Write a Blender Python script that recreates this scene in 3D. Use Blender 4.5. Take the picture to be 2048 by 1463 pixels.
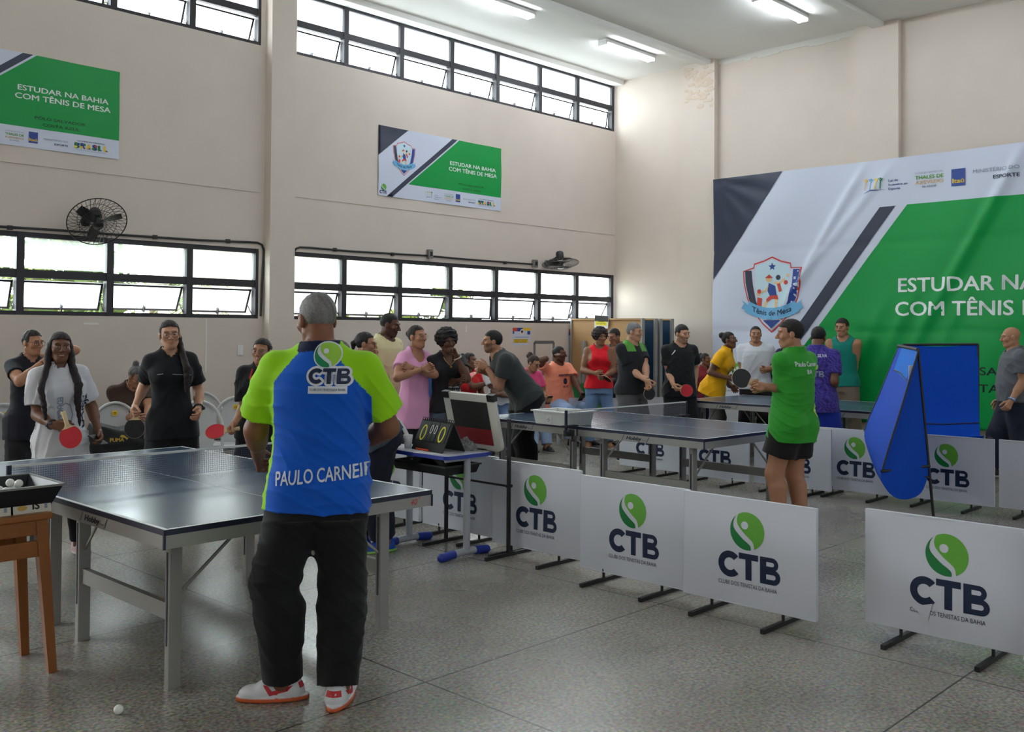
import bpy, bmesh, math, random
import numpy as np
from mathutils import Vector, Matrix, Euler
from mathutils.bvhtree import BVHTree

for _o in list(bpy.data.objects):
    bpy.data.objects.remove(_o)
SC = bpy.context.scene
COL = SC.collection
random.seed(7)
RNG = np.random.RandomState(11)
PI = math.pi
rad = math.radians

# ------------------------------------------------------------------ camera
YAW, PITCH, ROLL, FPX, CX, CY, CAMH = 0.80007, 0.01789, 0.00651, 1950.18, 1024.0, 627.51, 1.6174
_F = np.array([math.sin(YAW) * math.cos(PITCH), math.cos(YAW) * math.cos(PITCH), math.sin(PITCH)])
_R0 = np.array([math.cos(YAW), -math.sin(YAW), 0.0])
_U0 = np.cross(_R0, _F)
_R = _R0 * math.cos(ROLL) + _U0 * math.sin(ROLL)
_U = _U0 * math.cos(ROLL) - _R0 * math.sin(ROLL)
_O = np.array([0, 0, CAMH])
cd = bpy.data.cameras.new('camera')
cam = bpy.data.objects.new('camera', cd)
COL.objects.link(cam)
M = Matrix.Identity(4)
for i in range(3):
    M[i][0], M[i][1], M[i][2], M[i][3] = _R[i], _U[i], -_F[i], _O[i]
cam.matrix_world = M
cd.sensor_fit = 'HORIZONTAL'
cd.sensor_width = 36.0
cd.lens = FPX / 2048 * 36.0
cd.shift_y = -(731.5 - CY) / 2048
cd.clip_end = 200
SC.camera = cam

# ------------------------------------------------------------------ view, sky, light
SC.view_settings.view_transform = 'Standard'
SC.view_settings.look = 'None'
SC.view_settings.gamma = 1
SC.view_settings.use_curve_mapping = False
SC.view_settings.exposure = 0.58
SC.cycles.use_denoising = True
SC.cycles.max_bounces = 8
SC.cycles.diffuse_bounces = 5
SC.cycles.transparent_max_bounces = 12
SC.cycles.sample_clamp_indirect = 6
SC.cycles.caustics_reflective = False
SC.cycles.caustics_refractive = False
WORLD = bpy.data.worlds.new('world')
SC.world = WORLD
WORLD.use_nodes = True
SKY_WINDOW, SKY_OPEN = 13.0, 0.6       # bright overcast sky beyond the windows, dim soft fill added from the open side
def build_world():
    nt = WORLD.node_tree
    nt.nodes.clear()
    out = nt.nodes.new('ShaderNodeOutputWorld')
    bg = nt.nodes.new('ShaderNodeBackground')
    tc = nt.nodes.new('ShaderNodeTexCoord')
    sep = nt.nodes.new('ShaderNodeSeparateXYZ')
    mr = nt.nodes.new('ShaderNodeMapRange')
    mr.inputs['From Min'].default_value = -0.05
    mr.inputs['From Max'].default_value = 0.35
    mr.inputs['To Min'].default_value = SKY_OPEN
    mr.inputs['To Max'].default_value = SKY_WINDOW
    nt.links.new(tc.outputs['Generated'], sep.inputs[0])
    nt.links.new(sep.outputs['Y'], mr.inputs['Value'])
    bg.inputs['Color'].default_value = (0.90, 0.97, 1.0, 1)
    nt.links.new(mr.outputs[0], bg.inputs['Strength'])
    nt.links.new(bg.outputs[0], out.inputs[0])
build_world()
W, XR, ZC = 10.375, 13.21, 5.91        # window wall y, banner wall x, ceiling height
X0, Y0 = -6.0, -5.0                    # the hall runs on behind the camera
def portal(name, loc, rot, sx, sy):
    ld = bpy.data.lights.new(name, 'AREA')
    ld.shape = 'RECTANGLE'
    ld.size, ld.size_y = sx, sy
    ld.cycles.is_portal = True
    o = bpy.data.objects.new(name, ld)
    o.location = loc
    o.rotation_euler = rot
    COL.objects.link(o)
portal('portal_lower_windows', ((X0 + XR) / 2, W + 0.27, 2.17), (-PI / 2, 0, 0), XR - X0, 0.9)
portal('portal_upper_windows', ((X0 + XR) / 2, W + 0.27, 5.45), (-PI / 2, 0, 0), XR - X0, 0.9)
portal('portal_open_side', ((X0 + XR) / 2, Y0 - 0.1, ZC / 2), (PI / 2, 0, 0), XR - X0, ZC)

# ------------------------------------------------------------------ picture-to-place helpers
def ray(px, py):
    return _F + _R * (px - CX) / FPX - _U * (py - CY) / FPX
def at(px, py, z=0.0):
    d = ray(px, py)
    return _O + d * (z - CAMH) / d[2]
def dep(px, py, d):
    return _O + ray(px, py) * d
def ony(px, py, Y):
    d = ray(px, py)
    return _O + d * Y / d[1]
def onx(px, py, X):
    d = ray(px, py)
    return _O + d * X / d[0]

# ------------------------------------------------------------------ materials
def lin(c):
    c = [v / 255.0 for v in c]
    return tuple(v / 12.92 if v <= 0.04045 else ((v + 0.055) / 1.055) ** 2.4 for v in c)
_M = {}
def mat(name, c, rough=0.6, metal=0.0, spec=0.5, noise=0.0, nscale=30.0, bump=0.0, bscale=200.0, alpha=1.0, coat=0.0):
    if name in _M:
        return _M[name]
    m = bpy.data.materials.new(name)
    m.use_nodes = True
    nt = m.node_tree
    b = nt.nodes['Principled BSDF']
    b.inputs['Base Color'].default_value = (*lin(c), 1)
    b.inputs['Roughness'].default_value = rough
    b.inputs['Metallic'].default_value = metal
    b.inputs['Specular IOR Level'].default_value = spec
    b.inputs['Alpha'].default_value = alpha
    b.inputs['Coat Weight'].default_value = coat
    tc = nt.nodes.new('ShaderNodeTexCoord')
    if noise:
        nz = nt.nodes.new('ShaderNodeTexNoise')
        nz.inputs['Scale'].default_value = nscale
        nz.inputs['Detail'].default_value = 4
        nt.links.new(tc.outputs['Object'], nz.inputs['Vector'])
        mx = nt.nodes.new('ShaderNodeMix')
        mx.data_type = 'RGBA'
        l = lin(c)
        mx.inputs[6].default_value = (*[v * (1 - noise) for v in l], 1)
        mx.inputs[7].default_value = (*[min(1, v * (1 + noise)) for v in l], 1)
        nt.links.new(nz.outputs['Fac'], mx.inputs[0])
        nt.links.new(mx.outputs[2], b.inputs['Base Color'])
    if bump:
        nz = nt.nodes.new('ShaderNodeTexNoise')
        nz.inputs['Scale'].default_value = bscale
        nt.links.new(tc.outputs['Object'], nz.inputs['Vector'])
        bp = nt.nodes.new('ShaderNodeBump')
        bp.inputs['Strength'].default_value = bump
        bp.inputs['Distance'].default_value = 0.01
        nt.links.new(nz.outputs['Fac'], bp.inputs['Height'])
        nt.links.new(bp.outputs[0], b.inputs['Normal'])
    _M[name] = m
    return m
def mat_attr(name, rough=0.7, spec=0.4, bump=0.0, bscale=900.0, sheen=0.0, sss=0.0):
    """colour read from the mesh attribute 'Col' (the dye or skin tone of the thing itself)"""
    if name in _M:
        return _M[name]
    m = bpy.data.materials.new(name)
    m.use_nodes = True
    nt = m.node_tree
    b = nt.nodes['Principled BSDF']
    b.inputs['Roughness'].default_value = rough
    b.inputs['Specular IOR Level'].default_value = spec
    b.inputs['Sheen Weight'].default_value = sheen
    a = nt.nodes.new('ShaderNodeAttribute')
    a.attribute_name = 'Col'
    nt.links.new(a.outputs['Color'], b.inputs['Base Color'])
    if bump:
        tc = nt.nodes.new('ShaderNodeTexCoord')
        nz = nt.nodes.new('ShaderNodeTexNoise')
        nz.inputs['Scale'].default_value = bscale
        nt.links.new(tc.outputs['Object'], nz.inputs['Vector'])
        bp = nt.nodes.new('ShaderNodeBump')
        bp.inputs['Strength'].default_value = bump
        bp.inputs['Distance'].default_value = 0.004
        nt.links.new(nz.outputs['Fac'], bp.inputs['Height'])
        nt.links.new(bp.outputs[0], b.inputs['Normal'])
    _M[name] = m
    return m
def mat_emit(name, c, s):
    if name in _M:
        return _M[name]
    m = bpy.data.materials.new(name)
    m.use_nodes = True
    nt = m.node_tree
    nt.nodes.clear()
    o = nt.nodes.new('ShaderNodeOutputMaterial')
    e = nt.nodes.new('ShaderNodeEmission')
    e.inputs['Color'].default_value = (*lin(c), 1)
    e.inputs['Strength'].default_value = s
    nt.links.new(e.outputs[0], o.inputs[0])
    _M[name] = m
    return m
def mat_glass(name, tint, through, scatter):
    """window glass: part straight through, part scattered by frosting or dust"""
    if name in _M:
        return _M[name]
    m = bpy.data.materials.new(name)
    m.use_nodes = True
    nt = m.node_tree
    nt.nodes.clear()
    o = nt.nodes.new('ShaderNodeOutputMaterial')
    tr = nt.nodes.new('ShaderNodeBsdfTransparent')
    tr.inputs[0].default_value = (*[t * through for t in tint], 1)
    tl = nt.nodes.new('ShaderNodeBsdfTranslucent')
    tl.inputs[0].default_value = (*tint, 1)
    gl = nt.nodes.new('ShaderNodeBsdfGlossy')
    gl.inputs['Roughness'].default_value = 0.05
    m1 = nt.nodes.new('ShaderNodeMixShader')
    m1.inputs[0].default_value = scatter
    m2 = nt.nodes.new('ShaderNodeMixShader')
    m2.inputs[0].default_value = 0.05
    nt.links.new(tr.outputs[0], m1.inputs[1])
    nt.links.new(tl.outputs[0], m1.inputs[2])
    nt.links.new(m1.outputs[0], m2.inputs[1])
    nt.links.new(gl.outputs[0], m2.inputs[2])
    nt.links.new(m2.outputs[0], o.inputs[0])
    _M[name] = m
    return m

# ------------------------------------------------------------------ object helpers
def tag(o, label=None, cat=None, group=None, kind=None):
    if label:
        o['label'] = label
    if cat:
        o['category'] = cat
    if group:
        o['group'] = group
    if kind:
        o['kind'] = kind
    return o
def thing(name, label, cat, loc=(0, 0, 0), rz=0.0, group=None):
    o = bpy.data.objects.new(name, None)
    o.empty_display_size = 0.1
    o.location = Vector([float(v) for v in loc])
    o.rotation_euler = (0, 0, rz)
    COL.objects.link(o)
    return tag(o, label, cat, group)
def copy_tree(o, parent=None):
    c = o.copy()
    COL.objects.link(c)
    c.parent = parent
    for ch in list(o.children):
        copy_tree(ch, c)
    return c

class MB:
    """collects shapes, builds ONE mesh object"""
    def __init__(s):
        s.v, s.f, s.m, s.sm = [], [], [], []
    def add(s, vs, fs, mi=0, smooth=False, T=None):
        n = len(s.v)
        if T is not None:
            vs = [T @ Vector(v) for v in vs]
        s.v.extend([tuple(v) for v in vs])
        for f in fs:
            s.f.append([i + n for i in f])
            s.m.append(mi)
            s.sm.append(smooth)
        return s
    def box(s, c, d, mi=0, T=None, rz=0.0, bev=0.0):
        x, y, z = d[0] / 2, d[1] / 2, d[2] / 2
        if bev <= 0:
            vs = [(-x, -y, -z), (x, -y, -z), (x, y, -z), (-x, y, -z), (-x, -y, z), (x, -y, z), (x, y, z), (-x, y, z)]
            fs = [(3, 2, 1, 0), (4, 5, 6, 7), (0, 1, 5, 4), (1, 2, 6, 5), (2, 3, 7, 6), (3, 0, 4, 7)]
        else:
            bm = bmesh.new()
            bmesh.ops.create_cube(bm, size=1)
            bmesh.ops.scale(bm, vec=d, verts=bm.verts)
            bmesh.ops.bevel(bm, geom=bm.edges[:], offset=bev, segments=2, affect='EDGES', profile=0.5)
            vs = [v.co.copy() for v in bm.verts]
            bm.verts.index_update()
            fs = [[v.index for v in f.verts] for f in bm.faces]
            bm.free()
        Tm = Matrix.Translation(Vector([float(q) for q in c])) @ Matrix.Rotation(rz, 4, 'Z')
        if T is not None:
            Tm = T @ Tm
        return s.add(vs, fs, mi, False, Tm)
    def bar(s, a, b, w, h, mi=0, up=(0, 0, 1)):
        """rectangular bar from a to b"""
        a, b = Vector([float(q) for q in a]), Vector([float(q) for q in b])
        d = b - a
        L = d.length
        d.normalize()
        u = Vector(up)
        if abs(d.dot(u)) > 0.98:
            u = Vector((0, 1, 0)) if abs(d.y) < 0.9 else Vector((1, 0, 0))
        x = d.cross(u).normalized()
        z = x.cross(d).normalized()
        vs = []
        for t in (a, b):
            for sx, sz in ((-1, -1), (1, -1), (1, 1), (-1, 1)):
                vs.append(t + x * sx * w / 2 + z * sz * h / 2)
        fs = [(0, 1, 2, 3), (7, 6, 5, 4), (0, 4, 5, 1), (1, 5, 6, 2), (2, 6, 7, 3), (3, 7, 4, 0)]
        return s.add(vs, fs, mi)
    def tube(s, pts, r, n=8, mi=0, closed=False, r2=None, flat=1.0):
        pts = [Vector([float(q) for q in p]) for p in pts]
        N = len(pts)
        vs, fs = [], []
        ref = None
        for i, p in enumerate(pts):
            if closed:
                t = pts[(i + 1) % N] - pts[i - 1]
            else:
                t = pts[min(i + 1, N - 1)] - pts[max(i - 1, 0)]
            t.normalize()
            if ref is None:
                ref = Vector((0, 0, 1)) if abs(t.z) < 0.9 else Vector((1, 0, 0))
            x = t.cross(ref).normalized()
            y = x.cross(t).normalized()
            ref = y
            rr = r if r2 is None else r + (r2 - r) * i / max(1, N - 1)
            for k in range(n):
                a = 2 * PI * k / n
                vs.append(p + x * rr * math.cos(a) + y * rr * flat * math.sin(a))
        M_ = N if closed else N - 1
        for i in range(M_):
            for k in range(n):
                a, b = i * n + k, i * n + (k + 1) % n
                c, d = ((i + 1) % N) * n + (k + 1) % n, ((i + 1) % N) * n + k
                fs.append((a, b, c, d))
        s.add(vs, fs, mi, True)
        if not closed:
            s.add(vs[:n], [tuple(range(n))[::-1]], mi)
            s.add(vs[-n:], [tuple(range(n))], mi)
        return s
    def cyl(s, a, b, r, n=16, mi=0, r2=None):
        return s.tube([a, b], r, n, mi, False, r2)
    def lathe(s, prof, c=(0, 0, 0), n=24, mi=0, T=None):
        vs, fs = [], []
        for r, z in prof:
            for k in range(n):
                a = 2 * PI * k / n
                vs.append((c[0] + r * math.cos(a), c[1] + r * math.sin(a), c[2] + z))
        for i in range(len(prof) - 1):
            for k in range(n):
                fs.append((i * n + k, i * n + (k + 1) % n, (i + 1) * n + (k + 1) % n, (i + 1) * n + k))
        return s.add(vs, fs, mi, True, T)
    def sphere(s, c, r, n=16, mi=0, sc=(1, 1, 1), T=None):
        prof = [(math.sin(PI * i / n) * r, -math.cos(PI * i / n) * r) for i in range(n + 1)]
        vs, fs = [], []
        k2 = n * 2
        for rr, z in prof:
            for k in range(k2):
                a = 2 * PI * k / k2
                vs.append((c[0] + rr * math.cos(a) * sc[0], c[1] + rr * math.sin(a) * sc[1], c[2] + z * sc[2]))
        for i in range(n):
            for k in range(k2):
                fs.append((i * k2 + k, i * k2 + (k + 1) % k2, (i + 1) * k2 + (k + 1) % k2, (i + 1) * k2 + k))
        return s.add(vs, fs, mi, True, T)
    def prism(s, poly, t, T, mi=0):
        """polygon in the local xy plane, extruded by t along local z"""
        n = len(poly)
        vs = [(x, y, 0) for x, y in poly] + [(x, y, t) for x, y in poly]
        fs = [tuple(range(n))[::-1], tuple(range(n, 2 * n))] + [(i, (i + 1) % n, n + (i + 1) % n, n + i) for i in range(n)]
        return s.add(vs, fs, mi, False, T)
    def flat(s, vf, T, mi=0):
        return s.add([(x, y, 0) for x, y in vf[0]], vf[1], mi, False, T)
    def build(s, name, mats, parent=None, edges_sharp=True):
        me = bpy.data.meshes.new(name)
        me.from_pydata(s.v, [], s.f)
        if not isinstance(mats, (list, tuple)):
            mats = [mats]
        for m in mats:
            me.materials.append(m)
        me.polygons.foreach_set('material_index', s.m)
        me.polygons.foreach_set('use_smooth', s.sm)
        me.update()
        o = bpy.data.objects.new(name, me)
        COL.objects.link(o)
        if parent is not None:
            o.parent = parent
        return o
def struct(name, mb, mats):
    return tag(mb.build(name, mats), kind='structure')

# ------------------------------------------------------------------ flat lettering and marks
_TX = {}
def text(s, size=1.0, bold=0.0, align='LEFT', width=None, spacing=1.0, shear=0.0):
    """outline mesh (verts2d, faces) of a line of lettering, cap height = size"""
    key = (s, bold, align, spacing, shear)
    if key not in _TX:
        cu = bpy.data.curves.new('lettering', 'FONT')
        cu.body = s
        cu.space_character = spacing
        cu.shear = shear
        cu.resolution_u = 3
        ob = bpy.data.objects.new('lettering', cu)
        COL.objects.link(ob)
        dg = bpy.context.evaluated_depsgraph_get()
        me = ob.evaluated_get(dg).to_mesh()
        vs = [(v.co.x, v.co.y) for v in me.vertices]
        fs = [tuple(p.vertices) for p in me.polygons]
        ob.evaluated_get(dg).to_mesh_clear()
        bpy.data.objects.remove(ob)
        bpy.data.curves.remove(cu)
        if bold:                       # heavier strokes: the outline struck several times, slightly apart
            n, b = len(vs), bold * 1.3
            v0, f0 = list(vs), list(fs)
            for q, (dx, dy) in enumerate(((-b, 0), (b, 0), (0, b * .7), (0, -b * .7))):
                vs = vs + [(x + dx, y + dy) for x, y in v0]
                fs = fs + [tuple(i + n * (q + 1) for i in f) for f in f0]
        _TX[key] = (vs, fs)
    vs, fs = _TX[key]
    xs = [v[0] for v in vs]
    x0, x1 = min(xs), max(xs)
    k = size / 0.73
    kx = k if width is None else width / (x1 - x0)
    off = {'LEFT': x0, 'CENTER': (x0 + x1) / 2, 'RIGHT': x1}[align]
    return [((x - off) * kx, y * k) for x, y in vs], fs
def tri(poly):
    """fill a simple polygon"""
    from mathutils.geometry import tessellate_polygon
    f = tessellate_polygon([[Vector((x, y, 0)) for x, y in poly]])
    return list(poly), [tuple(t) for t in f]
def move(vf, dx, dy, s=1.0, rot=0.0):
    c, n = math.cos(rot), math.sin(rot)
    return [((x * c - y * n) * s + dx, (x * n + y * c) * s + dy) for x, y in vf[0]], vf[1]
def circle(cx, cy, r, n=32, ry=None, a0=0.0, a1=2 * PI):
    ry = ry or r
    return [(cx + r * math.cos(a0 + (a1 - a0) * i / n), cy + ry * math.sin(a0 + (a1 - a0) * i / n)) for i in range(n)]
def strip(pts, w):
    """ribbon along points (w may vary)"""
    P = [Vector((x, y)) for x, y in pts]
    L, R_ = [], []
    for i, p in enumerate(P):
        t = (P[min(i + 1, len(P) - 1)] - P[max(i - 1, 0)]).normalized()
        n = Vector((-t.y, t.x))
        ww = w[i] if isinstance(w, (list, tuple)) else w
        L.append(tuple(p + n * ww / 2))
        R_.append(tuple(p - n * ww / 2))
    n = len(P)
    return L + R_, [(i, i + 1, n + i + 1, n + i) for i in range(n - 1)]
def subdivide_flat(vf, step, stepv=None):
    stepv = stepv or step
    bm = bmesh.new()
    vs = [bm.verts.new((x, y, 0)) for x, y in vf[0]]
    for f in vf[1]:
        try:
            bm.faces.new([vs[i] for i in f])
        except ValueError:
            pass
    xs = [v[0] for v in vf[0]]
    ys = [v[1] for v in vf[0]]
    for lo, hi, no, step in ((min(xs), max(xs), (1, 0, 0), step), (min(ys), max(ys), (0, 1, 0), stepv)):
        k = math.ceil(lo / step)
        while k * step < hi:
            co = (k * step, 0, 0) if no[0] else (0, k * step, 0)
            bmesh.ops.bisect_plane(bm, geom=bm.verts[:] + bm.edges[:] + bm.faces[:], plane_co=co, plane_no=no)
            k += 1
    bm.verts.index_update()
    out = [(v.co.x, v.co.y) for v in bm.verts], [tuple(v.index for v in f.verts) for f in bm.faces]
    bm.free()
    return out
GREENS = ((84, 160, 52), (0, 128, 58))
def ball_logo(R=1.0):
    """round mark: light half with a small disc, dark lower-left lens, white S stripe. returns [(shape, key)]"""
    def curve(P, n=6):
        out = []
        for i in range(len(P) - 1):
            p0, p1, p2, p3 = P[max(i - 1, 0)], P[i], P[i + 1], P[min(i + 2, len(P) - 1)]
            for k in range(n):
                q = k / n
                out.append(tuple(0.5 * (2 * b_ + (c_ - a_) * q + (2 * a_ - 5 * b_ + 4 * c_ - d_) * q * q + (3 * b_ - a_ - 3 * c_ + d_) * q ** 3) for a_, b_, c_, d_ in zip(p0, p1, p2, p3)))
        return out + [P[-1]]
    left = curve([(-.60, .83), (-.79, .48), (-.77, .08), (-.31, -.38), (.17, -.72), (.23, -.98)])
    right = curve([(-.48, .90), (-.59, .62), (-.53, .28), (-.16, -.13), (.33, -.53), (.43, -.91)])
    def clampc(p):
        r = math.hypot(*p)
        return p if r <= 1 else (p[0] / r, p[1] / r)
    left = [clampc(p) for p in left]
    right = [clampc(p) for p in right]
    def ang(p):
        return math.atan2(p[1], p[0])
    a0, a1 = ang(right[0]), ang(right[-1])          # top, bottom
    arc = [(math.cos(a0 + (a1 - a0) * i / 30), math.sin(a0 + (a1 - a0) * i / 30)) for i in range(31)]
    light = right + arc[::-1][1:-1]
    b0, b1 = ang(left[0]), ang(left[-1])
    if b0 < 0:
        b0 += 2 * PI
    b1 = b1 + 2 * PI if b1 < b0 - 2 * PI else b1
    if b1 < 0:
        b1 += 2 * PI
    arc = [(math.cos(b0 + (b1 - b0) * i / 24), math.sin(b0 + (b1 - b0) * i / 24)) for i in range(25)]
    dark = left + arc[::-1][1:-1]
    sc = lambda pl: [(x * R, y * R) for x, y in pl]
    return [(tri(sc(light)), 'light'), (tri(sc(dark)), 'dark'), (tri(sc(circle(-0.13, 0.30, 0.21, 20))), 'white')]
def ctb_letters(h):
    """heavy geometric C T B, cap height h, width about 2.35 h, starting at x=0"""
    out = []
    r0, r1 = 0.5, 0.24
    pts_o = [(0.5 + r0 * math.cos(a), 0.5 + r0 * math.sin(a)) for a in np.linspace(rad(42), rad(318), 26)]
    pts_i = [(0.5 + r1 * math.cos(a), 0.5 + r1 * math.sin(a)) for a in np.linspace(rad(42), rad(318), 26)]
    out.append((pts_o + pts_i, [(i, i + 1, 26 + i + 1, 26 + i) for i in range(25)]))
    x = 0.90
    out.append(([(x, 1), (x + .82, 1), (x + .82, .77), (x, .77)], [(0, 1, 2, 3)]))
    out.append(([(x + .28, .78), (x + .54, .78), (x + .54, 0), (x + .28, 0)], [(0, 1, 2, 3)]))
    x = 1.80
    out.append(([(x, 1), (x + .26, 1), (x + .26, 0), (x, 0)], [(0, 1, 2, 3)]))
    for y0, y1, w in ((.50, 1.0, .30), (0.0, .56, .36)):
        ro = (y1 - y0) / 2
        cy = (y0 + y1) / 2
        xo = x + .2 + w
        o_ = [(x + .2, y1)] + [(xo + ro * math.cos(a), cy + ro * math.sin(a)) for a in np.linspace(PI / 2, -PI / 2, 12)] + [(x + .2, y0)]
        ri = ro - .19 if y0 == 0 else ro - .17
        i_ = [(x + .2, cy + ri)] + [(xo + ri * math.cos(a), cy + ri * math.sin(a)) for a in np.linspace(PI / 2, -PI / 2, 12)] + [(x + .2, cy - ri)]
        out.append((o_ + i_, [(i, i + 1, 14 + i + 1, 14 + i) for i in range(13)]))
    return [([(a * h, b * h) for a, b in vs], fs) for vs, fs in out]
# ================================================================== ROOM
def plaster(name, c, dirt=0.06):
    m = mat(name, c, rough=0.85, spec=0.25, noise=dirt, nscale=2.2, bump=0.12, bscale=180)
    return m
M_WALL = plaster('cream_plaster', (211, 199, 189))
M_CEIL = plaster('white_ceiling_paint', (228, 227, 222), 0.04)
def floor_material():
    m = bpy.data.materials.new('polished_terrazzo')
    m.use_nodes = True
    nt = m.node_tree
    b = nt.nodes['Principled BSDF']
    tc = nt.nodes.new('ShaderNodeTexCoord')
    L = nt.links.new
    def N(t, **k):
        n = nt.nodes.new(t)
        for a, v in k.items():
            setattr(n, a, v)
        return n
    n1 = N('ShaderNodeTexNoise'); n1.inputs['Scale'].default_value = 55; n1.inputs['Detail'].default_value = 3
    n2 = N('ShaderNodeTexVoronoi'); n2.inputs['Scale'].default_value = 90
    n3 = N('ShaderNodeTexNoise'); n3.inputs['Scale'].default_value = 1.1; n3.inputs['Detail'].default_value = 6
    n4 = N('ShaderNodeTexNoise'); n4.inputs['Scale'].default_value = 0.45; n4.inputs['Detail'].default_value = 5
    for n in (n1, n2, n3, n4):
        L(tc.outputs['Object'], n.inputs['Vector'])
    r1 = N('ShaderNodeValToRGB')
    r1.color_ramp.elements[0].position = 0.33; r1.color_ramp.elements[0].color = (*lin((128, 124, 115)), 1)
    r1.color_ramp.elements[1].position = 0.66; r1.color_ramp.elements[1].color = (*lin((190, 184, 173)), 1)
    L(n1.outputs['Fac'], r1.inputs[0])
    mx = N('ShaderNodeMix', data_type='RGBA', blend_type='MULTIPLY'); mx.inputs[0].default_value = 0.35
    L(r1.outputs[0], mx.inputs[6]); L(n2.outputs['Color'], mx.inputs[7])
    mx2 = N('ShaderNodeMix', data_type='RGBA', blend_type='MULTIPLY'); mx2.inputs[0].default_value = 0.55
    r3 = N('ShaderNodeValToRGB'); r3.color_ramp.elements[0].position = 0.35; r3.color_ramp.elements[0].color = (.45, .43, .40, 1); r3.color_ramp.elements[1].position = 0.6
    L(n3.outputs['Fac'], r3.inputs[0]); L(mx.outputs[2], mx2.inputs[6]); L(r3.outputs[0], mx2.inputs[7])
    # slab joints every 1.84 x 1.74 m
    sep = N('ShaderNodeSeparateXYZ'); L(tc.outputs['Object'], sep.inputs[0])
    ds = []
    for ax, off, per in (('X', 2.975, 1.843), ('Y', 3.43, 1.74)):
        a = N('ShaderNodeMath', operation='SUBTRACT'); L(sep.outputs[ax], a.inputs[0]); a.inputs[1].default_value = off - 20 * per - per / 2
        mo = N('ShaderNodeMath', operation='MODULO'); L(a.outputs[0], mo.inputs[0]); mo.inputs[1].default_value = per
        c = N('ShaderNodeMath', operation='SUBTRACT'); L(mo.outputs[0], c.inputs[0]); c.inputs[1].default_value = per / 2
        d = N('ShaderNodeMath', operation='ABSOLUTE'); L(c.outputs[0], d.inputs[0])
        ds.append(d)
    mn = N('ShaderNodeMath', operation='MINIMUM'); L(ds[0].outputs[0], mn.inputs[0]); L(ds[1].outputs[0], mn.inputs[1])
    lt = N('ShaderNodeMath', operation='LESS_THAN'); L(mn.outputs[0], lt.inputs[0]); lt.inputs[1].default_value = 0.0045
    mx3 = N('ShaderNodeMix', data_type='RGBA'); L(lt.outputs[0], mx3.inputs[0]); L(mx2.outputs[2], mx3.inputs[6]); mx3.inputs[7].default_value = (*lin((52, 50, 47)), 1)
    L(mx3.outputs[2], b.inputs['Base Color'])
    mr = N('ShaderNodeMapRange'); L(n4.outputs['Fac'], mr.inputs['Value']); mr.inputs['From Min'].default_value = .3; mr.inputs['From Max'].default_value = .7; mr.inputs['To Min'].default_value = .16; mr.inputs['To Max'].default_value = .38
    L(mr.outputs[0], b.inputs['Roughness'])
    b.inputs['Specular IOR Level'].default_value = 0.45
    bp = N('ShaderNodeBump'); bp.inputs['Strength'].default_value = 0.05; bp.inputs['Distance'].default_value = 0.01
    L(n3.outputs['Fac'], bp.inputs['Height']); L(bp.outputs[0], b.inputs['Normal'])
    return m
m = MB(); m.box(((X0 + XR) / 2, (Y0 + W) / 2, -0.1), (XR - X0 + 0.6, W - Y0 + 0.6, 0.2))
struct('floor', m, floor_material())
m = MB(); m.box(((X0 + XR) / 2, (Y0 + W) / 2, ZC + 0.1), (XR - X0 + 0.6, W - Y0 + 0.6, 0.2))
for y in (8.64, 5.87, 4.17, 1.2, -1.8):          # shallow ribs of the slab
    m.box(((X0 + XR) / 2, y - 0.15, ZC - 0.03), (XR - X0, 0.16, 0.07))
m.box(((X0 + XR) / 2, W - 0.09, ZC - 0.035), (XR - X0, 0.18, 0.08))
struct('ceiling', m, M_CEIL)
# window wall: three solid bands and a pillar
ZB0, ZB1, ZU0, ZU1 = 1.752, 2.591, 5.055, 5.854
m = MB()
cx, sx = (X0 + XR) / 2, XR - X0
for z0, z1 in ((0, ZB0), (ZB1, ZU0), (ZU1, ZC)):
    m.box((cx, W + 0.1, (z0 + z1) / 2), (sx, 0.2, z1 - z0))
m.box((6.535, W - 0.05, ZC / 2), (0.35, 0.18, ZC)); m.box((6.475, W + 0.1, ZC / 2), (0.36, 0.199, ZC))
m.box((-0.1, W + 0.05, ZC / 2), (0.49, 0.42, ZC))
m.box((3.2, W - 0.004, 3.28), (6.2, 0.012, 0.016)); m.box((9.99, W - 0.003, 3.28), (6.4, 0.010, 0.012))
struct('wall_window_side', m, M_WALL)
m = MB(); m.box((XR + 0.1, (Y0 + W) / 2, ZC / 2), (0.2, W - Y0 + 0.4, ZC))
for y0, y1 in ((8.34, 8.94), (5.44, 6.08), (2.3, 2.9)):
    m.box((XR - 0.03, (y0 + y1) / 2, ZC / 2), (0.14, y1 - y0, ZC))
def peeling():
    mm = mat('cream_plaster_banner_wall', (213, 201, 190), rough=0.85, spec=0.25, noise=0.07, nscale=1.7, bump=0.12, bscale=160)
    return mm
struct('wall_banner_side', m, peeling())
m = MB(); m.box((X0 - 0.1, (Y0 + W) / 2, ZC / 2), (0.2, W - Y0 + 0.4, ZC))
struct('wall_far_left', m, M_WALL)
# blistered paint at the head of the corner pillar
m = MB()
rr = random.Random(3)
for k in range(70):
    y = 8.40 + rr.random() * 0.48; z = 5.15 + rr.random() * 0.68
    if (z - 5.15) < 0.25 * abs(y - 8.64) * 4 * rr.random():
        continue
    m.sphere((XR - 0.100, y, z), 0.03 + 0.03 * rr.random(), 6, 0, (0.10, 0.8 + rr.random(), 0.35 + 0.5 * rr.random()))
tag(m.build('trim_1', mat('blistered_paint', (210, 192, 174), 0.9, noise=0.15, nscale=25)), kind='structure')
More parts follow.
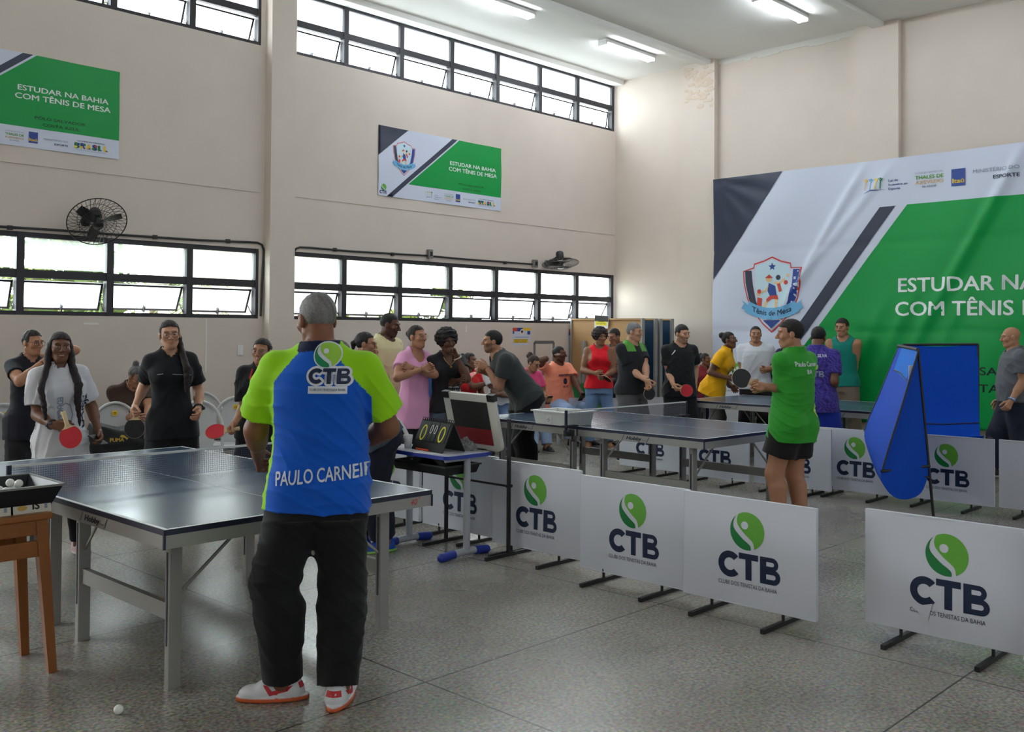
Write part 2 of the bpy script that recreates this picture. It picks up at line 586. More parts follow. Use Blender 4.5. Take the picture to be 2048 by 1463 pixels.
# pale flaking strip at the head of the banner wall
m = MB()
pts = [(5.95 + i * 0.12) for i in range(21)]
for i in range(20):
    h = 0.07 + 0.04 * rr.random()
    m.box((XR - 0.006, pts[i] + 0.06, ZC - h / 2), (0.012, 0.122, h))
tag(m.build('trim_2', mat('flaked_whitewash', (214, 212, 204), 0.9)), kind='structure')

# ------------------------------------------------------------------ windows
M_FRAME = mat('dark_painted_steel', (47, 45, 50), rough=0.5, spec=0.4)
G_CLEAR = mat_glass('clear_pane', (0.96, 1.0, 0.98), 0.93, 0.10)
G_FROST = mat_glass('frosted_pane', (0.93, 0.96, 0.97), 0.85, 0.62)
LOW = [6.66, 7.56, 8.494, 9.425, 10.357, 11.308, 12.224, 13.147]
LEFT = [6.29, 5.4106, 4.4973, 3.585, 2.67, 1.76, 0.85, 0.16]
WN = [0]
def window_bay(xs, z0, z1, upper, wob):
    WN[0] += 1
    root = thing('window_%d' % WN[0], None, None, ((xs[0] + xs[-1]) / 2, W + 0.13, z0))
    root['kind'] = 'structure'
    ox, oy, oz = root.location
    rel = lambda p: (p[0] - ox, p[1] - oy, p[2] - oz)
    xs = sorted(xs)
    y = W + 0.05
    zm = z0 + (z1 - z0) * 0.50
    f = MB()
    for i, x in enumerate(xs):
        w = 0.075 if 0 < i < len(xs) - 1 else 0.065
        f.box(rel((x, y, (z0 + z1) / 2)), (w, 0.09, z1 - z0))
    for z, h in ((z0 + 0.02, 0.045), (zm, 0.085), (z1 - 0.025, 0.055)):
        f.box(rel(((xs[0] + xs[-1]) / 2, y, z)), (xs[-1] - xs[0], 0.07, h))
    f.build('window_frame', M_FRAME, root)
    for i in range(len(xs) - 1):
        a, b = xs[i] + 0.035, xs[i + 1] - 0.035
        g = MB()
        g.box(rel(((a + b) / 2, y, (zm + z1) / 2 + 0.01)), (b - a, 0.005, z1 - zm - 0.09))
        g.build('fixed_pane', G_FROST if upper else G_CLEAR, root)
        # tilting sash, hinged near its top, swung outwards
        ang = wob[i % len(wob)]
        H = zm - z0 - 0.11
        T = Matrix.Translation(Vector(rel(((a + b) / 2, y + 0.03, zm - 0.065)))) @ Matrix.Rotation(ang, 4, 'X')
        s = MB()
        bw = b - a - 0.02
        for c, d in (((0, 0, -0.011), (bw, 0.02, 0.022)), ((0, 0, -H + 0.011), (bw, 0.02, 0.022)),
                     ((-bw / 2 + 0.011, 0, -H / 2), (0.022, 0.02, H)), ((bw / 2 - 0.011, 0, -H / 2), (0.022, 0.02, H))):
            s.box(c, d, 0, T)
        s.box((0.0, -0.03, -H + 0.03), (0.012, 0.05, 0.07), 0, T)
        e = T @ Vector((bw / 2 - 0.011, 0, -H * 0.62))
        s.tube([e, rel((b - 0.01, y + 0.02, z0 + 0.06))], 0.006, 6)
        so = s.build('tilting_sash', M_FRAME, root)
        g = MB()
        g.box((0, 0, -H / 2), (bw - 0.03, 0.004, H - 0.03), 0, T)
        g.build('frosted_pane', G_FROST, so)
    return root
window_bay(LOW, ZB0, ZB1, False, [rad(v) for v in (20, 21, 24, 4, 15, 17, 30)])
window_bay(LEFT, ZB0, ZB1, False, [rad(v) for v in (27, 24, 25, 21, 20)])
window_bay(LOW, ZU0, ZU1, True, [rad(v) for v in (20, 19, 20, 19, 17, 18, 10)])
window_bay(LEFT, ZU0, ZU1, True, [rad(v) for v in (22, 24, 20, 16, 21)])

# ------------------------------------------------------------------ outside: ground, bright neighbour wall, plants
m = MB(); m.box((5, W + 8.3, -0.15), (40, 16, 0.2)); struct('exterior_ground', m, mat('pale_paving', (212, 210, 202), 0.9, noise=0.1, nscale=3))
m = MB(); m.box((8.6, W + 3.0, 1.6), (4.6, 0.2, 3.2)); m.box((8.6, W + 2.95, 3.22), (4.7, 0.3, 0.08))
struct('exterior_wall', m, mat('white_limewash', (238, 236, 230), 0.9, noise=0.05, nscale=2))
LEAFC = [mat('leaf_mid_green', (78, 104, 42), 0.6), mat('leaf_yellow_green', (124, 140, 56), 0.6), mat('leaf_dark_green', (52, 84, 40), 0.6)]
M_TRUNK = mat('grey_bark', (120, 110, 96), 0.9, noise=0.2, nscale=12)
def leafy(x, y, h, r, n, seed, label, z0=0.9, leaf=0.14):
    g = random.Random(seed)
    t = thing('garden_shrub', label, 'shrub', (x, y, -0.05), 0, 'plants outside the windows')
    tr = MB()
    for k in range(4):
        a = g.random() * 6.28
        tr.tube([(0, 0, 0), (0.12 * math.cos(a), 0.12 * math.sin(a), h * 0.5), (r * .6 * math.cos(a), r * .6 * math.sin(a), h * 0.9)], 0.04, 7, r2=0.012)
    tr.build('stem', M_TRUNK, t)
    lf = MB()
    for k in range(n):
        th, ph = g.random() * 6.28, math.acos(2 * g.random() - 1)
        q = r * g.random() ** 0.4
        c = Vector((q * math.sin(ph) * math.cos(th), q * math.sin(ph) * math.sin(th) * 0.8, z0 + (h - z0) * (0.5 + 0.5 * math.cos(ph) * g.random() ** .3)))
        T = Matrix.Translation(c) @ Euler((g.random() * 6, g.random() * 6, g.random() * 6)).to_matrix().to_4x4()
        l = leaf * (0.6 + g.random() * 0.8)
        lf.add([(0, -l, 0), (l * .35, -l * .2, 0.02), (0, l, 0), (-l * .35, -l * .2, 0.02)], [(0, 1, 2), (0, 2, 3)], g.choice([0, 0, 1, 2]), False, T)
    lf.build('foliage', LEAFC, t)
def palm(x, y, h, n, L, seed, label):
    g = random.Random(seed)
    t = thing('palm_tree', label, 'palm', (x, y, -0.05), 0, 'plants outside the windows')
    tr = MB(); tr.tube([(0, 0, 0), (0.05, 0.02, h * .5), (0, 0, h)], 0.07, 9, r2=0.05); tr.build('trunk', M_TRUNK, t)
    lf = MB()
    for k in range(n):
        a = 6.28 * k / n + g.random() * .4
        el = 0.2 + g.random() * 0.9
        d = Vector((math.cos(a), math.sin(a), 0))
        P = [Vector((0, 0, h)) + d * (L * s * math.cos(el * (1 - s * .4))) + Vector((0, 0, L * (s * math.sin(el) - 0.75 * s * s))) for s in [i / 10 for i in range(11)]]
        lf.tube(P, 0.012, 5, 0, r2=0.004)
        side = d.cross(Vector((0, 0, 1)))
        for i in range(1, 11):
            for sg in (-1, 1):
                for q in (0, .5):
                    b0 = P[i - 1].lerp(P[i], q)
                    tip = b0 + side * sg * (0.34 * L * math.sin(0.3 + 2.6 * i / 11)) + (P[i] - P[i - 1]) * 1.3 + Vector((0, 0, -0.06))
                    w = (P[i] - P[i - 1]).normalized() * 0.018
                    lf.add([b0 - w, b0 + w, tip], [(0, 1, 2)], g.choice([0, 0, 1]))
    lf.build('fronds', LEAFC, t)
palm(5.7, W + 1.5, 2.0, 14, 1.3, 1, 'low palm with spread fronds outside the left lower window near the pillar')
palm(2.5, W + 1.7, 2.1, 13, 1.5, 2, 'palm with arching fronds outside the left lower window at the photo edge')
palm(5.0, W + 2.0, 5.6, 12, 1.5, 3, 'tall palm whose fronds show in the upper left window')
leafy(4.6, W + 2.2, 3.3, 1.0, 700, 4, 'broad leafy shrub outside the left lower window behind the wall fan')
leafy(5.35, W + 2.9, 3.2, .7, 420, 15, 'tall shrub outside the left lower window close to the pillar')
leafy(3.7, W + 1.6, 2.0, 0.6, 240, 5, 'low shrub under the open sashes of the left lower window')
leafy(10.9, W + 1.7, 2.5, 0.75, 300, 6, 'shrub with big leaves outside the right lower window beside the white wall')
leafy(9.6, W + 1.3, 2.05, 0.6, 240, 7, 'low shrub in front of the white wall outside the right lower window', 0.8)
leafy(8.2, W + 1.3, 1.95, 0.5, 200, 8, 'small shrub outside the right lower window, leftmost of that window', 0.8)

# ------------------------------------------------------------------ ceiling tubes
M_TUBE = mat_emit('lit_fluorescent_tube', (238, 246, 255), 40.0)
M_WHITE = mat('white_enamel', (225, 225, 225), 0.4)
def tube_light(x0, y, label, L=1.24):
    t = thing('tube_light', label, 'ceiling light', (x0 + L / 2, y, ZC), 0, 'ceiling tube lights')
    h = MB(); h.box((0, 0, -0.03), (L, 0.16, 0.05), bev=0.01)
    h.box((L / 2 - 0.02, 0, -0.065), (0.035, 0.15, 0.05)); h.box((-L / 2 + 0.02, 0, -0.065), (0.035, 0.15, 0.05))
    h.build('housing', M_WHITE, t)
    for dy in (-0.045, 0.045):
        g = MB(); g.cyl((-L / 2 + 0.03, dy, -0.075), (L / 2 - 0.03, dy, -0.075), 0.016, 12); g.build('tube', M_TUBE, t)
tube_light(11.09, 8.97, 'lit ceiling tube light nearest the corner of the two walls')
tube_light(8.30, 8.92, 'lit ceiling tube light above the small banner, further left in the window-side row')
tube_light(10.92, 6.33, 'lit ceiling tube light above the big banner, right of the others')
tube_light(8.25, 6.33, 'lit ceiling tube light out of the frame above the middle table')  # from here on, unseen tubes added to brighten the hall from above
tube_light(5.0, 6.33, 'lit ceiling tube light out of the frame above the desk')
tube_light(5.0, 3.4, 'lit ceiling tube light out of the frame above the open floor')
tube_light(10.9, 3.4, 'lit ceiling tube light out of the frame above the right end of the court')
tube_light(7.4, 3.4, 'lit ceiling tube light out of the frame above the young player')

# ------------------------------------------------------------------ wall fittings
M_BLACK = mat('black_plastic', (22, 22, 24), 0.45)
M_GREYBOX = mat('grey_plastic_box', (120, 120, 118), 0.5)
def conduit(name, label, pts, clips):
    t = thing(name, label, 'conduit', pts[0])
    o = np.array(pts[0], float)
    P = [np.array(p, float) - o for p in pts]
    m = MB(); m.tube(P, 0.013, 8); m.build('pipe', M_BLACK, t)
    for c in clips:
        k = MB(); k.box(np.array(c) - o, (0.05, 0.02, 0.045)); k.build('clip', M_BLACK, t)
Yc = W - 0.016
def wl(px, py, y=Yc):
    p = ony(px, py, y)
    return (p[0], p[1], p[2])
conduit('wall_conduit', 'black conduit running over the left lower window and down beside the pillar',
        [wl(-60, 449), wl(100, 459), wl(250, 470), wl(400, 480), wl(500, 484), wl(515, 485), wl(524, 489), wl(528, 500), wl(527, 520), wl(524, 570), wl(522, 632)],
        [wl(20, 455), wl(310, 474), wl(456, 482)])
conduit('wall_conduit', 'black conduit running over the right lower window to the corner fan',
        [wl(589, 503), wl(592, 497), wl(600, 494), wl(620, 495), wl(700, 502), wl(855, 511), wl(930, 518), wl(1064, 528)],
        [wl(670, 499), wl(785, 508), wl(1010, 525)])
def socket_box(px, py, w, h, label):
    p = wl(px, py, W)
    t = thing('socket_box', label, 'socket box', p)
    m = MB(); m.box((0, -0.03, 0), (w, 0.06, h), bev=0.006); m.build('case', M_GREYBOX, t)
    m = MB(); m.box((0.0, -0.062, 0.0), (w * .5, 0.008, h * .5)); m.build('faceplate', M_BLACK, t)
socket_box(857, 508, 0.075, 0.13, 'grey socket box on the conduit over the middle of the right lower window')
socket_box(1067, 527, 0.09, 0.12, 'pale socket box on the wall beside the corner fan')
p = wl(480, 700, W)
t = thing('light_switch', 'white two-gang switch plate on the wall left of the pillar', 'switch', p)
m = MB(); m.box((0, -0.006, 0), (0.075, 0.012, 0.12), bev=0.004); m.build('plate', M_WHITE, t)
for dz in (-0.025, 0.025):
    m = MB(); m.box((0, -0.014, dz), (0.035, 0.006, 0.03)); m.build('rocker', M_WHITE, t)
M_TAPE = mat('old_white_tape', (226, 224, 220), 0.8)
for px, py, w, h, lb in ((182, 647, 0.16, 0.02, 'strip of old white tape on the wall under the left window'),
                        (412, 690, 0.015, 0.62, 'flaking vertical line of white tape on the wall right of the standing woman in black'),
                        (932, 657, 0.03, 0.10, 'small upright scrap of white tape on the wall above the curly haired woman')):
    m = MB(); p = wl(px, py, W - 0.002); m.box((0, 0, 0), (w, 0.004, h))
    o = m.build('tape_strip', M_TAPE); o.location = p; tag(o, lb, 'tape')
m = MB()
p0, p1 = wl(1069, 684, W - 0.003), wl(1107, 746, W - 0.003)
cxm, czm, ww, hh = (p0[0] + p1[0]) / 2, (p0[2] + p1[2]) / 2, p1[0] - p0[0], p0[2] - p1[2]
for c, d in (((0, 0, hh / 2), (ww, .004, .045)), ((0, 0, -hh / 2), (ww, .004, .045)), ((ww / 2, 0, 0), (.045, .004, hh)), ((-ww / 2, 0, 0), (.045, .004, hh))):
    m.box(c, d)
o = m.build('tape_outline', mat('grey_tape', (112, 108, 112), 0.8)); o.location = (cxm, W - 0.003, czm)
tag(o, 'upright rectangle outlined in grey tape on the wall beside the poster', 'tape')

def wall_fan(label, loc, aim, blades_rot):
    """cage fan on a bracket; aim = direction the air goes"""
    t = thing('wall_fan', label, 'fan', loc, 0)
    a = Vector(aim).normalized()
    q = a.to_track_quat('Z', 'Y').to_matrix().to_4x4()
    C0 = Vector((0, -0.30, -0.02))
    T = Matrix.Translation(C0) @ q
    m = MB()
    R0 = 0.29
    for z, rs in ((0.06, (R0 * .28, R0 * .62)), (-0.06, (R0 * .30, R0 * .64))):
        for r in rs:
            m.tube([T @ Vector((r * math.cos(k / 28 * 6.2832), r * math.sin(k / 28 * 6.2832), z * (1.15 - (r / R0) ** 2 * .6))) for k in range(28)], 0.0028, 5, closed=True)
    m.tube([T @ Vector((R0 * math.cos(k / 40 * 6.2832), R0 * math.sin(k / 40 * 6.2832), 0)) for k in range(40)], 0.006, 6, closed=True)
    for k in range(36):
        an = k / 36 * 6.2832
        for sg in (1, -1):
            m.tube([T @ Vector((r * math.cos(an + (0.35 * (1 - r / R0))), r * math.sin(an + 0.35 * (1 - r / R0)), sg * 0.07 * (1 - (r / R0) ** 2.2))) for r in (R0 * .16, R0 * .5, R0 * .8, R0)], 0.0022, 4)
    m.lathe([(0.001, 0.078), (0.05, 0.075), (0.052, 0.068)], T=T)
    m.build('cage', M_BLACK, t)
    m = MB()
    for k in range(3):
        b = blades_rot + k * 2 * PI / 3
        vs = []
        for i in range(7):
            r = 0.035 + i / 6 * 0.215
            w = 0.035 + 0.045 * math.sin(i / 6 * PI * .75)
            tw = 0.03 * (1 - i / 9)
            for sd in (-1, 1):
                th = b + sd * w / max(r, 0.06) * .6
                vs.append((r * math.cos(th), r * math.sin(th), sd * tw))
        top = [(x, y, z + 0.004) for x, y, z in vs]
        n = len(vs)
        fs = [(2 * i, 2 * i + 1, 2 * i + 3, 2 * i + 2) for i in range(6)] + [(n + 2 * i + 2, n + 2 * i + 3, n + 2 * i + 1, n + 2 * i) for i in range(6)]
        m.add(vs + top, fs, 0, True, T)
    m.lathe([(0.001, 0.045), (0.035, 0.04), (0.04, 0.0), (0.04, -0.03)], T=T)
    m.build('blades', M_BLACK, t)
    m = MB()
    m.lathe([(0.001, -0.20), (0.05, -0.195), (0.062, -0.17), (0.062, -0.09), (0.04, -0.07)], T=T)
    m.build('motor', mat('dark_grey_motor', (48, 48, 50), 0.5), t)
    m = MB()
    e = T @ Vector((0, 0, -0.14))
    m.tube([(0, -0.02, 0.0), (0, -0.12, 0.03), e], 0.02, 8)
    m.lathe([(0.001, 0.0), (0.05, 0.0), (0.05, 0.02), (0.03, 0.03)], T=Matrix.Translation((0, -0.001, 0)) @ Matrix.Rotation(PI / 2, 4, 'X'))
    m.build('bracket', M_BLACK, t)
p = ony(176, 448, W)
wall_fan('black cage fan tilted downwards on the wall over the left lower window', (p[0] - 0.03, W, p[2] + 0.02), (-0.15, -0.74, -0.65), 0.4)
p = ony(1072, 527, W)
wall_fan('black cage fan pointing down at the corner end of the right lower window', (p[0] + 0.24, W, p[2] + 0.02), (-0.10, -0.20, -1.0), 1.1)
# ================================================================== COURT FURNITURE
M_SILVER = mat('silver_painted_steel', (150, 148, 143), 0.42, metal=0.15, spec=0.5)
M_TOP = mat('matt_blue_table_top', (66, 84, 106), 0.24, spec=0.5, noise=0.05, nscale=6)
M_LINE = mat('white_line_paint', (222, 224, 222), 0.5)
M_EDGE = mat('navy_edge_band', (24, 26, 52), 0.45)
M_INK = mat('dark_print', (40, 38, 62), 0.6)
M_RED_INK = mat('red_print', (190, 40, 48), 0.6)
def tt_table(x, y, rz, label):
    t = thing('table_tennis_table', label, 'table', (x, y, 0), rz, 'court tables')
    Wd, L, h = 1.525, 2.74, 0.76
    for half in (0, 1):
        y0 = half * L / 2 + (0.002 if half else 0)
        y1 = y0 + L / 2 - 0.002
        m = MB()
        m.box((Wd / 2, (y0 + y1) / 2, h - 0.0115), (Wd - 0.004, y1 - y0 - 0.004, 0.023), 0)
        z = h + 0.0006
        def q(xa, xb, ya, yb):
            m.add([(xa, ya, z), (xb, ya, z), (xb, yb, z), (xa, yb, z)], [(0, 1, 2, 3)], 1)
        q(0.003, 0.023, y0, y1); q(Wd - 0.023, Wd - 0.003, y0, y1); q(Wd / 2 - 0.0015, Wd / 2 + 0.0015, y0, y1)
        q(0.023, Wd - 0.023, y0, y0 + 0.02) if half == 0 else q(0.023, Wd - 0.023, y1 - 0.02, y1)
        # navy band and silver apron
        e = 0.006
        for c, d in (((Wd / 2, y0 + e / 2), (Wd, e)), ((Wd / 2, y1 - e / 2), (Wd, e)), ((e / 2, (y0 + y1) / 2), (e, y1 - y0)), ((Wd - e / 2, (y0 + y1) / 2), (e, y1 - y0))):
            m.box((c[0], c[1], h - 0.0125), (d[0] + .001, d[1] + .001, 0.0245), 2)
        m.build('tabletop', [M_TOP, M_LINE, M_EDGE], t)
        m = MB()
        ah, at_ = 0.058, 0.022
        za = h - 0.025 - ah / 2
        for c, d in (((Wd / 2, y0 + .012), (Wd - .004, at_)), ((Wd / 2, y1 - .012), (Wd - .004, at_)), ((.012, (y0 + y1) / 2), (at_, y1 - y0 - .004)), ((Wd - .012, (y0 + y1) / 2), (at_, y1 - y0 - .004))):
            m.box((c[0], c[1], za), (d[0], d[1], ah), 0)
        for cx_ in (0.001, Wd - 0.001):
            for cy_ in (y0 + 0.001, y1 - 0.001):
                m.box((cx_, cy_, za), (0.010, 0.010, ah + .004), 1)
        # maker's lettering on both long sides and the end
        word = text('Hobby', 0.030, 0.03, 'LEFT', width=0.17, shear=0.25)
        for side in (0, 1):
            yc = (y0 + y1) / 2 + 0.02
            Tm = Matrix.Translation((-0.0005 if side == 0 else Wd + 0.0005, yc + (0.1 if side == 0 else -0.1), za - 0.012)) @ Matrix(((0, 0, -1 if side == 0 else 1, 0), (-1 if side == 0 else 1, 0, 0, 0), (0, 1, 0, 0), (0, 0, 0, 1)))
            m.flat(word, Tm, 1)
            for sx in (-0.035, 0.235):
                m.flat(([(sx - .018, -.012), (sx - .012, -.012), (sx + .018, .038), (sx + .012, .038)], [(0, 1, 2, 3)]), Tm, 1)
            m.flat(strip([(0.17, 0.008), (0.19, 0.003), (0.215, 0.006)], 0.003), Tm, 1)
        if half == 0:
            Tm = Matrix.Translation((Wd - 0.45, 0.0, za - 0.012)) @ Matrix(((1, 0, 0, 0), (0, 0, -1, 0), (0, 1, 0, 0), (0, 0, 0, 1)))
            Tm = Matrix.Translation((0, -0.0005, 0)) @ Tm
            if label.startswith('blue table tennis table in front'):
                m.flat(move(text('40', 0.034, 0.0, 'LEFT', shear=0.2), 0.30, 0), Tm, 2)
                m.flat(strip([(0.362 + .004 * math.cos(a), .034 + .004 * math.sin(a)) for a in np.linspace(0, 6.28, 9)], 0.002), Tm, 2)
            else:
                m.flat(text('Hobby', 0.030, 0.03, 'LEFT', width=0.17, shear=0.25), Tm, 1)
        m.build('apron', [M_SILVER, M_INK, M_RED_INK], t)
        ys = (y0 + 0.22, y0 + 1.19) if half == 0 else (y0 + 0.19, y0 + 1.14)
        for xl in (0.16, Wd - 0.16):
            for yl in ys:
                k = MB(); k.box((xl, yl, (h - 0.083) / 2), (0.062, 0.042, h - 0.083), 0, bev=0.004)
                k.box((xl - 0.032, yl, 0.40), (0.003, 0.012, 0.42), 1)
                k.box((xl, yl, 0.006), (0.064, 0.044, 0.012), 0)
                k.build('leg', [M_SILVER, M_EDGE], t)
            k = MB(); k.box((xl, sum(ys) / 2, 0.335), (0.03, ys[1] - ys[0] - 0.04, 0.075)); k.build('stretcher', M_SILVER, t)
            sgn = 1 if xl < Wd / 2 else -1
            k = MB(); yy = ys[0] if half == 0 else ys[1]
            k.bar((xl + sgn * 0.03, yy, 0.42), (xl + sgn * 0.34, yy, h - 0.085), 0.012, 0.012); k.build('brace', M_SILVER, t)
            yy = ys[1] if half == 0 else ys[0]
            k = MB(); sg = -1 if half == 0 else 1
            k.bar((xl, yy + sg * 0.02, 0.47), (xl, yy + sg * 0.22, h - 0.085), 0.01, 0.01); k.build('brace', M_SILVER, t)
    return t
M_NETCORD = mat('blue_black_net_cord', (60, 66, 84), 0.8)
M_NETTAPE = mat('white_net_tape', (214, 214, 210), 0.8)
def tt_net(x, y, rz, label, cordmat):
    t = thing('table_tennis_net', label, 'net', (x, y, 0.76), rz, 'table nets')
    Wd = 1.525
    yc = 1.37
    x0, x1 = -0.15, Wd + 0.15
    m = MB()
    n = 150
    for i in range(n + 1):
        xx = x0 + (x1 - x0) * i / n
        m.box((xx, yc, 0.074), (0.0015, 0.0015, 0.135))
    for k in range(12):
        m.box(((x0 + x1) / 2, yc, 0.010 + k * 0.0118), (x1 - x0, 0.0015, 0.0015))
    m.build('mesh', cordmat, t)
    m = MB(); m.box(((x0 + x1) / 2, yc, 0.147), (x1 - x0, 0.005, 0.013)); m.build('tape', M_NETTAPE, t)
    for sx, sg in ((x0, -1), (x1, 1)):
        m = MB(); m.box((sx, yc, 0.05), (0.024, 0.018, 0.21), bev=0.003); m.build('post', M_EDGE, t)
        m = MB()
        m.box((sx - sg * 0.055, yc, 0.012), (0.16, 0.06, 0.012)); m.box((sx - sg * 0.04, yc, -0.05), (0.10, 0.05, 0.055), bev=0.006)
        m.cyl((sx - sg * 0.085, yc, -0.115), (sx - sg * 0.085, yc, -0.04), 0.008, 8); m.lathe([(0.001, -0.13), (0.022, -0.128), (0.022, -0.115), (0.006, -0.11)], (sx - sg * 0.085, yc, 0), 12)
        m.cyl((sx + sg * 0.0, yc - 0.05, -0.03), (sx, yc - 0.025, -0.03), 0.018, 12)
        m.build('clamp', M_BLACK, t)
    return t
T1, T2, T3 = (1.966, 3.968, 0.010), (6.729, 4.367, -0.0263), (10.46, 4.39, 0.0024)
tt_table(*T1, 'blue table tennis table in front, behind which the man in the blue shirt stands')
tt_table(*T2, 'blue table tennis table in the middle with the white plastic box on it')
tt_table(*T3, 'blue table tennis table at the back in front of the big banner')
tt_net(*T1, 'net on the front table, beside the black ball tray', M_NETCORD)
tt_net(*T2, 'net on the middle table, beside the white plastic box', mat('grey_net_cord', (120, 116, 124), 0.8))

# ------------------------------------------------------------------ court barriers
M_PVC = mat('white_banner_vinyl', (206, 208, 218), 0.55, noise=0.03, nscale=4)
M_LIGHTG = mat('print_light_green', (96, 168, 52), 0.55)
M_DARKG = mat('print_dark_green', (0, 118, 52), 0.55)
M_NAVY = mat('print_navy', (12, 30, 66), 0.55)
M_STEELK = mat('black_steel_tube', (24, 22, 26), 0.5)
BM = [M_PVC, M_LIGHTG, M_DARKG, M_NAVY]
PW, PH = 0.85, 0.605
def barrier(x, y, label, rz=0.0, z0=0.062, feet=True, group='court barriers', lean=0.0, torn=False, footx=(0.2, 0.66)):
    """panel facing -x, running along y; (x, y) = its end nearest the camera side (low y)"""
    t = thing('court_barrier', label, 'barrier', (x, y, 0), rz, group)
    m = MB()
    nx, nz = 18, 12
    g = random.Random(int(x * 1000 + y * 77))
    ph = [g.random() * 6 for _ in range(4)]
    def fx(u, v):
        e = min(1, min(u, PW - u) * 8 + 0.1)
        s = 0.0028 * (math.sin(7 * u + 4 * v + ph[0]) + math.sin(13 * u - 9 * v + ph[1]) * .6) * e
        if v < 0.08:
            s += 0.006 * math.sin(11 * u + ph[2]) * (1 - v / 0.08)
        return -0.012 + s - lean * (v - PH)
    vs = [(fx(PW * i / nx, PH * j / nz), PW * i / nx, z0 + PH * j / nz) for j in range(nz + 1) for i in range(nx + 1)]
    fs = [(j * (nx + 1) + i, (j + 1) * (nx + 1) + i, (j + 1) * (nx + 1) + i + 1, j * (nx + 1) + i + 1) for j in range(nz) for i in range(nx)]
    m.add(vs, fs, 0, True)
    m.add([(v[0] + 0.024 - (v[0] + 0.012) * 2, v[1], v[2]) for v in vs], [f[::-1] for f in fs], 0, True)
    m.box((0, PW / 2, z0 + PH), (0.027, PW, 0.006)); m.box((0, PW / 2, z0), (0.024, PW, 0.004))
    m.box((0, 0.001, z0 + PH / 2), (0.026, 0.003, PH)); m.box((0, PW - 0.001, z0 + PH / 2), (0.026, 0.003, PH))
    def put(vf, mi, u0, v0, off=0.0012):
        vf = subdivide_flat(vf, 0.045)
        m.add([(fx(PW - (u0 + a), v0 + b) - off, PW - (u0 + a), z0 + v0 + b) for a, b in vf[0]], vf[1], mi)
    uc, vc = 0.43, 0.425
    for vf, k in ball_logo(0.108):
        if k != 'white':
            put(vf, {'light': 1, 'dark': 2}[k], uc, vc)
        else:
            put(vf, 0, uc, vc, 0.0020)
    for vf in ctb_letters(0.150):
        put(vf, 3, 0.242, 0.148)
    put(text('CLUBE DOS TENISTAS DA BAHIA', 0.024, 0.0, 'LEFT', width=0.375), 3, 0.243, 0.105)
    if torn:
        put(([(0.25, .13), (.36, .165), (.335, .07), (.30, .10)], [(0, 1, 2, 3)]), 0, 0, 0, 0.004)
    m.build('panel', BM, t)
    if feet:
        for fy in footx:
            f = MB(); f.box((0.0, fy, 0.012), (0.46, 0.024, 0.024)); f.cyl((0.0, fy, 0.02), (0, fy, z0 + 0.02), 0.009, 8)
            f.build('foot', M_STEELK, t)
    return t
ROWA = 'white barriers of the near row'
ROWB = 'white barriers behind the middle table'
barrier(5.165, 1.47, 'largest white barrier with a torn logo, nearest the camera at right', torn=True, group=ROWA)
barrier(5.10, 0.66, 'white barrier cut by the right photo edge, beside the torn one', group=ROWA)
barrier(4.955, 2.50, 'white barrier below the young man in green, right one of the touching pair', group=ROWA)
barrier(4.99, 3.34, 'white barrier below the middle table near end, left one of the touching pair', group=ROWA)
barrier(5.13, 4.31, 'white barrier behind the black tube stand, just right of it', group=ROWA)
barrier(5.215, 5.20, 'white barrier half hidden by the desk leg and the black stand', group=ROWA)
barrier(5.22, 6.10, 'white barrier under the desk, left end of the near row', group=ROWA)
barrier(9.14, 6.24, 'white barrier seen between the legs of the middle table, leftmost behind it', group=ROWB)
barrier(9.06, 5.33, 'white barrier behind the near corner of the middle table', group=ROWB)
barrier(9.12, 4.45, 'white barrier half hidden behind the legs of the young man in green', group=ROWB)
barrier(9.30, 3.87, 'white barrier between the young man in green and the blue net', group=ROWB, footx=(0.2, 0.66))
barrier(9.38, 3.02, 'white barrier behind the black legs of the front blue net', group=ROWB)
barrier(9.42, 2.14, 'white barrier behind the blue net at the right photo edge', group=ROWB)
p = dep(1333, 792, 14.3)
barrier(p[0] - 0.05, p[1] - 0.0, 'distant white barrier below the black paddle of the grey haired man', rz=rad(62), group='far barriers by the folded tables')
p = dep(1247, 800, 14.2)
barrier(p[0], p[1], 'distant white barrier hidden behind the gray trousers, left of the other far one', rz=rad(62), group='far barriers by the folded tables')

# ------------------------------------------------------------------ printed banners on the walls
M_BWHITE = mat('banner_white', (204, 210, 228), 0.42, spec=0.45)
M_BNAVY = mat('banner_navy', (34, 42, 66), 0.40, spec=0.5)
M_BGREEN = mat('banner_green', (0, 146, 66), 0.45, spec=0.3)
M_TXTW = mat('banner_text_white', (236, 240, 240), 0.5)
M_TXTK = mat('banner_text_black', (16, 34, 30), 0.5)
M_RED = mat('banner_red', (196, 60, 50), 0.5)
M_SKYB = mat('banner_sky_blue', (104, 172, 216), 0.5)
M_PALE = mat('banner_pale_blue', (196, 222, 234), 0.5)
M_BLUE = mat('banner_blue', (24, 60, 140), 0.5)
M_YEL = mat('banner_yellow', (232, 196, 60), 0.5)
M_SKIN = mat('banner_tan', (226, 190, 140), 0.5)
M_GREY = mat('banner_grey', (128, 138, 156), 0.5)
BMATS = [M_BWHITE, M_BNAVY, M_BGREEN, M_TXTW, M_TXTK, M_RED, M_SKYB, M_PALE, M_BLUE, M_YEL, M_SKIN, M_GREY, M_NAVY, M_LIGHTG, M_DARKG]
WHT, NVY, GRN, TW, TK, RED, SKB, PAL, BLU, YEL, SKN, GRY, NAV, LTG, DKG = range(15)
def arc_text(s, size, R, cx, cy, width):
    vs, fs = text(s, size, 0.012, 'CENTER', width=width)
    return [(cx + (R + y) * math.sin(x / R), cy - (R - (y if False else -y) * 0) + R - (R - 0) + 0 + (R - (R - y) * math.cos(x / R)) - 0) for x, y in vs], fs
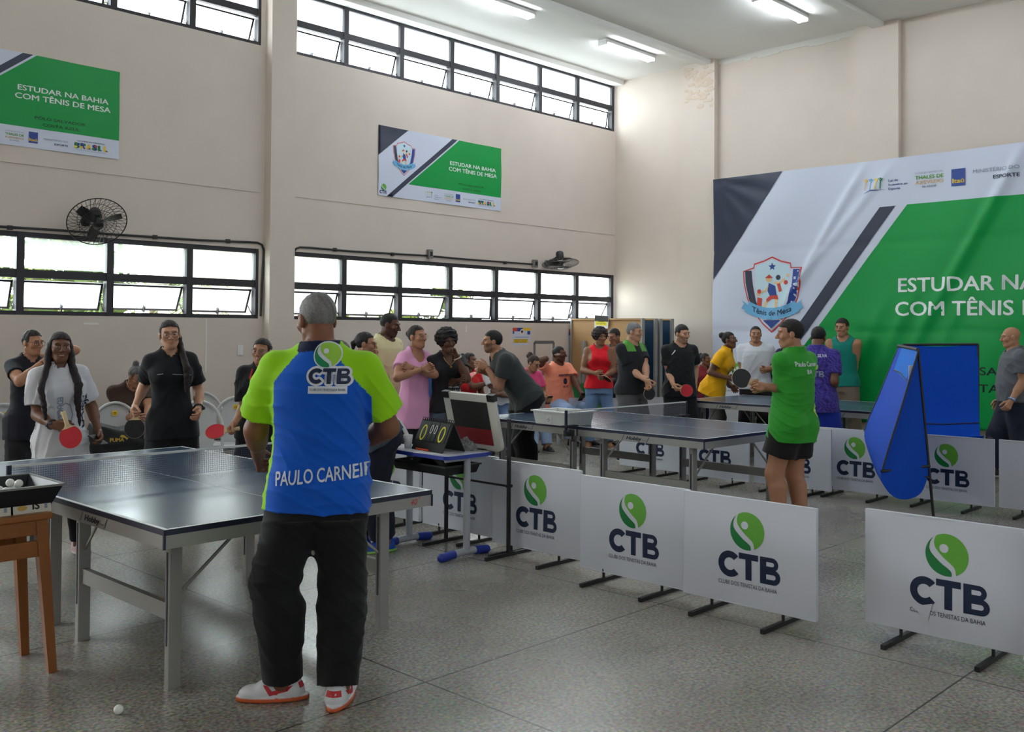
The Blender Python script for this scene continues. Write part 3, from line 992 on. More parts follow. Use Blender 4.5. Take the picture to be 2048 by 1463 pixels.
def shield(put, cx, cy, s):
    """sports crest: shield, side bands, star, three players, ribbon with lettering; s = half width"""
    def P(pl, mi, lay):
        put(tri([(cx + x * s, cy + y * s) for x, y in pl]), mi, lay)
    out = [(0, 1.12), (.30, .98), (.62, .90), (.64, .76), (1, .76), (.98, .3), (.86, -.2), (.62, -.65), (.30, -1.0), (0, -1.25), (-.30, -1.0), (-.62, -.65), (-.86, -.2), (-.98, .3), (-1, .70), (-.64, .80), (-.62, .92), (-.30, 1.0)]
    P(out, RED, 1)
    sc = lambda k, pl: [(x * k, y * k) for x, y in pl]
    P(sc(.955, out), WHT, 2)
    for sg in (-1, 1):
        P([(sg * .93, .70), (sg * .70, .70), (sg * .66, .25), (sg * .56, -.25), (sg * .40, -.62), (sg * .60, -.58), (sg * .80, -.2), (sg * .91, .3)], NVY if sg < 0 else BLU, 3)
    inn = [(0, 1.02), (.28, .90), (.56, .82), (.58, .25), (.46, -.28), (.2, -.72), (0, -.86), (-.2, -.72), (-.46, -.28), (-.58, .25), (-.56, .82), (-.28, .90)]
    P(inn, PAL, 3)
    st = [((.13 if k % 2 == 0 else .055) * math.sin(k * PI / 5), .80 + (.13 if k % 2 == 0 else .055) * math.cos(k * PI / 5)) for k in range(10)]
    P(st, BLU, 4)
    def limb(pts, w, mi, lay=5):
        put(strip([(cx + x * s, cy + y * s) for x, y in pts], w * s), mi, lay)
    # big player lunging, second player behind with raised racket, third small player low left
    P([(-.12, .30), (.10, .20), (.16, -.12), (-.06, -.14), (-.16, .05)], BLU, 5)
    P([(-.08, -.10), (.18, -.08), (.22, -.22), (.0, -.20), (-.18, -.30), (-.2, -.2)], RED, 6)
    limb([(-.10, -.2), (-.24, -.34), (-.26, -.62)], .09, SKN); limb([(.14, -.2), (.14, -.42), (.22, -.74)], .09, SKN)
    limb([(-.26, -.60), (-.34, -.66)], .07, RED, 6); limb([(.22, -.72), (.30, -.76)], .07, RED, 6)
    limb([(-.10, .24), (-.22, .06), (-.38, .02)], .06, SKN); P(circle(-.12 + 0, .42, .10, 14), SKN, 6); P([(-.24, .46), (-.10, .56), (.02, .46), (-.10, .44)], RED, 7)
    P(circle(-.44, .04, .07, 12), RED, 6)
    limb([(.06, .30), (.26, .28), (.42, .42)], .07, SKN, 4); limb([(.20, .30), (.28, .02)], .11, RED, 4); P(circle(.20, .46, .08, 12), NVY, 5); P(circle(.46, .30, .07, 12), RED, 5); P(circle(.52, .52, .05, 10), SKN, 5)
    P([(-.50, -.14), (-.34, -.18), (-.36, -.42), (-.52, -.40)], RED, 5); P(circle(-.46, -.04, .07, 12), SKN, 5); limb([(-.48, -.40), (-.60, -.52)], .07, SKN); limb([(-.38, -.42), (-.34, -.56)], .07, SKN)
    # ribbon
    rib = [(x, -.66 + .26 * (x / .9) ** 2) for x in np.linspace(-.86, .86, 15)]
    put(strip([(cx + x * s, cy + y * s) for x, y in rib], .36 * s), SKB, 8)
    for sg in (-1, 1):
        P([(sg * .84, -.36), (sg * 1.04, -.22), (sg * .96, -.34), (sg * 1.06, -.48), (sg * .86, -.56)], SKB, 7)
    P([(-.30, -.86), (.30, -.86), (.0, -1.12)], BLU, 4)
    vs, fs = text('Tênis de Mesa', .17 * s, 0.014, 'CENTER', width=1.35 * s)
    vs = [(cx + x, cy + (-.72 * s) + y + .26 * s * (x / (.9 * s)) ** 2) for x, y in vs]
    put((vs, fs), NAV, 9)
def brasil(put, x0, y0, h, w):
    """block letters in mixed colours with fine print above and below"""
    n = 6
    cw = w / n
    colsets = [(DKG, YEL, BLU, RED), (BLU, YEL, DKG, DKG), (YEL, YEL, BLU, DKG), (BLU, DKG, RED, YEL), (DKG, DKG, DKG, YEL), (YEL, YEL, BLU, DKG)]
    for i in range(n):
        vf = text('BRASIL'[i], h, 0.06, 'LEFT', width=cw * .92 if 'BRASIL'[i] != 'I' else cw * .45)
        vf = move(vf, x0 + i * cw, y0)
        put(vf, colsets[i][0], 2)
        put(([(x0 + i * cw, y0), (x0 + i * cw + cw * .45, y0), (x0 + i * cw + cw * .45, y0 + h * .4), (x0 + i * cw, y0 + h * .4)], [(0, 1, 2, 3)]), colsets[i][1], 3)
        put(([(x0 + i * cw + cw * .5, y0 + h * .5), (x0 + i * cw + cw * .9, y0 + h * .5), (x0 + i * cw + cw * .9, y0 + h * .95), (x0 + i * cw + cw * .5, y0 + h * .95)], [(0, 1, 2, 3)]) if i in (0, 1, 3) else ([(x0 + i * cw + cw * .2, y0), (x0 + i * cw + cw * .8, y0), (x0 + i * cw + cw * .5, y0 + h * .3)], [(0, 1, 2)]), colsets[i][2], 3)
    put(text('GOVERNO FEDERAL', h * .22, 0.01, 'LEFT', width=w * .8) and move(text('GOVERNO FEDERAL', h * .22, 0.01, 'LEFT', width=w * .8), x0 + w * .08, y0 + h * 1.25), TK, 2)
    put(move(text('UNIÃO E RECONSTRUÇÃO', h * .18, 0.0, 'LEFT', width=w * .85), x0 + w * .06, y0 - h * .42), GRY, 2)
def sponsor_row(put, fx, fy, fw, lx, ly, lw, tx, ty, tw, ix, iy, iw, mx, my, mw, k):
    # four dancing figures with a swoosh
    for i, (c, d) in enumerate(((YEL, .0), (SKB, .28), (YEL, .55), (DKG, .8))):
        bx = fx + d * fw
        put(strip([(bx, fy), (bx + .03 * fw, fy + .32 * fw), (bx + .1 * fw, fy + .5 * fw)], .05 * fw), c if i else SKN, 2)
        put(strip([(bx - .06 * fw, fy + .55 * fw), (bx + .05 * fw, fy + .36 * fw), (bx + .16 * fw, fy + .52 * fw)], .04 * fw), c, 2)
        put(tri(circle(bx + .05 * fw, fy + .52 * fw, .05 * fw, 10)), c, 3)
    put(strip([(fx - .05 * fw, fy - .18 * fw), (fx + .3 * fw, fy - .04 * fw), (fx + 1.05 * fw, fy - .06 * fw)], [.01 * fw, .05 * fw, .01 * fw]), BLU, 2)
    for i, s in enumerate(('Lei de', 'Incentivo ao', 'Esporte')):
        put(move(text(s, lw * .13, 0.01, 'LEFT', width=lw * (.5, 1.0, .62)[i]), lx, ly - i * lw * .22), BLU, 2)
    put(move(text('COLÉGIO ESTADUAL', tw * .07, 0, 'LEFT', width=tw), tx, ty + tw * .40), GRY, 2)
    put(move(text('THALES DE', tw * .13, 0.02, 'LEFT', width=tw), tx, ty + tw * .21), LTG, 2)
    put(move(text('AZEVEDO', tw * .13, 0.02, 'LEFT', width=tw), tx, ty + tw * .03), SKN, 2)
    put(move(text('55 ANOS', tw * .07, 0.01, 'LEFT', width=tw * .5), tx + tw * .25, ty - tw * .1), GRY, 2)
    put(([(ix, iy), (ix + iw, iy), (ix + iw, iy + iw * 1.25), (ix, iy + iw * 1.25)], [(0, 1, 2, 3)]), BLU, 2)
    put(move(text('Itaú', iw * .34, 0.03, 'LEFT', width=iw * .86), ix + iw * .07, iy + iw * .22), YEL, 3)
    put(move(text('MINISTÉRIO DO', mw * .085, 0.0, 'LEFT', width=mw), mx, my), GRY, 2)
    put(move(text('ESPORTE', mw * .085, 0.02, 'LEFT', width=mw * .56), mx + mw * .44, my - mw * .17), NVY, 2)
def banner(name, label, origin, ax_u, normal, wd, ht, disp, design, nu, nv):
    """printed cloth; u along ax_u, v up; disp(u, v) pushes it along its normal"""
    t = thing(name, label, 'banner', origin)
    u_, n_ = Vector(ax_u), Vector(normal)
    m = MB()
    F3 = lambda u, v, o: u_ * u + Vector((0, 0, 1)) * v + n_ * (disp(u, v) + o)
    vs = [F3(wd * i / nu, ht * j / nv, 0) for j in range(nv + 1) for i in range(nu + 1)]
    fs = [(j * (nu + 1) + i, j * (nu + 1) + i + 1, (j + 1) * (nu + 1) + i + 1, (j + 1) * (nu + 1) + i) for j in range(nv) for i in range(nu)]
    m.add(vs, fs, WHT, True)
    lay = 0.0010 if wd < 4 else 0.0060
    def put(vf, mi, layer=1):
        vf = subdivide_flat(vf, wd / nu, ht / nv)
        m.add([F3(min(wd, max(0, a)), min(ht, max(0, b)), lay + (layer - 1) * lay * (.28 if wd > 4 else .6)) for a, b in vf[0]], vf[1], mi, True)
    design(put)
    m.build('printed_cloth', BMATS, t)
    return t, F3
def small_design(put):
    put(tri([(0, .945), (.515, .945), (0, .54)]), NVY, 1)
    put(tri([(1.333, .945), (1.434, .945), (.241, 0), (.143, 0)]), NVY, 1)
    put(tri([(1.467, .945), (2.33, .945), (2.33, .202), (.521, .202)]), GRN, 1)
    shield(put, .444, .56, .20)
    put(move(text('ESTUDAR NA BAHIA', .055, 0.016, 'LEFT', width=.92), 1.291, .572), TW, 2)
    put(move(text('COM TÊNIS DE MESA', .057, 0.016, 'LEFT', width=.966), 1.268, .486), TW, 2)
    put(move(text('PÓLO SALVADOR', .031, 0.008, 'LEFT', width=.513), 1.458, .299), TK, 2)
    put(move(text('COSTA AZUL', .031, 0.008, 'LEFT', width=.373), 1.538, .238), TK, 2)
    for vf, k in ball_logo(.045):
        if k != 'white':
            put(move(vf, .092, .118), {'light': LTG, 'dark': DKG}[k], 2)
    for vf in ctb_letters(.045):
        put(move(vf, .022, .030), NAV, 2)
    sponsor_row(put, .838, .072, .13, 1.0, .098, .12, 1.177, .062, .18, 1.404, .05, .09, 1.55, .098, .24, 1)
    brasil(put, 1.853, .062, .056, .37)
def sd(seed):
    g = random.Random(seed)
    a = [g.random() * 6 for _ in range(5)]
    return lambda u, v: 0.012 + 0.004 * math.sin(5 * u + 3 * v + a[0]) + 0.003 * math.sin(9 * u - 11 * v + a[1]) + 0.004 * math.sin(3 * u + 14 * v + a[2]) * max(0, 1 - abs(v - .9) * 2)
banner('wall_banner', 'small green and white banner between the upper and lower windows, right of the pillar', (8.085, W, 3.43), (1, 0, 0), (0, -1, 0), 2.33, .945, sd(1), small_design, 58, 24)
banner('wall_banner', 'green banner cut by the left photo edge above the wall fan', (2.235, W, 3.445), (1, 0, 0), (0, -1, 0), 2.33, .945, sd(5), small_design, 58, 24)
BW, BH, BZ0, BY0 = 8.0, 3.60, 0.40, 8.314
def big_disp(u, v):
    s = 0.03
    # diagonal tension folds running down-left from the upper hems, seams, soft billow
    for (a, b, c, am, w) in ((2.45, 3.6, .62, .040, .05), (4.5, 3.6, .55, .045, .07), (2.9, 3.6, .9, .025, .06), (5.9, 3.6, .5, .04, .08)):
        d = (u - a) - (v - b) * c
        fall = max(0, min(1, (b - v) / .4 + .2)) * max(0, min(1, (v - (b - 2.6)) / 1.2))
        s += am * math.exp(-(d / w) ** 2) * fall
    for k in range(4):
        d = (u - (2.55 + k * .34)) - (v - 1.3) * .45
        s += 0.020 * math.exp(-(d / .08) ** 2) * max(0, min(1, (1.9 - v) / .4)) * max(0, min(1, (v - .35) / .5))
    for z in (1.25, 2.45):
        s -= 0.010 * math.exp(-((v - z + .01 * math.sin(u * 3)) / .04) ** 2)
    s += 0.022 * math.sin(u * 1.7 + v * .9) * math.sin(v * 1.1 + .4) + 0.010 * math.sin(u * 4.3 - v * 3.1)
    # fan folds from the top-left corner
    th = math.atan2(3.6 - v, u + 1e-3)
    s += 0.012 * math.sin(th * 16) * max(0, 1 - math.hypot(u, 3.6 - v) / 1.6)
    return max(0.004, s + .012)
def big_design(put):
    z = lambda v: v - BZ0
    put(tri([(0, 3.6), (1.191, 3.6), (.028 - .02, z(2.44))]), NVY, 1)
    put(tri([(2.642, z(3.348)), (2.854, z(3.352)), (1.34, z(1.352)), (1.135, z(1.352)), ]), NVY, 1)
    put(tri([(1.34, z(1.352)), (1.135, z(1.352)), (.40, 0), (.62, 0)]), NVY, 1)
    put(tri([(3.011, z(3.357)), (8.0, z(3.357)), (8.0, 0), (.74, 0), (1.45, z(1.352))]), GRN, 1)
    shield(put, 1.013, z(2.22), .478)
    put(move(text('ESTUDAR NA BAHIA', .193, 0.014, 'LEFT', width=2.62), 2.899, z(2.182)), TW, 2)
    put(move(text('COM TÊNIS DE MESA', .193, 0.014, 'LEFT', width=2.72), 2.86, z(1.864)), TW, 2)
    put(move(text('PÓLO SALVADOR', .105, 0.010, 'LEFT', width=1.55), 3.38, z(1.103)), TK, 2)
    put(move(text('COSTA AZUL', .105, 0.010, 'LEFT', width=1.15), 3.56, z(.885)), TK, 2)
    sponsor_row(put, 2.43, z(3.60), .27, 2.763, z(3.685), .255, 3.117, z(3.60), .37, 3.589, z(3.54), .178, 3.864, z(3.68), .56, 1)
t, BF3 = banner('wall_banner', 'huge green and white banner covering the wall behind the players at right', (XR - 0.115, BY0, BZ0), (0, -1, 0), (-1, 0, 0), BW, BH, big_disp, big_design, 160, 72)

# ------------------------------------------------------------------ school desk with score flip board, cup and plastic bag
M_DESKTOP = mat('grey_laminate', (188, 190, 200), 0.4, spec=0.5)
M_DESKBLUE = mat('blue_plastic_edge', (30, 52, 150), 0.4)
M_DESKLEG = mat('light_grey_steel', (165, 168, 176), 0.4)
def rrect(w, d, r, n=5):
    P = []
    for cx_, cy_, a in ((w / 2 - r, d / 2 - r, 0), (-w / 2 + r, d / 2 - r, PI / 2), (-w / 2 + r, -d / 2 + r, PI), (w / 2 - r, -d / 2 + r, 1.5 * PI)):
        P += [(cx_ + r * math.cos(a + PI / 2 * i / n), cy_ + r * math.sin(a + PI / 2 * i / n)) for i in range(n + 1)]
    return P
def school_desk(x, y, rz, label, h=0.74):
    t = thing('school_desk', label, 'desk', (x, y, 0), rz, 'grey school desks with blue edges')
    w, d = 0.46, 0.76
    m = MB(); m.prism(rrect(w - .012, d - .012, .05), 0.022, Matrix.Translation((0, 0, h - .021))); m.build('desktop', M_DESKTOP, t)
    m = MB(); m.prism(rrect(w, d, .055), 0.026, Matrix.Translation((0, 0, h - .0265))); m.build('edge_band', M_DESKBLUE, t)
    m = MB()
    for i in range(6):
        z = h - .10 - .004 * i
    m.add([(-.17, -.30, h - .09), (.17, -.30, h - .09), (.17, .30, h - .09), (-.17, .30, h - .09), (-.15, -.28, h - .15), (.15, -.28, h - .15), (.15, .28, h - .15), (-.15, .28, h - .15)],
          [(4, 5, 6, 7), (0, 4, 7, 3), (1, 2, 6, 5), (0, 1, 5, 4), (2, 3, 7, 6)], 0)
    m.box((0, -.30, h - .088), (.36, .012, .012)); m.box((0, .30, h - .088), (.36, .012, .012)); m.box((-.17, 0, h - .088), (.012, .6, .012)); m.box((.17, 0, h - .088), (.012, .6, .012))
    m.build('book_tray', M_BLACK, t)
    for sy in (-1, 1):
        yy = sy * .32
        m = MB()
        m.tube([(0.02, yy, .05), (0.02, yy, h - .03)], .026, 10, flat=1.0)
        m.tube([(-.19, yy, h - .035), (.19, yy, h - .035)], .016, 8)
        m.tube([(-.20, yy, .028), (-.05, yy, .040), (.08, yy, .040), (.20, yy, .028)], .026, 10)
        l = m.build('leg', M_DESKLEG, t)
        for sx in (-1, 1):
            c = MB(); c.tube([(sx * .10, yy, .036), (sx * .16, yy, .033), (sx * .225, yy, .027)], .031, 10); c.sphere((sx * .225, yy, .0275), .0275, 8)
            c.build('foot_cap', M_DESKBLUE, l)
    return t
DX, DY = 4.80, 5.44
school_desk(DX, DY, 0, 'grey school desk with blue edge and blue foot caps carrying the score flip board')
p = dep(838, 795, 12.2)
school_desk(p[0], p[1], rad(-20), 'grey school desk behind the woman in pink')
# flip scoreboard: two leaves leaning like a tent, wire spiral, numbers
M_SCOREK = mat('black_score_card', (24, 26, 24), 0.5)
M_SCOREY = mat('yellow_number', (238, 226, 40), 0.5)
M_WHITEP = mat('white_number', (236, 236, 232), 0.5)
M_ORANGE = mat('orange_strip', (240, 88, 36), 0.5)
t = thing('score_flip_board', 'black table score flip board reading 0 00 0 on the desk', 'scoreboard', (DX - 0.03, DY - 0.06, 0.74), rad(-5))
lw, lh, sp = 0.38, 0.235, 0.105
for sg in (-1, 1):
    m = MB()
    a = math.atan2(sp, lh * .93)
    # leaf local: u along -y (reading direction from the -x side), v up the leaf
    ax = Vector((-sg * math.sin(a) * -1, 0, math.cos(a)))
    up = Vector((-sg * -math.sin(a), 0, math.cos(a)))
    if sg < 0:
        up = Vector((math.sin(a), 0, math.cos(a)))
        o = Vector((-sp, lw / 2, 0.006)); uu = Vector((0, -1, 0))
    else:
        up = Vector((-math.sin(a), 0, math.cos(a)))
        o = Vector((sp, -lw / 2, 0.006)); uu = Vector((0, 1, 0))
    nn = uu.cross(up)
    T = Matrix((( uu.x, up.x, nn.x, o.x), (uu.y, up.y, nn.y, o.y), (uu.z, up.z, nn.z, o.z), (0, 0, 0, 1)))
    m.box((lw / 2, lh / 2, -.003), (lw, lh, .006), 0, T)
    for i, (c0, c1) in enumerate(((.02, .135), (.14, .185), (.19, .235), (.245, .36))):
        m.box(((c0 + c1) / 2, lh * .62, .002), (c1 - c0, lh * .62, .004), 0, T)
    Tm = T @ Matrix.Translation((0, 0, .0046))
    def zero(cx_, cy_, rx, ry, w, mi):
        o_ = circle(cx_, cy_, rx, 24, ry); i_ = circle(cx_, cy_, rx - w, 24, ry - w)
        m.flat((o_ + i_, [(k, (k + 1) % 24, 24 + (k + 1) % 24, 24 + k) for k in range(24)]), Tm, mi)
    zero(.078, .135, .033, .062, .012, 1); zero(.302, .135, .033, .062, .012, 1)
    zero(.163, .165, .016, .034, .006, 2); zero(.212, .165, .016, .034, .006, 2)
    m.box((lw * .36, .006, .003), (lw * .4, .01, .006), 3, T)
    m.build('score_cards', [M_SCOREK, M_SCOREY, M_WHITEP, M_ORANGE], t)
m = MB()
for k in range(15):
    yy = -lw / 2 + .02 + k * (lw - .04) / 14
    m.tube([(0.012 * math.cos(q), yy, lh * .93 + .004 + .012 * math.sin(q)) for q in np.linspace(0, 6.28, 11)[:-1]], .0025, 5, closed=True)
m.build('spiral_binding', M_BLACK, t)
m = MB(); m.lathe([(0.001, 0.0), (.026, 0.0), (.036, .10), (.034, .10), (.025, .004), (.001, .004)])
o = m.build('paper_cup', M_WHITE); o.location = (DX - 0.09, DY + 0.21, .74); tag(o, 'white plastic cup on the desk left of the score board', 'cup')
# crumpled clear bag
bm = bmesh.new(); bmesh.ops.create_icosphere(bm, subdivisions=4, radius=1)
g = random.Random(9)
from mathutils import noise as mnoise
for v in bm.verts:
    n_ = mnoise.noise(v.co * 2.3) * .25 + mnoise.noise(v.co * 6) * .12
    v.co = Vector((v.co.x * .05, v.co.y * .09, max(-0.02, v.co.z) * .085 + .002)) * (1 + n_)
    v.co.z = max(0.001, v.co.z)
me = bpy.data.meshes.new('plastic_bag'); bm.to_mesh(me); bm.free()
me.materials.append(mat('cloudy_clear_film', (150, 152, 156), 0.15, spec=0.8, alpha=0.55))
o = bpy.data.objects.new('plastic_bag', me); COL.objects.link(o); o.location = (DX + 0.145, DY - .17, .741)
tag(o, 'crumpled clear plastic bag on the desk beside the score board', 'bag')
m = MB(); m.box((0, 0, 0), (.18, .25, .002)); o = m.build('paper_sheet', M_WHITE); o.location = (DX - .12, DY - .12, .7415); o.rotation_euler = (0, 0, .3)
tag(o, 'white sheet of paper under the score board on the desk', 'paper')

# ------------------------------------------------------------------ tilted board on a black tube stand
t = thing('display_stand', 'black tube stand holding a tilted white board with a black and red panel', 'stand', (5.055, 4.93, 0))
m = MB(); m.bar((0, 0, .012), (0, 0, .985), .022, .022); m.build('post', M_STEELK, t)
m = MB(); m.bar((0, .67, .012), (0, .67, .985), .022, .022); m.build('post', M_STEELK, t)
for yy in (0, .67):
    m = MB(); m.box((0, yy, .012), (.46, .024, .024)); m.build('foot', M_STEELK, t)
m = MB(); m.bar((0, 0, .50), (0, .67, .50), .014, .014); m.cyl((-.02, 0, .5), (.03, 0, .5), .012, 8); m.build('crossbar', M_STEELK, t)
bt = Matrix.Translation((-.03, .345, .950)) @ Matrix.Rotation(rad(-15), 4, 'Y') @ Matrix.Rotation(rad(1), 4, 'X')
# local: board lies in yz, faces -x
m = MB()
toL = bt @ Matrix(((0, 0, -1, 0), (-1, 0, 0, 0), (0, 1, 0, 0), (0, 0, 0, 1)))     # (u right, v up, n towards -x)
bw, bh = .54, .43
m.prism([(x, y) for x, y in rrect(bw, bh, .05)], .030, toL @ Matrix.Translation((0, 0, -.015)), 0)
m.build('board', mat('off_white_board', (206, 204, 196), 0.5), t)
m = MB()
m.add([(-.195, -.05, .0165), (.195, -.05, .0165), (.195, .160, .0165), (-.195, .160, .0165)], [(0, 1, 2, 3)], 0, False, toL)
m.add([(-.195, -.172, .0165), (.195, -.172, .0165), (.195, -.05, .0165), (-.195, -.05, .0165)], [(0, 1, 2, 3)], 1, False, toL)
m.build('panel', [mat('black_rubber_sheet', (30, 30, 28), 0.6), mat('red_rubber_sheet', (140, 24, 34), 0.6)], t)
for sx in (-1, 1):
    m = MB(); m.box((sx * (bw / 2 - .03), bh / 2 - .02, 0), (.07, .05, .040), 0, toL); m.build('corner_clip', M_BLACK, t)
m = MB(); m.box((.06, -bh / 2 - .006, 0), (.10, .03, .03), 0, toL); m.build('hinge', M_BLACK, t)
# ------------------------------------------------------------------ white plastic box of balls on the middle table
p = at(1113, 856, .762)
t = thing('plastic_box', 'white plastic box of balls on the middle table beside its net', 'box', (T2[0] + .13, T2[1] + 1.62, .7605), T2[2])
m = MB()
def tub(m, w0, d0, w1, d1, h, th, mi=0):
    vs = []
    for (w, d, z) in ((w0, d0, 0), (w1, d1, h), (w1 - th, d1 - th, h), (w0 - th, d0 - th, th)):
        vs += [(-w / 2, -d / 2, z), (w / 2, -d / 2, z), (w / 2, d / 2, z), (-w / 2, d / 2, z)]
    fs = [(3, 2, 1, 0)]
    for l in range(3):
        for k in range(4):
            fs.append((l * 4 + k, l * 4 + (k + 1) % 4, (l + 1) * 4 + (k + 1) % 4, (l + 1) * 4 + k))
    fs.append((12, 13, 14, 15))
    m.add(vs, fs, mi)
tub(m, .30, .42, .34, .46, .125, .008)
m.build('tub', mat('white_translucent_plastic', (214, 216, 212), 0.45), t)
m = MB()
for c, d in (((0, -.235, .123), (.37, .022, .012)), ((0, .235, .123), (.37, .022, .012)), ((-.175, 0, .123), (.022, .49, .012)), ((.175, 0, .123), (.022, .49, .012))):
    m.box(c, d)
m.build('rim', M_WHITE, t)
m = MB(); Tm = Matrix.Translation((-.1645, .03, .03)) @ Matrix(((0, 0, -1, 0), (-1, 0, 0, 0), (0, 1, 0, 0), (0, 0, 0, 1)))
m.flat(([(-.03, -.01), (.03, -.01), (.03, .055), (-.03, .055)], [(0, 1, 2, 3)]), Tm, 0)
Tm2 = Tm @ Matrix.Translation((0, 0, .001))
m.flat(strip([(-.008 + .012 * math.cos(a), .012 + .012 * math.sin(a)) for a in np.linspace(0, 6.28, 14)], .004), Tm2, 1); m.flat(strip([(.004, .0), (.004, .044)], .004), Tm2, 1); m.flat(strip([(.016, .0), (.014, .022)], .004), Tm2, 1)
m.build('sticker', [M_WHITE, M_INK], t)
BALL = None
def ball(loc, label, group):
    global BALL
    if BALL is None:
        m = MB(); m.sphere((0, 0, 0), .020, 14)
        BALL = m.build('table_tennis_ball', mat('white_celluloid', (228, 228, 222), 0.45))
        o = BALL
    else:
        o = BALL.copy(); COL.objects.link(o)
    o.location = [float(v) for v in loc]
    return tag(o, label, 'ball', group)
bx0, by0 = T2[0] + .13, T2[1] + 1.62
g = random.Random(4)
for i in range(5):
    for j in range(7):
        ball((bx0 - .11 + i * .052 + g.random() * .008, by0 - .17 + j * .055 + g.random() * .008, .7605 + .03 + .012 * g.random()), 'white ball lying in the white plastic box on the middle table', 'balls in the white plastic box')

# ------------------------------------------------------------------ stool, ball tray and balls, lower left
M_WOOD = mat('brown_varnished_wood', (138, 82, 34), 0.4, spec=0.4, noise=0.25, nscale=9)
SX, SY = 1.61, 4.95
t = thing('wooden_stool', 'tall brown wooden stool under the black ball tray at the left photo edge', 'stool', (SX, SY, 0), 0)
# local frame: x to the right of the photo, y away
m = MB(); m.box((0, 0, .735), (.40, .36, .03), bev=.006); m.build('seat', M_WOOD, t)
for sx in (-1, 1):
    for sy in (-1, 1):
        m = MB()
        a, b = Vector((sx * .155, sy * .14, .72)), Vector((sx * .205, sy * .175, 0))
        def ring(c, w): return [c + Vector((x * w, y * w, 0)) for x, y in ((-1, -1), (1, -1), (1, 1), (-1, 1))]
        m.add(ring(b, .019) + ring(a, .027), [(3, 2, 1, 0), (4, 5, 6, 7), (0, 1, 5, 4), (1, 2, 6, 5), (2, 3, 7, 6), (3, 0, 4, 7)])
        m.build('leg', M_WOOD, t)
for c, d in (((0, -.15, .685), (.30, .026, .07)), ((0, .15, .685), (.30, .026, .07)), ((-.165, 0, .685), (.026, .27, .07)), ((.165, 0, .685), (.026, .27, .07)),
             ((0, -.152, .585), (.31, .024, .075)), ((0, .152, .585), (.31, .024, .06))):
    m = MB(); m.box(c, d, bev=.004); m.build('rail', M_WOOD, t)
t = thing('ball_tray', 'black tray of white balls with label cards on its front, on the wooden stool', 'tray', (SX + .02, SY + .06, .75), 0)
m = MB(); tub(m, .36, .34, .47, .44, .125, .012); m.build('tub', mat('black_tray_plastic', (20, 21, 28), 0.35), t)
m = MB()
for c, d in (((0, -.222, .124), (.49, .014, .010)), ((0, .222, .124), (.49, .014, .010)), ((-.238, 0, .124), (.014, .45, .010)), ((.238, 0, .124), (.014, .45, .010))):
    m.box(c, d)
m.build('rim', mat('grey_rim', (120, 118, 112), 0.4), t)
for k, cxk in enumerate((-.075, .105)):
    m = MB()
    Tm = Matrix.Translation((cxk, -.1885, .004)) @ Matrix.Rotation(rad(-8), 4, 'X') @ Matrix(((1, 0, 0, 0), (0, 0, -1, 0), (0, 1, 0, 0), (0, 0, 0, 1)))
    m.box((0, .03, 0), (.17, .072, .002), 0, Tm)
    T2_ = Tm @ Matrix.Translation((0, 0, .0016))
    m.flat(move(text('IS', .036, .03, 'LEFT'), .0, .012), T2_, 1)
    m.flat(([(.055, .012), (.068, .012), (.068, .048), (.055, .048)], [(0, 1, 2, 3)]), T2_, 3)
    m.flat(tri(circle(-.045, .022, .022, 16, .012)), T2_, 2); m.flat(strip([(-.06, .04), (-.03, .052), (-.01, .045)], .006), T2_, 2)
    m.build('label_card', [mat('cream_card', (206, 202, 190), 0.6), M_TXTK, mat('ochre_print', (198, 158, 74), 0.6), M_GREY], t)
ct, st_ = 1.0, 0.0
g = random.Random(12)
for (u, v, z) in ((.075, .02, .120), (.125, .05, .108), (-.02, -.02, .108), (-.065, -.05, .100), (-.13, .02, .102), (.02, -.09, .098), (.02, .06, .075), (-.07, .05, .075), (.09, -.06, .085), (-.11, -.08, .075), (.0, 0, .075), (.06, .12, .075), (.12, .12, .075), (-.02, .12, .075), (-.09, .12, .075), (-.14, .10, .075), (.13, 0, .075), (.0, -.05, .06), (.06, -.02, .075), (-.04, .02, .066)):
    ball((SX + .02 + u * ct - v * st_, SY + .06 + u * st_ + v * ct, .75 + z), 'white ball lying in the black ball tray', 'balls in the black tray')
p = at(237, 1418, 0.02); ball((p[0], p[1], .020), 'white ball lying on the floor left of the man in the blue shirt', None)
p = at(38, 1478, 0.02); ball((p[0], p[1], .020), 'white ball on the floor cut by the bottom photo edge', None)
for px, py, s in ((1105, 880, .02), (1035, 936, 0.0)):
    pass

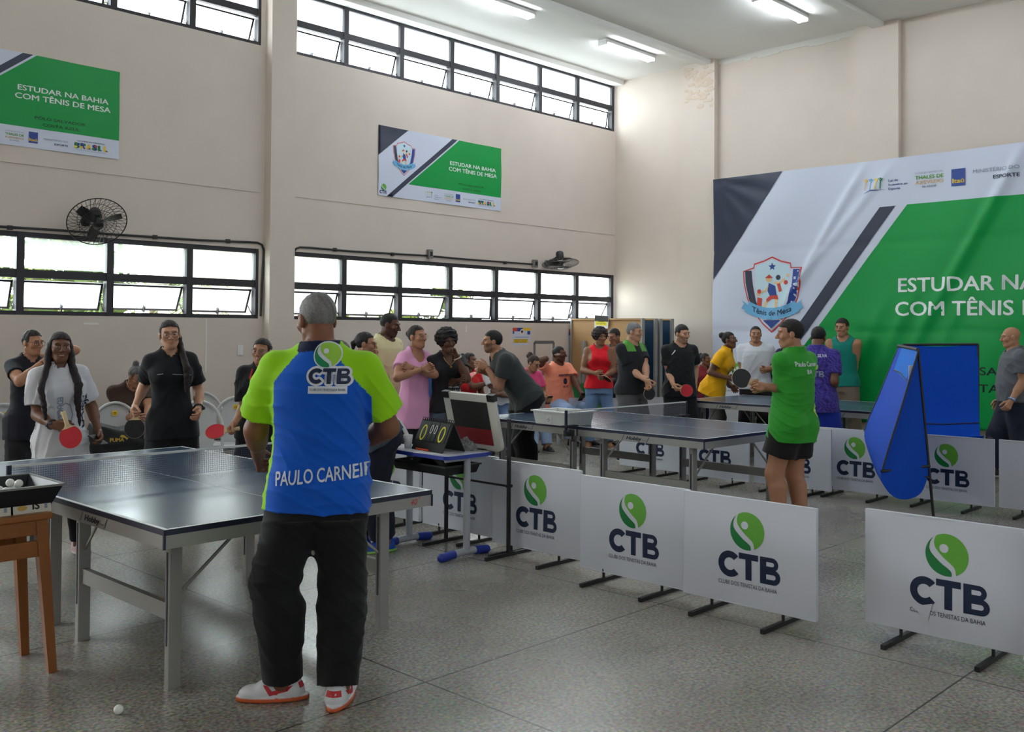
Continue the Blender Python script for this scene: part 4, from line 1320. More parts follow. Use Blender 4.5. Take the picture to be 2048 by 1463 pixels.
# ------------------------------------------------------------------ folded tables stored upright in the corner
M_TAN = mat('tan_board_underside', (176, 138, 92), 0.7, noise=0.08, nscale=4)
M_BLUETOP = mat('stored_blue_top', (20, 62, 96), 0.5)
def stored(x, y0, y1, z0, z1, label, under):
    t = thing('folded_table', label, 'folded table', (x, y0, 0), 0, 'folded tables stored upright in the corner')
    w, h = y1 - y0, z1 - z0
    m = MB(); m.box((0, w / 2, z0 + h / 2), (.024, w, h)); m.build('board', M_TAN if under else M_BLUETOP, t)
    m = MB()
    for c, d in (((0, .012, z0 + h / 2), (.07, .03, h)), ((0, w - .012, z0 + h / 2), (.07, .03, h))):
        m.box(c, d, 0)
    m.box((0, w / 2, z1 - .012), (.07, w - .05, .026), 1); m.box((0, w / 2, z0 + .012), (.07, w - .05, .026), 1)
    m.build('frame', [M_SILVER, M_TAN], t)
    m = MB()
    for yy in (.25, w - .25):
        m.box((0, yy, z0 / 2 + .02), (.05, .05, z0 - .03)); m.box((0, yy, .02), (.15, .05, .04))
    m.build('foot', M_SILVER, t)
    if under:
        m = MB(); m.box((-.05, w - .30, z0 + .70), (.05, .06, 1.05)); m.box((-.045, w - .16, z0 + .62), (.03, .30, .04)); m.box((-.05, w - .24, z0 + .40), (.05, .04, .70)); m.build('folded_leg', M_SILVER, t)
    return t
pa, pb = dep(1287, 637, 14.1), dep(1143, 641, 15.0)
stored(12.02, 8.89, 10.32, .25, 1.83, 'folded table with its tan underside facing out, behind the woman in red', True)
stored(12.27, 8.83, 10.26, .25, 1.83, 'folded table second in the stack, a blue strip showing right of the tan one', False)
stored(12.44, 8.86, 10.29, .25, 1.83, 'folded table third in the stack, its edge beside the blue strip', False)
stored(12.66, 8.80, 10.23, .25, 1.83, 'folded table at the back of the stack, rightmost blue strip', False)
# paper notice over the tan board
p = dep(1207, 651, 14.35)
q = np.array([12.02 - .042, 9.67, 1.80])
m = MB()
m.box((0, 0, -.02), (.004, .28, .20), 0); m.box((-.003, 0, .03), (.002, .27, .09), 1); m.box((-.003, .0, -.045), (.002, .23, .07), 2)
Tm = Matrix.Translation((-.0045, 0, -.03)) @ Matrix(((0, 0, -1, 0), (-1, 0, 0, 0), (0, 1, 0, 0), (0, 0, 0, 1)))
m.flat(text('CUIDADO', .018, .01, 'CENTER', width=.13), Tm, 3); m.flat(move(text('PARA NÃO PISAR', .016, .01, 'CENTER', width=.19), 0, -.03), Tm, 3)
o = m.build('paper_notice', [M_WHITE, mat('dark_print_block', (48, 46, 44), .7), mat('yellow_print', (230, 214, 60), .7), M_TXTK]); o.location = q; o.rotation_euler = (rad(3), 0, 0)
tag(o, 'small paper notice with a yellow bar pinned over the top edge of the tan board', 'notice')
def poster(px0, px1, py0, py1, label, full=True):
    a, b = ony(px0, py0, W), ony(px1, py1, W)
    w, h = b[0] - a[0], a[2] - b[2]
    m = MB()
    Tm = Matrix.Translation((0, -.004, 0)) @ Matrix(((1, 0, 0, 0), (0, 0, -1, 0), (0, 1, 0, 0), (0, 0, 0, 1)))
    m.box((0, 0, 0), (w, .003, h), 0)
    def q(x0, x1, y0, y1, mi, l=0.0):
        m.add([(x0 * w, y0 * h, l), (x1 * w, y0 * h, l), (x1 * w, y1 * h, l), (x0 * w, y1 * h, l)], [(0, 1, 2, 3)], mi, False, Tm)
    q(-.5, -.25, .30, .5, 5); q(-.25, .05, .30, .5, 8); q(.05, .5, .34, .5, 9); q(-.5, -.42, .16, .3, 8); q(.30, .46, .12, .32, 8)
    m.flat(tri(circle(0, .26 * h, .11 * w, 18, .16 * h)), Tm @ Matrix.Translation((0, 0, .001)), 3); m.flat(tri(circle(0, .24 * h, .08 * w, 18, .11 * h)), Tm @ Matrix.Translation((0, 0, .0018)), 10)
    m.flat(tri(circle(0, .29 * h, .07 * w, 14, .07 * h)), Tm @ Matrix.Translation((0, 0, .0026)), 1)
    q(-.40, .40, -.05, -.02, 11)
    q(-.46, .34, -.36, -.14, 9, .0006)
    T3_ = Tm @ Matrix.Translation((0, 0, .002))
    m.flat(move(text('CUIDADO PARA NÃO', h * .065, .012, 'CENTER', width=w * .72), -.06 * w, -.225 * h), T3_, 4)
    m.flat(move(text('PISAR NAS BOLAS', h * .065, .012, 'CENTER', width=w * .66), -.06 * w, -.33 * h), T3_, 4)
    q(.38, .46, -.40, -.30, 10)
    o = m.build('poster', BMATS); o.location = ((a[0] + b[0]) / 2, W - .003, (a[2] + b[2]) / 2)
    tag(o, label, 'poster')
poster(1025, 1061, 655, 690, 'paper poster with a yellow warning bar on the wall under the right lower window')
poster(1137, 1171, 658, 693, 'second paper poster half hidden behind the folded tables')

# ------------------------------------------------------------------ blue ball catch nets
M_NETBLUE = mat('royal_blue_nylon', (0, 68, 180), 0.6, spec=0.15, bump=0.1, bscale=60)
M_NETBLUE2 = mat('bright_blue_patch', (10, 108, 206), 0.6, spec=0.15)
def sheet(m, prof_a, prof_b, n, mi=0, sag=0.0):
    """ruled cloth between two 3-D polylines"""
    A, B = [Vector([float(c) for c in p]) for p in prof_a], [Vector([float(c) for c in p]) for p in prof_b]
    vs = []
    for a, b in zip(A, B):
        for k in range(n + 1):
            s = k / n
            p = a.lerp(b, s)
            p.z -= sag * math.sin(PI * s)
            vs.append(p)
    fs = [(i * (n + 1) + k, i * (n + 1) + k + 1, (i + 1) * (n + 1) + k + 1, (i + 1) * (n + 1) + k) for i in range(len(A) - 1) for k in range(n)]
    m.add(vs, fs, mi, True)
def resample(P, n):
    P = [Vector([float(c) for c in p]) for p in P]
    out = []
    for i in range(len(P) - 1):
        p0, p1, p2, p3 = P[max(i - 1, 0)], P[i], P[i + 1], P[min(i + 2, len(P) - 1)]
        for k in range(n):
            s = k / n
            out.append(0.5 * ((2 * p1) + (p2 - p0) * s + (2 * p0 - 5 * p1 + 4 * p2 - p3) * s * s + (3 * p1 - p0 - 3 * p2 + p3) * s ** 3))
    out.append(P[-1])
    return out
t = thing('ball_catch_net', 'blue cloth ball catch net on a black frame, front one seen from its side', 'ball net', at(1868, 1037, 0))
O_ = Vector([float(c) for c in at(1868, 1037, 0)])
D = lambda px, py, d: Vector([float(c) for c in dep(px, py, d)]) - O_
F1 = D(1868, 1037, 8.39); F1.z = 0
T1a, T1b = D(1836, 699, 8.36), D(1797, 691, 9.25)
L1, L2 = D(1763, 942, 8.22), D(1729, 860, 9.15)
K1, K2 = D(1859, 931, 8.38), D(1822, 860, 9.28)
F2 = K2 + (K2 - T1b) * 0.95; F2.z = 0
m = MB(); m.tube([F1, T1a], .013, 8); m.build('pole', M_STEELK, t)
m = MB(); m.tube([F2, T1b], .013, 8); m.build('pole', M_STEELK, t)
m = MB(); m.tube([T1a, T1b], .016, 8); m.build('crossbar', M_STEELK, t)
m = MB(); m.tube([K1, L1 + Vector((0, 0, .0))], .014, 8); m.build('arm', M_STEELK, t)
m = MB(); m.tube([K2, L2], .014, 8); m.build('arm', M_STEELK, t)
m = MB(); m.tube([L1.lerp(K1, .45), K1.lerp(F1, .22) + Vector((0, 0, 0))], .010, 8); m.build('strut', M_STEELK, t)
m = MB(); m.tube([(O_ * 0) + Vector((F1.x - .0, F1.y, .012)), Vector((F1.x, F1.y, .03))], .016, 8); m.build('foot', M_STEELK, t)
m = MB()
B1 = [T1a, T1a.lerp(L1, .25), T1a.lerp(L1, .55), L1, D(1769, 972, 8.2), D(1788, 993, 8.22), D(1815, 998, 8.26), D(1843, 984, 8.33), D(1858, 945, 8.38)]
B2 = [T1b, T1b.lerp(L2, .25), T1b.lerp(L2, .55), L2, D(1740, 905, 9.12), D(1762, 935, 9.15), D(1790, 940, 9.2), D(1810, 925, 9.26), D(1821, 875, 9.28)]
RA, RB = resample(B1, 5), resample(B2, 5)
sheet(m, RA, RB, 10, 0, .035)
# side gussets
for R_, K in ((RA, T1a.lerp(K1, .5)), (RB, T1b.lerp(K2, .5))):
    c = T1a.lerp(K1, .62) if R_ is RA else T1b.lerp(K2, .62)
    sheet(m, R_, [c] * len(R_), 4)
m.build('net_cloth', M_NETBLUE, t)
m = MB()
sheet(m, [T1a + Vector((-.01, -.01, .015)), T1a.lerp(L1, .28) + Vector((-.02, -.02, 0))], [T1a.lerp(T1b, .80) + Vector((-.01, -.01, .015)), T1a.lerp(T1b, .85).lerp(L1.lerp(L2, .8), .26) + Vector((-.02, -.02, 0))], 4, 0)
m.build('top_flap', M_NETBLUE2, t)
m = MB()
q0 = T1a.lerp(L1, .20).lerp(T1b.lerp(L2, .2), .07) + Vector((-.032, -.032, 0))
m.box(q0, (.004, .05, .13), 0, rz=.75)
m.build('maker_tag', M_WHITE, t)
m = MB()
for R_ in (RA, RB):
    m.tube([p + Vector((-.012, -.012, .003)) for p in R_[:16]], .008, 6)
m.tube([T1a.lerp(L1, .28) + Vector((-.022, -.022, 0)), T1a.lerp(T1b, .5).lerp(L1.lerp(L2, .5), .25) + Vector((-.022, -.022, 0)), T1a.lerp(T1b, .85).lerp(L1.lerp(L2, .8), .26) + Vector((-.022, -.022, 0))], .006, 6)
m.build('edge_binding', M_STEELK, t)
# second net, seen square on behind the barriers
t = thing('ball_catch_net', 'blue cloth ball catch net behind the barriers, its wide back facing the camera', 'ball net', at(1955, 900, 0))
oo = Vector([float(c) for c in dep(1957, 690, 10.05)]); oo.z = 0
t.location = oo
D = lambda px, py, d: Vector([float(c) for c in dep(px, py, d)]) - oo
A0, A1 = D(1806, 689, 10.2), D(1956, 688, 10.05)
m = MB()
fa, fb = Vector((A0.x, A0.y, 0)), Vector((A1.x, A1.y, 0))
for f_, a_ in ((fa, A0), (fb, A1)):
    k = MB(); k.tube([f_, a_], .013, 8); k.build('pole', M_STEELK, t)
    k = MB(); k.tube([f_ + Vector((-.25, -.22, .013)), f_ + Vector((.25, .22, .013))], .013, 8); k.build('foot', M_STEELK, t)
k = MB(); k.tube([A0, A1], .013, 8); k.build('crossbar', M_STEELK, t)
fwd = Vector((-.55, -.55, 0))
def prof(a, kx):
    w = (Vector((-.9, -.44, 0)))
    return resample([a] + [a + w * s + Vector((0, 0, z)) for s, z in ((.03, -.35), (.05, -.66), (.09, -.80), (.16, -.95), (.30, -1.0), (.40, -.90))], 4)
m = MB(); sheet(m, prof(A0, 0), prof(A1, 1), 14, 0, .02)
m.build('net_cloth', M_NETBLUE, t)
k = MB(); k.tube([prof(A0, 0)[12], prof(A0, 0)[12].lerp(prof(A1, 1)[12], .5) + Vector((0, 0, -.02)), prof(A1, 1)[12]], .007, 6); k.build('edge_binding', M_STEELK, t)
k = MB(); e = fb + Vector((-.02, -.02, .52)); k.box(e, (.06, .06, .07), rz=.78); k.box(e + Vector((.07, -.07, .02)), (.05, .05, .05), rz=.78); k.build('height_clamp', M_STEELK, t)

# ------------------------------------------------------------------ white stacking chairs
M_PLAST = mat('white_chair_plastic', (200, 202, 204), 0.4, spec=0.5)
M_STICK = mat('yellow_sticker', (236, 196, 30), 0.6)
def chair_parts(t, pm):
    # local: sitter faces -y; seat height .43, back top .89
    m = MB()
    nx, ny = 10, 10
    vs = []
    for lay in (0, -.012):
        for j in range(ny + 1):
            for i in range(nx + 1):
                u, v = i / nx * 2 - 1, j / ny * 2 - 1
                w = .225 - .02 * (v + 1) / 2
                z = .43 - .022 * (1 - u * u) * (1 - (v * .8) ** 2) - (.018 * max(0, -v - .6) / .4)
                vs.append((u * w, v * .22, z + lay))
    n = (nx + 1) * (ny + 1)
    fs = []
    for j in range(ny):
        for i in range(nx):
            a = j * (nx + 1) + i
            fs.append((a, a + 1, a + nx + 2, a + nx + 1)); fs.append((n + a + nx + 1, n + a + nx + 2, n + a + 1, n + a))
    m.add(vs, fs, 0, True)
    e = []
    m.tube([(-.225, -.22, .425), (.225, -.22, .425)], .014, 6); m.tube([(-.225, -.22, .425), (-.205, .22, .425)], .014, 6); m.tube([(.225, -.22, .425), (.205, .22, .425)], .014, 6)
    m.build('seat', pm, t)
    m = MB()
    arch = [(-.225, .20, .42)] + [(-.225 * math.cos(a) if True else 0, .235 + .06 * math.sin(a), .60 + .29 * math.sin(a)) for a in np.linspace(0, PI, 17)] + [(.225, .20, .42)]
    m.tube(arch, .021, 8, flat=.75)
    pan = []
    P = lambda u, v: (u * (.130 + .045 * math.sin(PI * min(1, v * 1.05)) * .6), .222 + .070 * v + .012 * (1 - u * u), .42 + .45 * v * (1 - .10 * u * u))
    vs = [P(i / 8 * 2 - 1, j / 10) for j in range(11) for i in range(9)]
    fs = [(j * 9 + i, j * 9 + i + 1, (j + 1) * 9 + i + 1, (j + 1) * 9 + i) for j in range(10) for i in range(8)]
    m.add(vs, fs, 0, True); m.add([(x, y + .008, z) for x, y, z in vs], [f[::-1] for f in fs], 0, True)
    b = m.build('backrest', pm, t)
    for sx in (-1, 1):
        for sy in (-1, 1):
            m = MB(); m.bar((sx * .205, sy * .19 + (.02 if sy > 0 else 0), .43), (sx * .245, sy * .24 + (.03 if sy > 0 else 0), 0.001), .045, .028); m.build('leg', pm, t)
    return b
def sticker(b):
    m = MB(); T = Matrix.Translation((0, .2755, .80)) @ Matrix.Rotation(rad(-80), 4, 'X') 
    m.prism(rrect(.05, .05, .012), .003, Matrix.Translation((0, .281, .79)) @ Matrix.Rotation(rad(81), 4, 'X'), 0)
    for k in range(2):
        m.box((0, .2775, .797 - k * .014), (.03, .002, .005), 1)
    m.build('sticker', [M_STICK, M_TXTK], b)
proto = thing('plastic_chair', 'white plastic chair with the black bag on its seat, arched back', 'chair', (0, 0, 0), 0, 'white plastic chairs along the window wall')
sticker(chair_parts(proto, M_PLAST))
def place_chair(px, d, face, label, o=None, dz=0):
    p = dep(px, 700, d)
    c = o or copy_tree(proto)
    c.location = (p[0], p[1], 0)
    c.rotation_euler = (0, 0, face)
    c['label'] = label
    return c
def aim_cam(p, off=0.0):
    """rotation so that the local -y side turns towards the camera, off degrees further"""
    return math.atan2(p[0], -p[1]) * 0 + math.atan2(-p[0], p[1]) * -1 * 0 + (math.atan2(p[1], p[0]) - PI / 2) + rad(off)
def pc(px, d, off, label, o=None):
    p = dep(px, 700, d)
    return place_chair(px, d, aim_cam(p, off), label, o)
BAGCH = pc(240, 9.35, 8, 'white plastic chair with the black bag on its seat', proto)
pc(24, 9.1, 14, 'white plastic chair behind the woman with raised arms')
pc(-8, 8.3, 10, 'white plastic chair cut by the left photo edge')
pc(407, 10.95, 0, 'white plastic chair right of the standing woman in black, against the wall')
pc(400, 9.6, 0, 'white plastic chair beside the watch of the standing woman in black')
pc(469, 10.2, -4, 'white plastic chair behind the red paddle of the smiling woman')
pc(508, 11.1, -6, 'white plastic chair half hidden behind the smiling woman, rearmost')
pc(804, 8.8, 150, 'white plastic chair between the man in yellow and the woman in pink')
M_GREENP = mat('green_chair_plastic', (20, 120, 62), 0.4)
SEATED = {}
def seat_chair(key, px, d, off, label):
    SEATED[key] = pc(px, d, off, label)
seat_chair('orange', 1124, 14.2, 38, 'white plastic chair under the man in the orange shirt')
seat_chair('girl', 1050, 13.5, 25, 'white plastic chair under the seated girl in pink')
seat_chair('whitetee', 1003, 13.1, 0, 'white plastic chair under the seated person in the white shirt')
seat_chair('red', 926, 13.3, 20, 'white plastic chair under the seated person in red')
seat_chair('brown', 262, 10.0, 10, 'white plastic chair under the woman with gray hair writing')
# green bench behind the seated ones
p = dep(1128, 780, 14.9)
t = thing('green_bench', 'green plastic bench against the wall behind the man in orange', 'bench', (p[0], p[1], 0), aim_cam(p, 0))
m = MB(); m.box((0, 0, .42), (.84, .36, .04), bev=.01); m.build('seat', M_GREENP, t)
m = MB(); m.box((0, .17, .70), (.84, .03, .26), bev=.01); m.bar((-.36, .17, .42), (-.36, .17, .60), .04, .03); m.bar((.36, .17, .42), (.36, .17, .60), .04, .03); m.build('backrest', M_GREENP, t)
for sx in (-.36, .36):
    m = MB(); m.box((sx, 0, .20), (.05, .34, .40)); m.build('leg', M_GREENP, t)
# blue chair behind the woman in pink
p = dep(856, 760, 12.85)
t = thing('blue_chair', 'blue backed school chair by the wall between the women in pink and in black', 'chair', (p[0], p[1], 0), aim_cam(p, 10))
M_BLUECH = mat('blue_chair_plastic', (24, 78, 150), 0.45)
m = MB(); m.box((0, 0, .46), (.42, .40, .03), bev=.01); m.build('seat', M_BLUECH, t)
m = MB(); m.box((0, .20, .86), (.40, .03, .38), bev=.01); m.build('backrest', M_BLUECH, t)
for sx in (-1, 1):
    m = MB(); m.tube([(sx * .19, .19, 0), (sx * .19, .21, .46), (sx * .17, .215, .80)], .012, 8); m.build('leg', M_DESKLEG, t)
    m = MB(); m.tube([(sx * .19, -.19, 0), (sx * .19, -.18, .45)], .012, 8); m.build('leg', M_DESKLEG, t)
# black sports bag on the chair
p = BAGCH.location
t = thing('sports_bag', 'black sports bag with gold lettering slumped on a white chair', 'bag', (p[0], p[1] - .02, .43), BAGCH.rotation_euler.z)
bm = bmesh.new(); bmesh.ops.create_cube(bm, size=1); bmesh.ops.subdivide_edges(bm, edges=bm.edges[:], cuts=14, use_grid_fill=True)
for v in bm.verts:
    c = v.co * 2
    l = max(abs(c.x), abs(c.y), abs(c.z)); q = c.normalized() * l
    c = c.lerp(q, .45)
    sag = .10 * (1 - min(1, abs(c.x) * 1.1)) * max(0, c.z) + .05 * mnoise.noise(c * 1.9)
    v.co = Vector((c.x * .31, c.y * .17 + .012 * mnoise.noise(c * 4), max(0.0, (c.z + .9) * .15 - sag * .5 + .05 * max(0, c.z) * abs(c.x))))
me = bpy.data.meshes.new('bag_body'); bm.to_mesh(me); bm.free()
for pl in me.polygons:
    pl.use_smooth = True
me.materials.append(mat('black_bag_fabric', (26, 26, 30), 0.55, bump=.2, bscale=25)); me.materials.append(mat('gold_print', (196, 164, 60), .6))
o = bpy.data.objects.new('bag_body', me); COL.objects.link(o); o.parent = t
bvh = BVHTree.FromPolygons([v.co for v in me.vertices], [tuple(p.vertices) for p in me.polygons])
def stick_on(bvh, vf, T, mi, mb, off=.003, step=.02):
    """press flat artwork (T maps it into place, local -z = into the surface) on to a surface"""
    vf = subdivide_flat(vf, step)
    d = -(T.to_3x3() @ Vector((0, 0, 1))).normalized()
    vs, ok = [], []
    for x, y in vf[0]:
        o_ = T @ Vector((x, y, 0))
        h = bvh.ray_cast(o_ - d * .35, d, 0.9)
        ok.append(h[0] is not None)
        vs.append(h[0] - d * off if h[0] is not None else o_)
    fs = [f for f in vf[1] if all(ok[i] for i in f)]
    mb.add(vs, fs, mi, True)
mb = MB()
Tm = Matrix.Translation((-.11, -.2, .13)) @ Matrix.Rotation(PI / 2, 4, 'X')
stick_on(bvh, text('PUMA', .036, .03, 'LEFT', width=.125), Tm, 0, mb)
stick_on(bvh, tri([(.085, .04), (.10, .062), (.125, .058), (.155, .03), (.165, .036), (.15, .012), (.135, .03), (.115, .036)]), Tm, 0, mb)
mb.build('emblem', _M['gold_print'], t)
m = MB(); m.tube([(-.2, -.08, .16), (-.12, -.1, .24), (.0, -.1, .22), (.12, -.1, .27), (.22, -.06, .17)], .010, 6); m.build('strap', _M['black_bag_fabric'], t)
# green lunch box and papers in the lap of the seated woman; notebook
p = dep(297, 843, 9.75)
t = thing('side_table', 'small white table before the seated woman with gray hair', 'table', (p[0], p[1], 0), aim_cam(p, 0))
m = MB(); m.box((0, 0, .64), (.40, .32, .025), bev=.006); m.build('tabletop', M_PLAST, t)
for sx in (-1, 1):
    for sy in (-1, 1):
        m = MB(); m.bar((sx * .17, sy * .13, .63), (sx * .18, sy * .14, 0.001), .035, .035); m.build('leg', M_PLAST, t)
m = MB(); m.box((0, 0, .04), (.10, .10, .08), bev=.006); o = m.build('storage_box', mat('lime_plastic', (150, 196, 40), .5)); o.location = dep(293, 843, 9.62); o.location.z = .6535; o.rotation_euler = (0, 0, aim_cam(p)); tag(o, 'lime green box beside the hip of the standing woman in black', 'box')
m = MB(); m.box((0, 0, .06), (.012, .18, .12)); o = m.build('notebook', M_WHITE); p2 = dep(292, 820, 9.7); o.location = (p2[0], p2[1], .6535); o.rotation_euler = (0, 0, 0); tag(o, 'white open notebook before the seated woman with gray hair', 'notebook')
# white storage crate and standing barrier by the banner wall, seen under the back table
p = dep(1482, 830, 14.0)
t = thing('storage_crate', 'white storage crate against the banner wall behind the woman in yellow', 'crate', (12.80, 7.75, 0))
m = MB(); m.box((0, 0, .30), (.30, .80, .60), bev=.012); m.build('body', M_PLAST, t)
m = MB(); m.box((0, 0, .615), (.32, .82, .03), bev=.008); m.build('lid', M_WHITE, t)
barrier(12.88, 7.33, 'white barrier propped on the crate behind the woman in yellow', z0=.635, feet=False, group='far barriers by the folded tables', lean=-.12)
# ================================================================== PEOPLE
# ---- distance-field modelling: every body, garment and head of hair is one closed surface
def smin(a, b, k):
    h = np.clip(0.5 + 0.5 * (b - a) / k, 0, 1)
    return b + (a - b) * h - k * h * (1 - h)
def rc(p, a, b, r1, r2):
    a, b = np.asarray(a, float), np.asarray(b, float)
    ba = b - a
    t = np.clip((p - a) @ ba / max(1e-9, ba @ ba), 0, 1)
    return np.linalg.norm(p - a - t[:, None] * ba, axis=1) - (r1 + (r2 - r1) * t)
def ell(p, c, r, Rm=None):
    q = p - np.asarray(c, float)
    if Rm is not None:
        q = q @ Rm
    r = np.asarray(r, float)
    k0 = np.linalg.norm(q / r, axis=1)
    k1 = np.linalg.norm(q / (r * r), axis=1) + 1e-9
    return k0 * (k0 - 1) / k1
def mesh_sdf(f, lo, hi, h):
    m = 4
    lo = np.asarray(lo, float)
    nb = np.ceil((np.asarray(hi, float) - lo) / (h * m)).astype(int) + 1
    n = nb * m
    g = np.stack(np.meshgrid(*[np.arange(k) for k in nb], indexing='ij'), -1).reshape(-1, 3)
    c = f(lo + (g * m + (m - 1) / 2) * h)
    near = np.abs(c) < h * m * 1.7
    F = np.repeat(np.repeat(np.repeat(c.reshape(nb), m, 0), m, 1), m, 2)
    o = np.stack(np.meshgrid(*[np.arange(m)] * 3, indexing='ij'), -1).reshape(-1, 3)
    idx = (g[near][:, None, :] * m + o[None]).reshape(-1, 3)
    F[idx[:, 0], idx[:, 1], idx[:, 2]] = f(lo + idx * h)
    S = F < 0
    a = S[:-1, :-1, :-1].astype(np.int8)
    cnt = np.zeros_like(a)
    sl = [slice(0, -1), slice(1, None)]
    for i in (0, 1):
        for j in (0, 1):
            for k in (0, 1):
                cnt += S[sl[i], sl[j], sl[k]]
    ac = np.argwhere((cnt > 0) & (cnt < 8))
    ids = -np.ones(cnt.shape, int)
    ids[ac[:, 0], ac[:, 1], ac[:, 2]] = np.arange(len(ac))
    cor = np.array([(i, j, k) for i in (0, 1) for j in (0, 1) for k in (0, 1)])
    val = np.stack([F[ac[:, 0] + q[0], ac[:, 1] + q[1], ac[:, 2] + q[2]] for q in cor], 1)
    acc = np.zeros((len(ac), 3)); num = np.zeros(len(ac))
    for e0 in range(8):
        for e1 in range(e0 + 1, 8):
            if np.abs(cor[e0] - cor[e1]).sum() != 1:
                continue
            A, B = val[:, e0], val[:, e1]
            mk = (A < 0) != (B < 0)
            t = np.where(mk, A / np.where(mk, A - B, 1), 0)
            acc += np.where(mk[:, None], cor[e0] + t[:, None] * (cor[e1] - cor[e0]), 0)
            num += mk
    V = lo + (ac + acc / np.maximum(num, 1)[:, None]) * h
    for _ in range(2):
        fv = f(V); e = h * 0.4
        G = np.stack([(f(V + np.eye(3)[k] * e) - f(V - np.eye(3)[k] * e)) / (2 * e) for k in range(3)], 1)
        st = -(fv / np.maximum((G * G).sum(1), 0.15))[:, None] * G
        ln = np.linalg.norm(st, axis=1, keepdims=True)
        V = V + st * np.minimum(1, h * 0.6 / np.maximum(ln, 1e-9))
    Q = []
    for ax in range(3):
        u, v = (ax + 1) % 3, (ax + 2) % 3
        s0 = [slice(None)] * 3; s1 = [slice(None)] * 3
        s0[ax] = slice(0, -1); s1[ax] = slice(1, None)
        d = np.argwhere(S[tuple(s0)] != S[tuple(s1)])
        ok = (d[:, u] > 0) & (d[:, v] > 0) & (d[:, u] < ids.shape[u]) & (d[:, v] < ids.shape[v])
        d = d[ok]
        fl = S[d[:, 0], d[:, 1], d[:, 2]]
        def cell(du, dv):
            q = d.copy(); q[:, u] += du; q[:, v] += dv
            return ids[q[:, 0], q[:, 1], q[:, 2]]
        q = np.stack([cell(-1, -1), cell(0, -1), cell(0, 0), cell(-1, 0)], 1)
        q[~fl] = q[~fl][:, ::-1]
        Q.append(q)
    Q = np.concatenate(Q)
    Q = Q[(Q >= 0).all(1)]
    return V, Q
def np_mesh(name, parts, mats, parent, colf=None):
    """parts = [(V, Q, material index, col Nx3 or None)]"""
    V = np.concatenate([p[0] for p in parts]); off = 0; Qs = []; mi = []
    for p in parts:
        Qs.append(p[1] + off); mi.append(np.full(len(p[1]), p[2])); off += len(p[0])
    Q = np.concatenate(Qs)
    me = bpy.data.meshes.new(name)
    me.vertices.add(len(V)); me.vertices.foreach_set('co', V.astype(np.float32).ravel())
    me.loops.add(Q.size); me.loops.foreach_set('vertex_index', Q.astype(np.int32).ravel())
    me.polygons.add(len(Q)); me.polygons.foreach_set('loop_start', np.arange(0, Q.size, 4, dtype=np.int32))
    me.update(calc_edges=True)
    me.polygons.foreach_set('use_smooth', np.ones(len(Q), bool))
    for m in mats:
        me.materials.append(m)
    me.polygons.foreach_set('material_index', np.concatenate(mi).astype(np.int32))
    C = np.concatenate([np.concatenate([p[3], np.ones((len(p[3]), 1))], 1) for p in parts])
    a = me.color_attributes.new('Col', 'FLOAT_COLOR', 'POINT')
    a.data.foreach_set('color', C.astype(np.float32).ravel())
    me.update()
    o = bpy.data.objects.new(name, me)
    COL.objects.link(o)
    if parent is not None:
        o.parent = parent
    return o
MSKIN = mat_attr('skin', 0.5, 0.4)
MCLOTH = mat_attr('knit_cloth', 0.8, 0.25, bump=0.06, bscale=700, sheen=0.1)
MHAIR = mat_attr('hair', 0.6, 0.35, bump=0.5, bscale=320)
MSHOE = mat_attr('shoe_leather', 0.55, 0.4)
def rotm(pitch, roll, yaw):
    """body frame: x right, y forward, z up; + pitch bends forward, + roll leans right, + yaw turns left"""
    cp, sp, cr, sr, cy, sy = math.cos(pitch), math.sin(pitch), math.cos(roll), math.sin(roll), math.cos(yaw), math.sin(yaw)
    Rx = np.array([[1, 0, 0], [0, cp, sp], [0, -sp, cp]]); Ry = np.array([[cr, 0, sr], [0, 1, 0], [-sr, 0, cr]]); Rz = np.array([[cy, -sy, 0], [sy, cy, 0], [0, 0, 1]])
    return Rz @ Ry @ Rx
def nrm(v):
    v = np.asarray(v, float)
    return v / max(1e-9, np.linalg.norm(v))
def ik(a, c, l1, l2, hint):
    a, c, hint = np.asarray(a, float), np.asarray(c, float), np.asarray(hint, float)
    d = c - a; L = np.linalg.norm(d)
    Lm = min(L, (l1 + l2) * 0.995)
    c = a + d / max(L, 1e-9) * Lm
    L = max(Lm, abs(l1 - l2) + 1e-3)
    u = nrm(c - a)
    x = (l1 * l1 - l2 * l2 + L * L) / (2 * L)
    hgt = math.sqrt(max(0, l1 * l1 - x * x))
    w = hint - a; w = w - u * (w @ u); w = nrm(w)
    return a + u * x + w * hgt, c
TZ = np.array([-.14, -.07, 0, .045, .10, .175, .235, .275, .305, .325, .345])
MALE = (np.array([.094, .093, .093, .089, .083, .090, .098, .094, .070, .044, .032]), np.array([.076, .074, .072, .068, .066, .070, .072, .066, .050, .040, .034]))
FEM = (np.array([.090, .092, .092, .086, .075, .079, .085, .081, .060, .036, .028]), np.array([.078, .078, .077, .068, .060, .062, .066, .060, .045, .036, .030]))
PEOPLE = {}
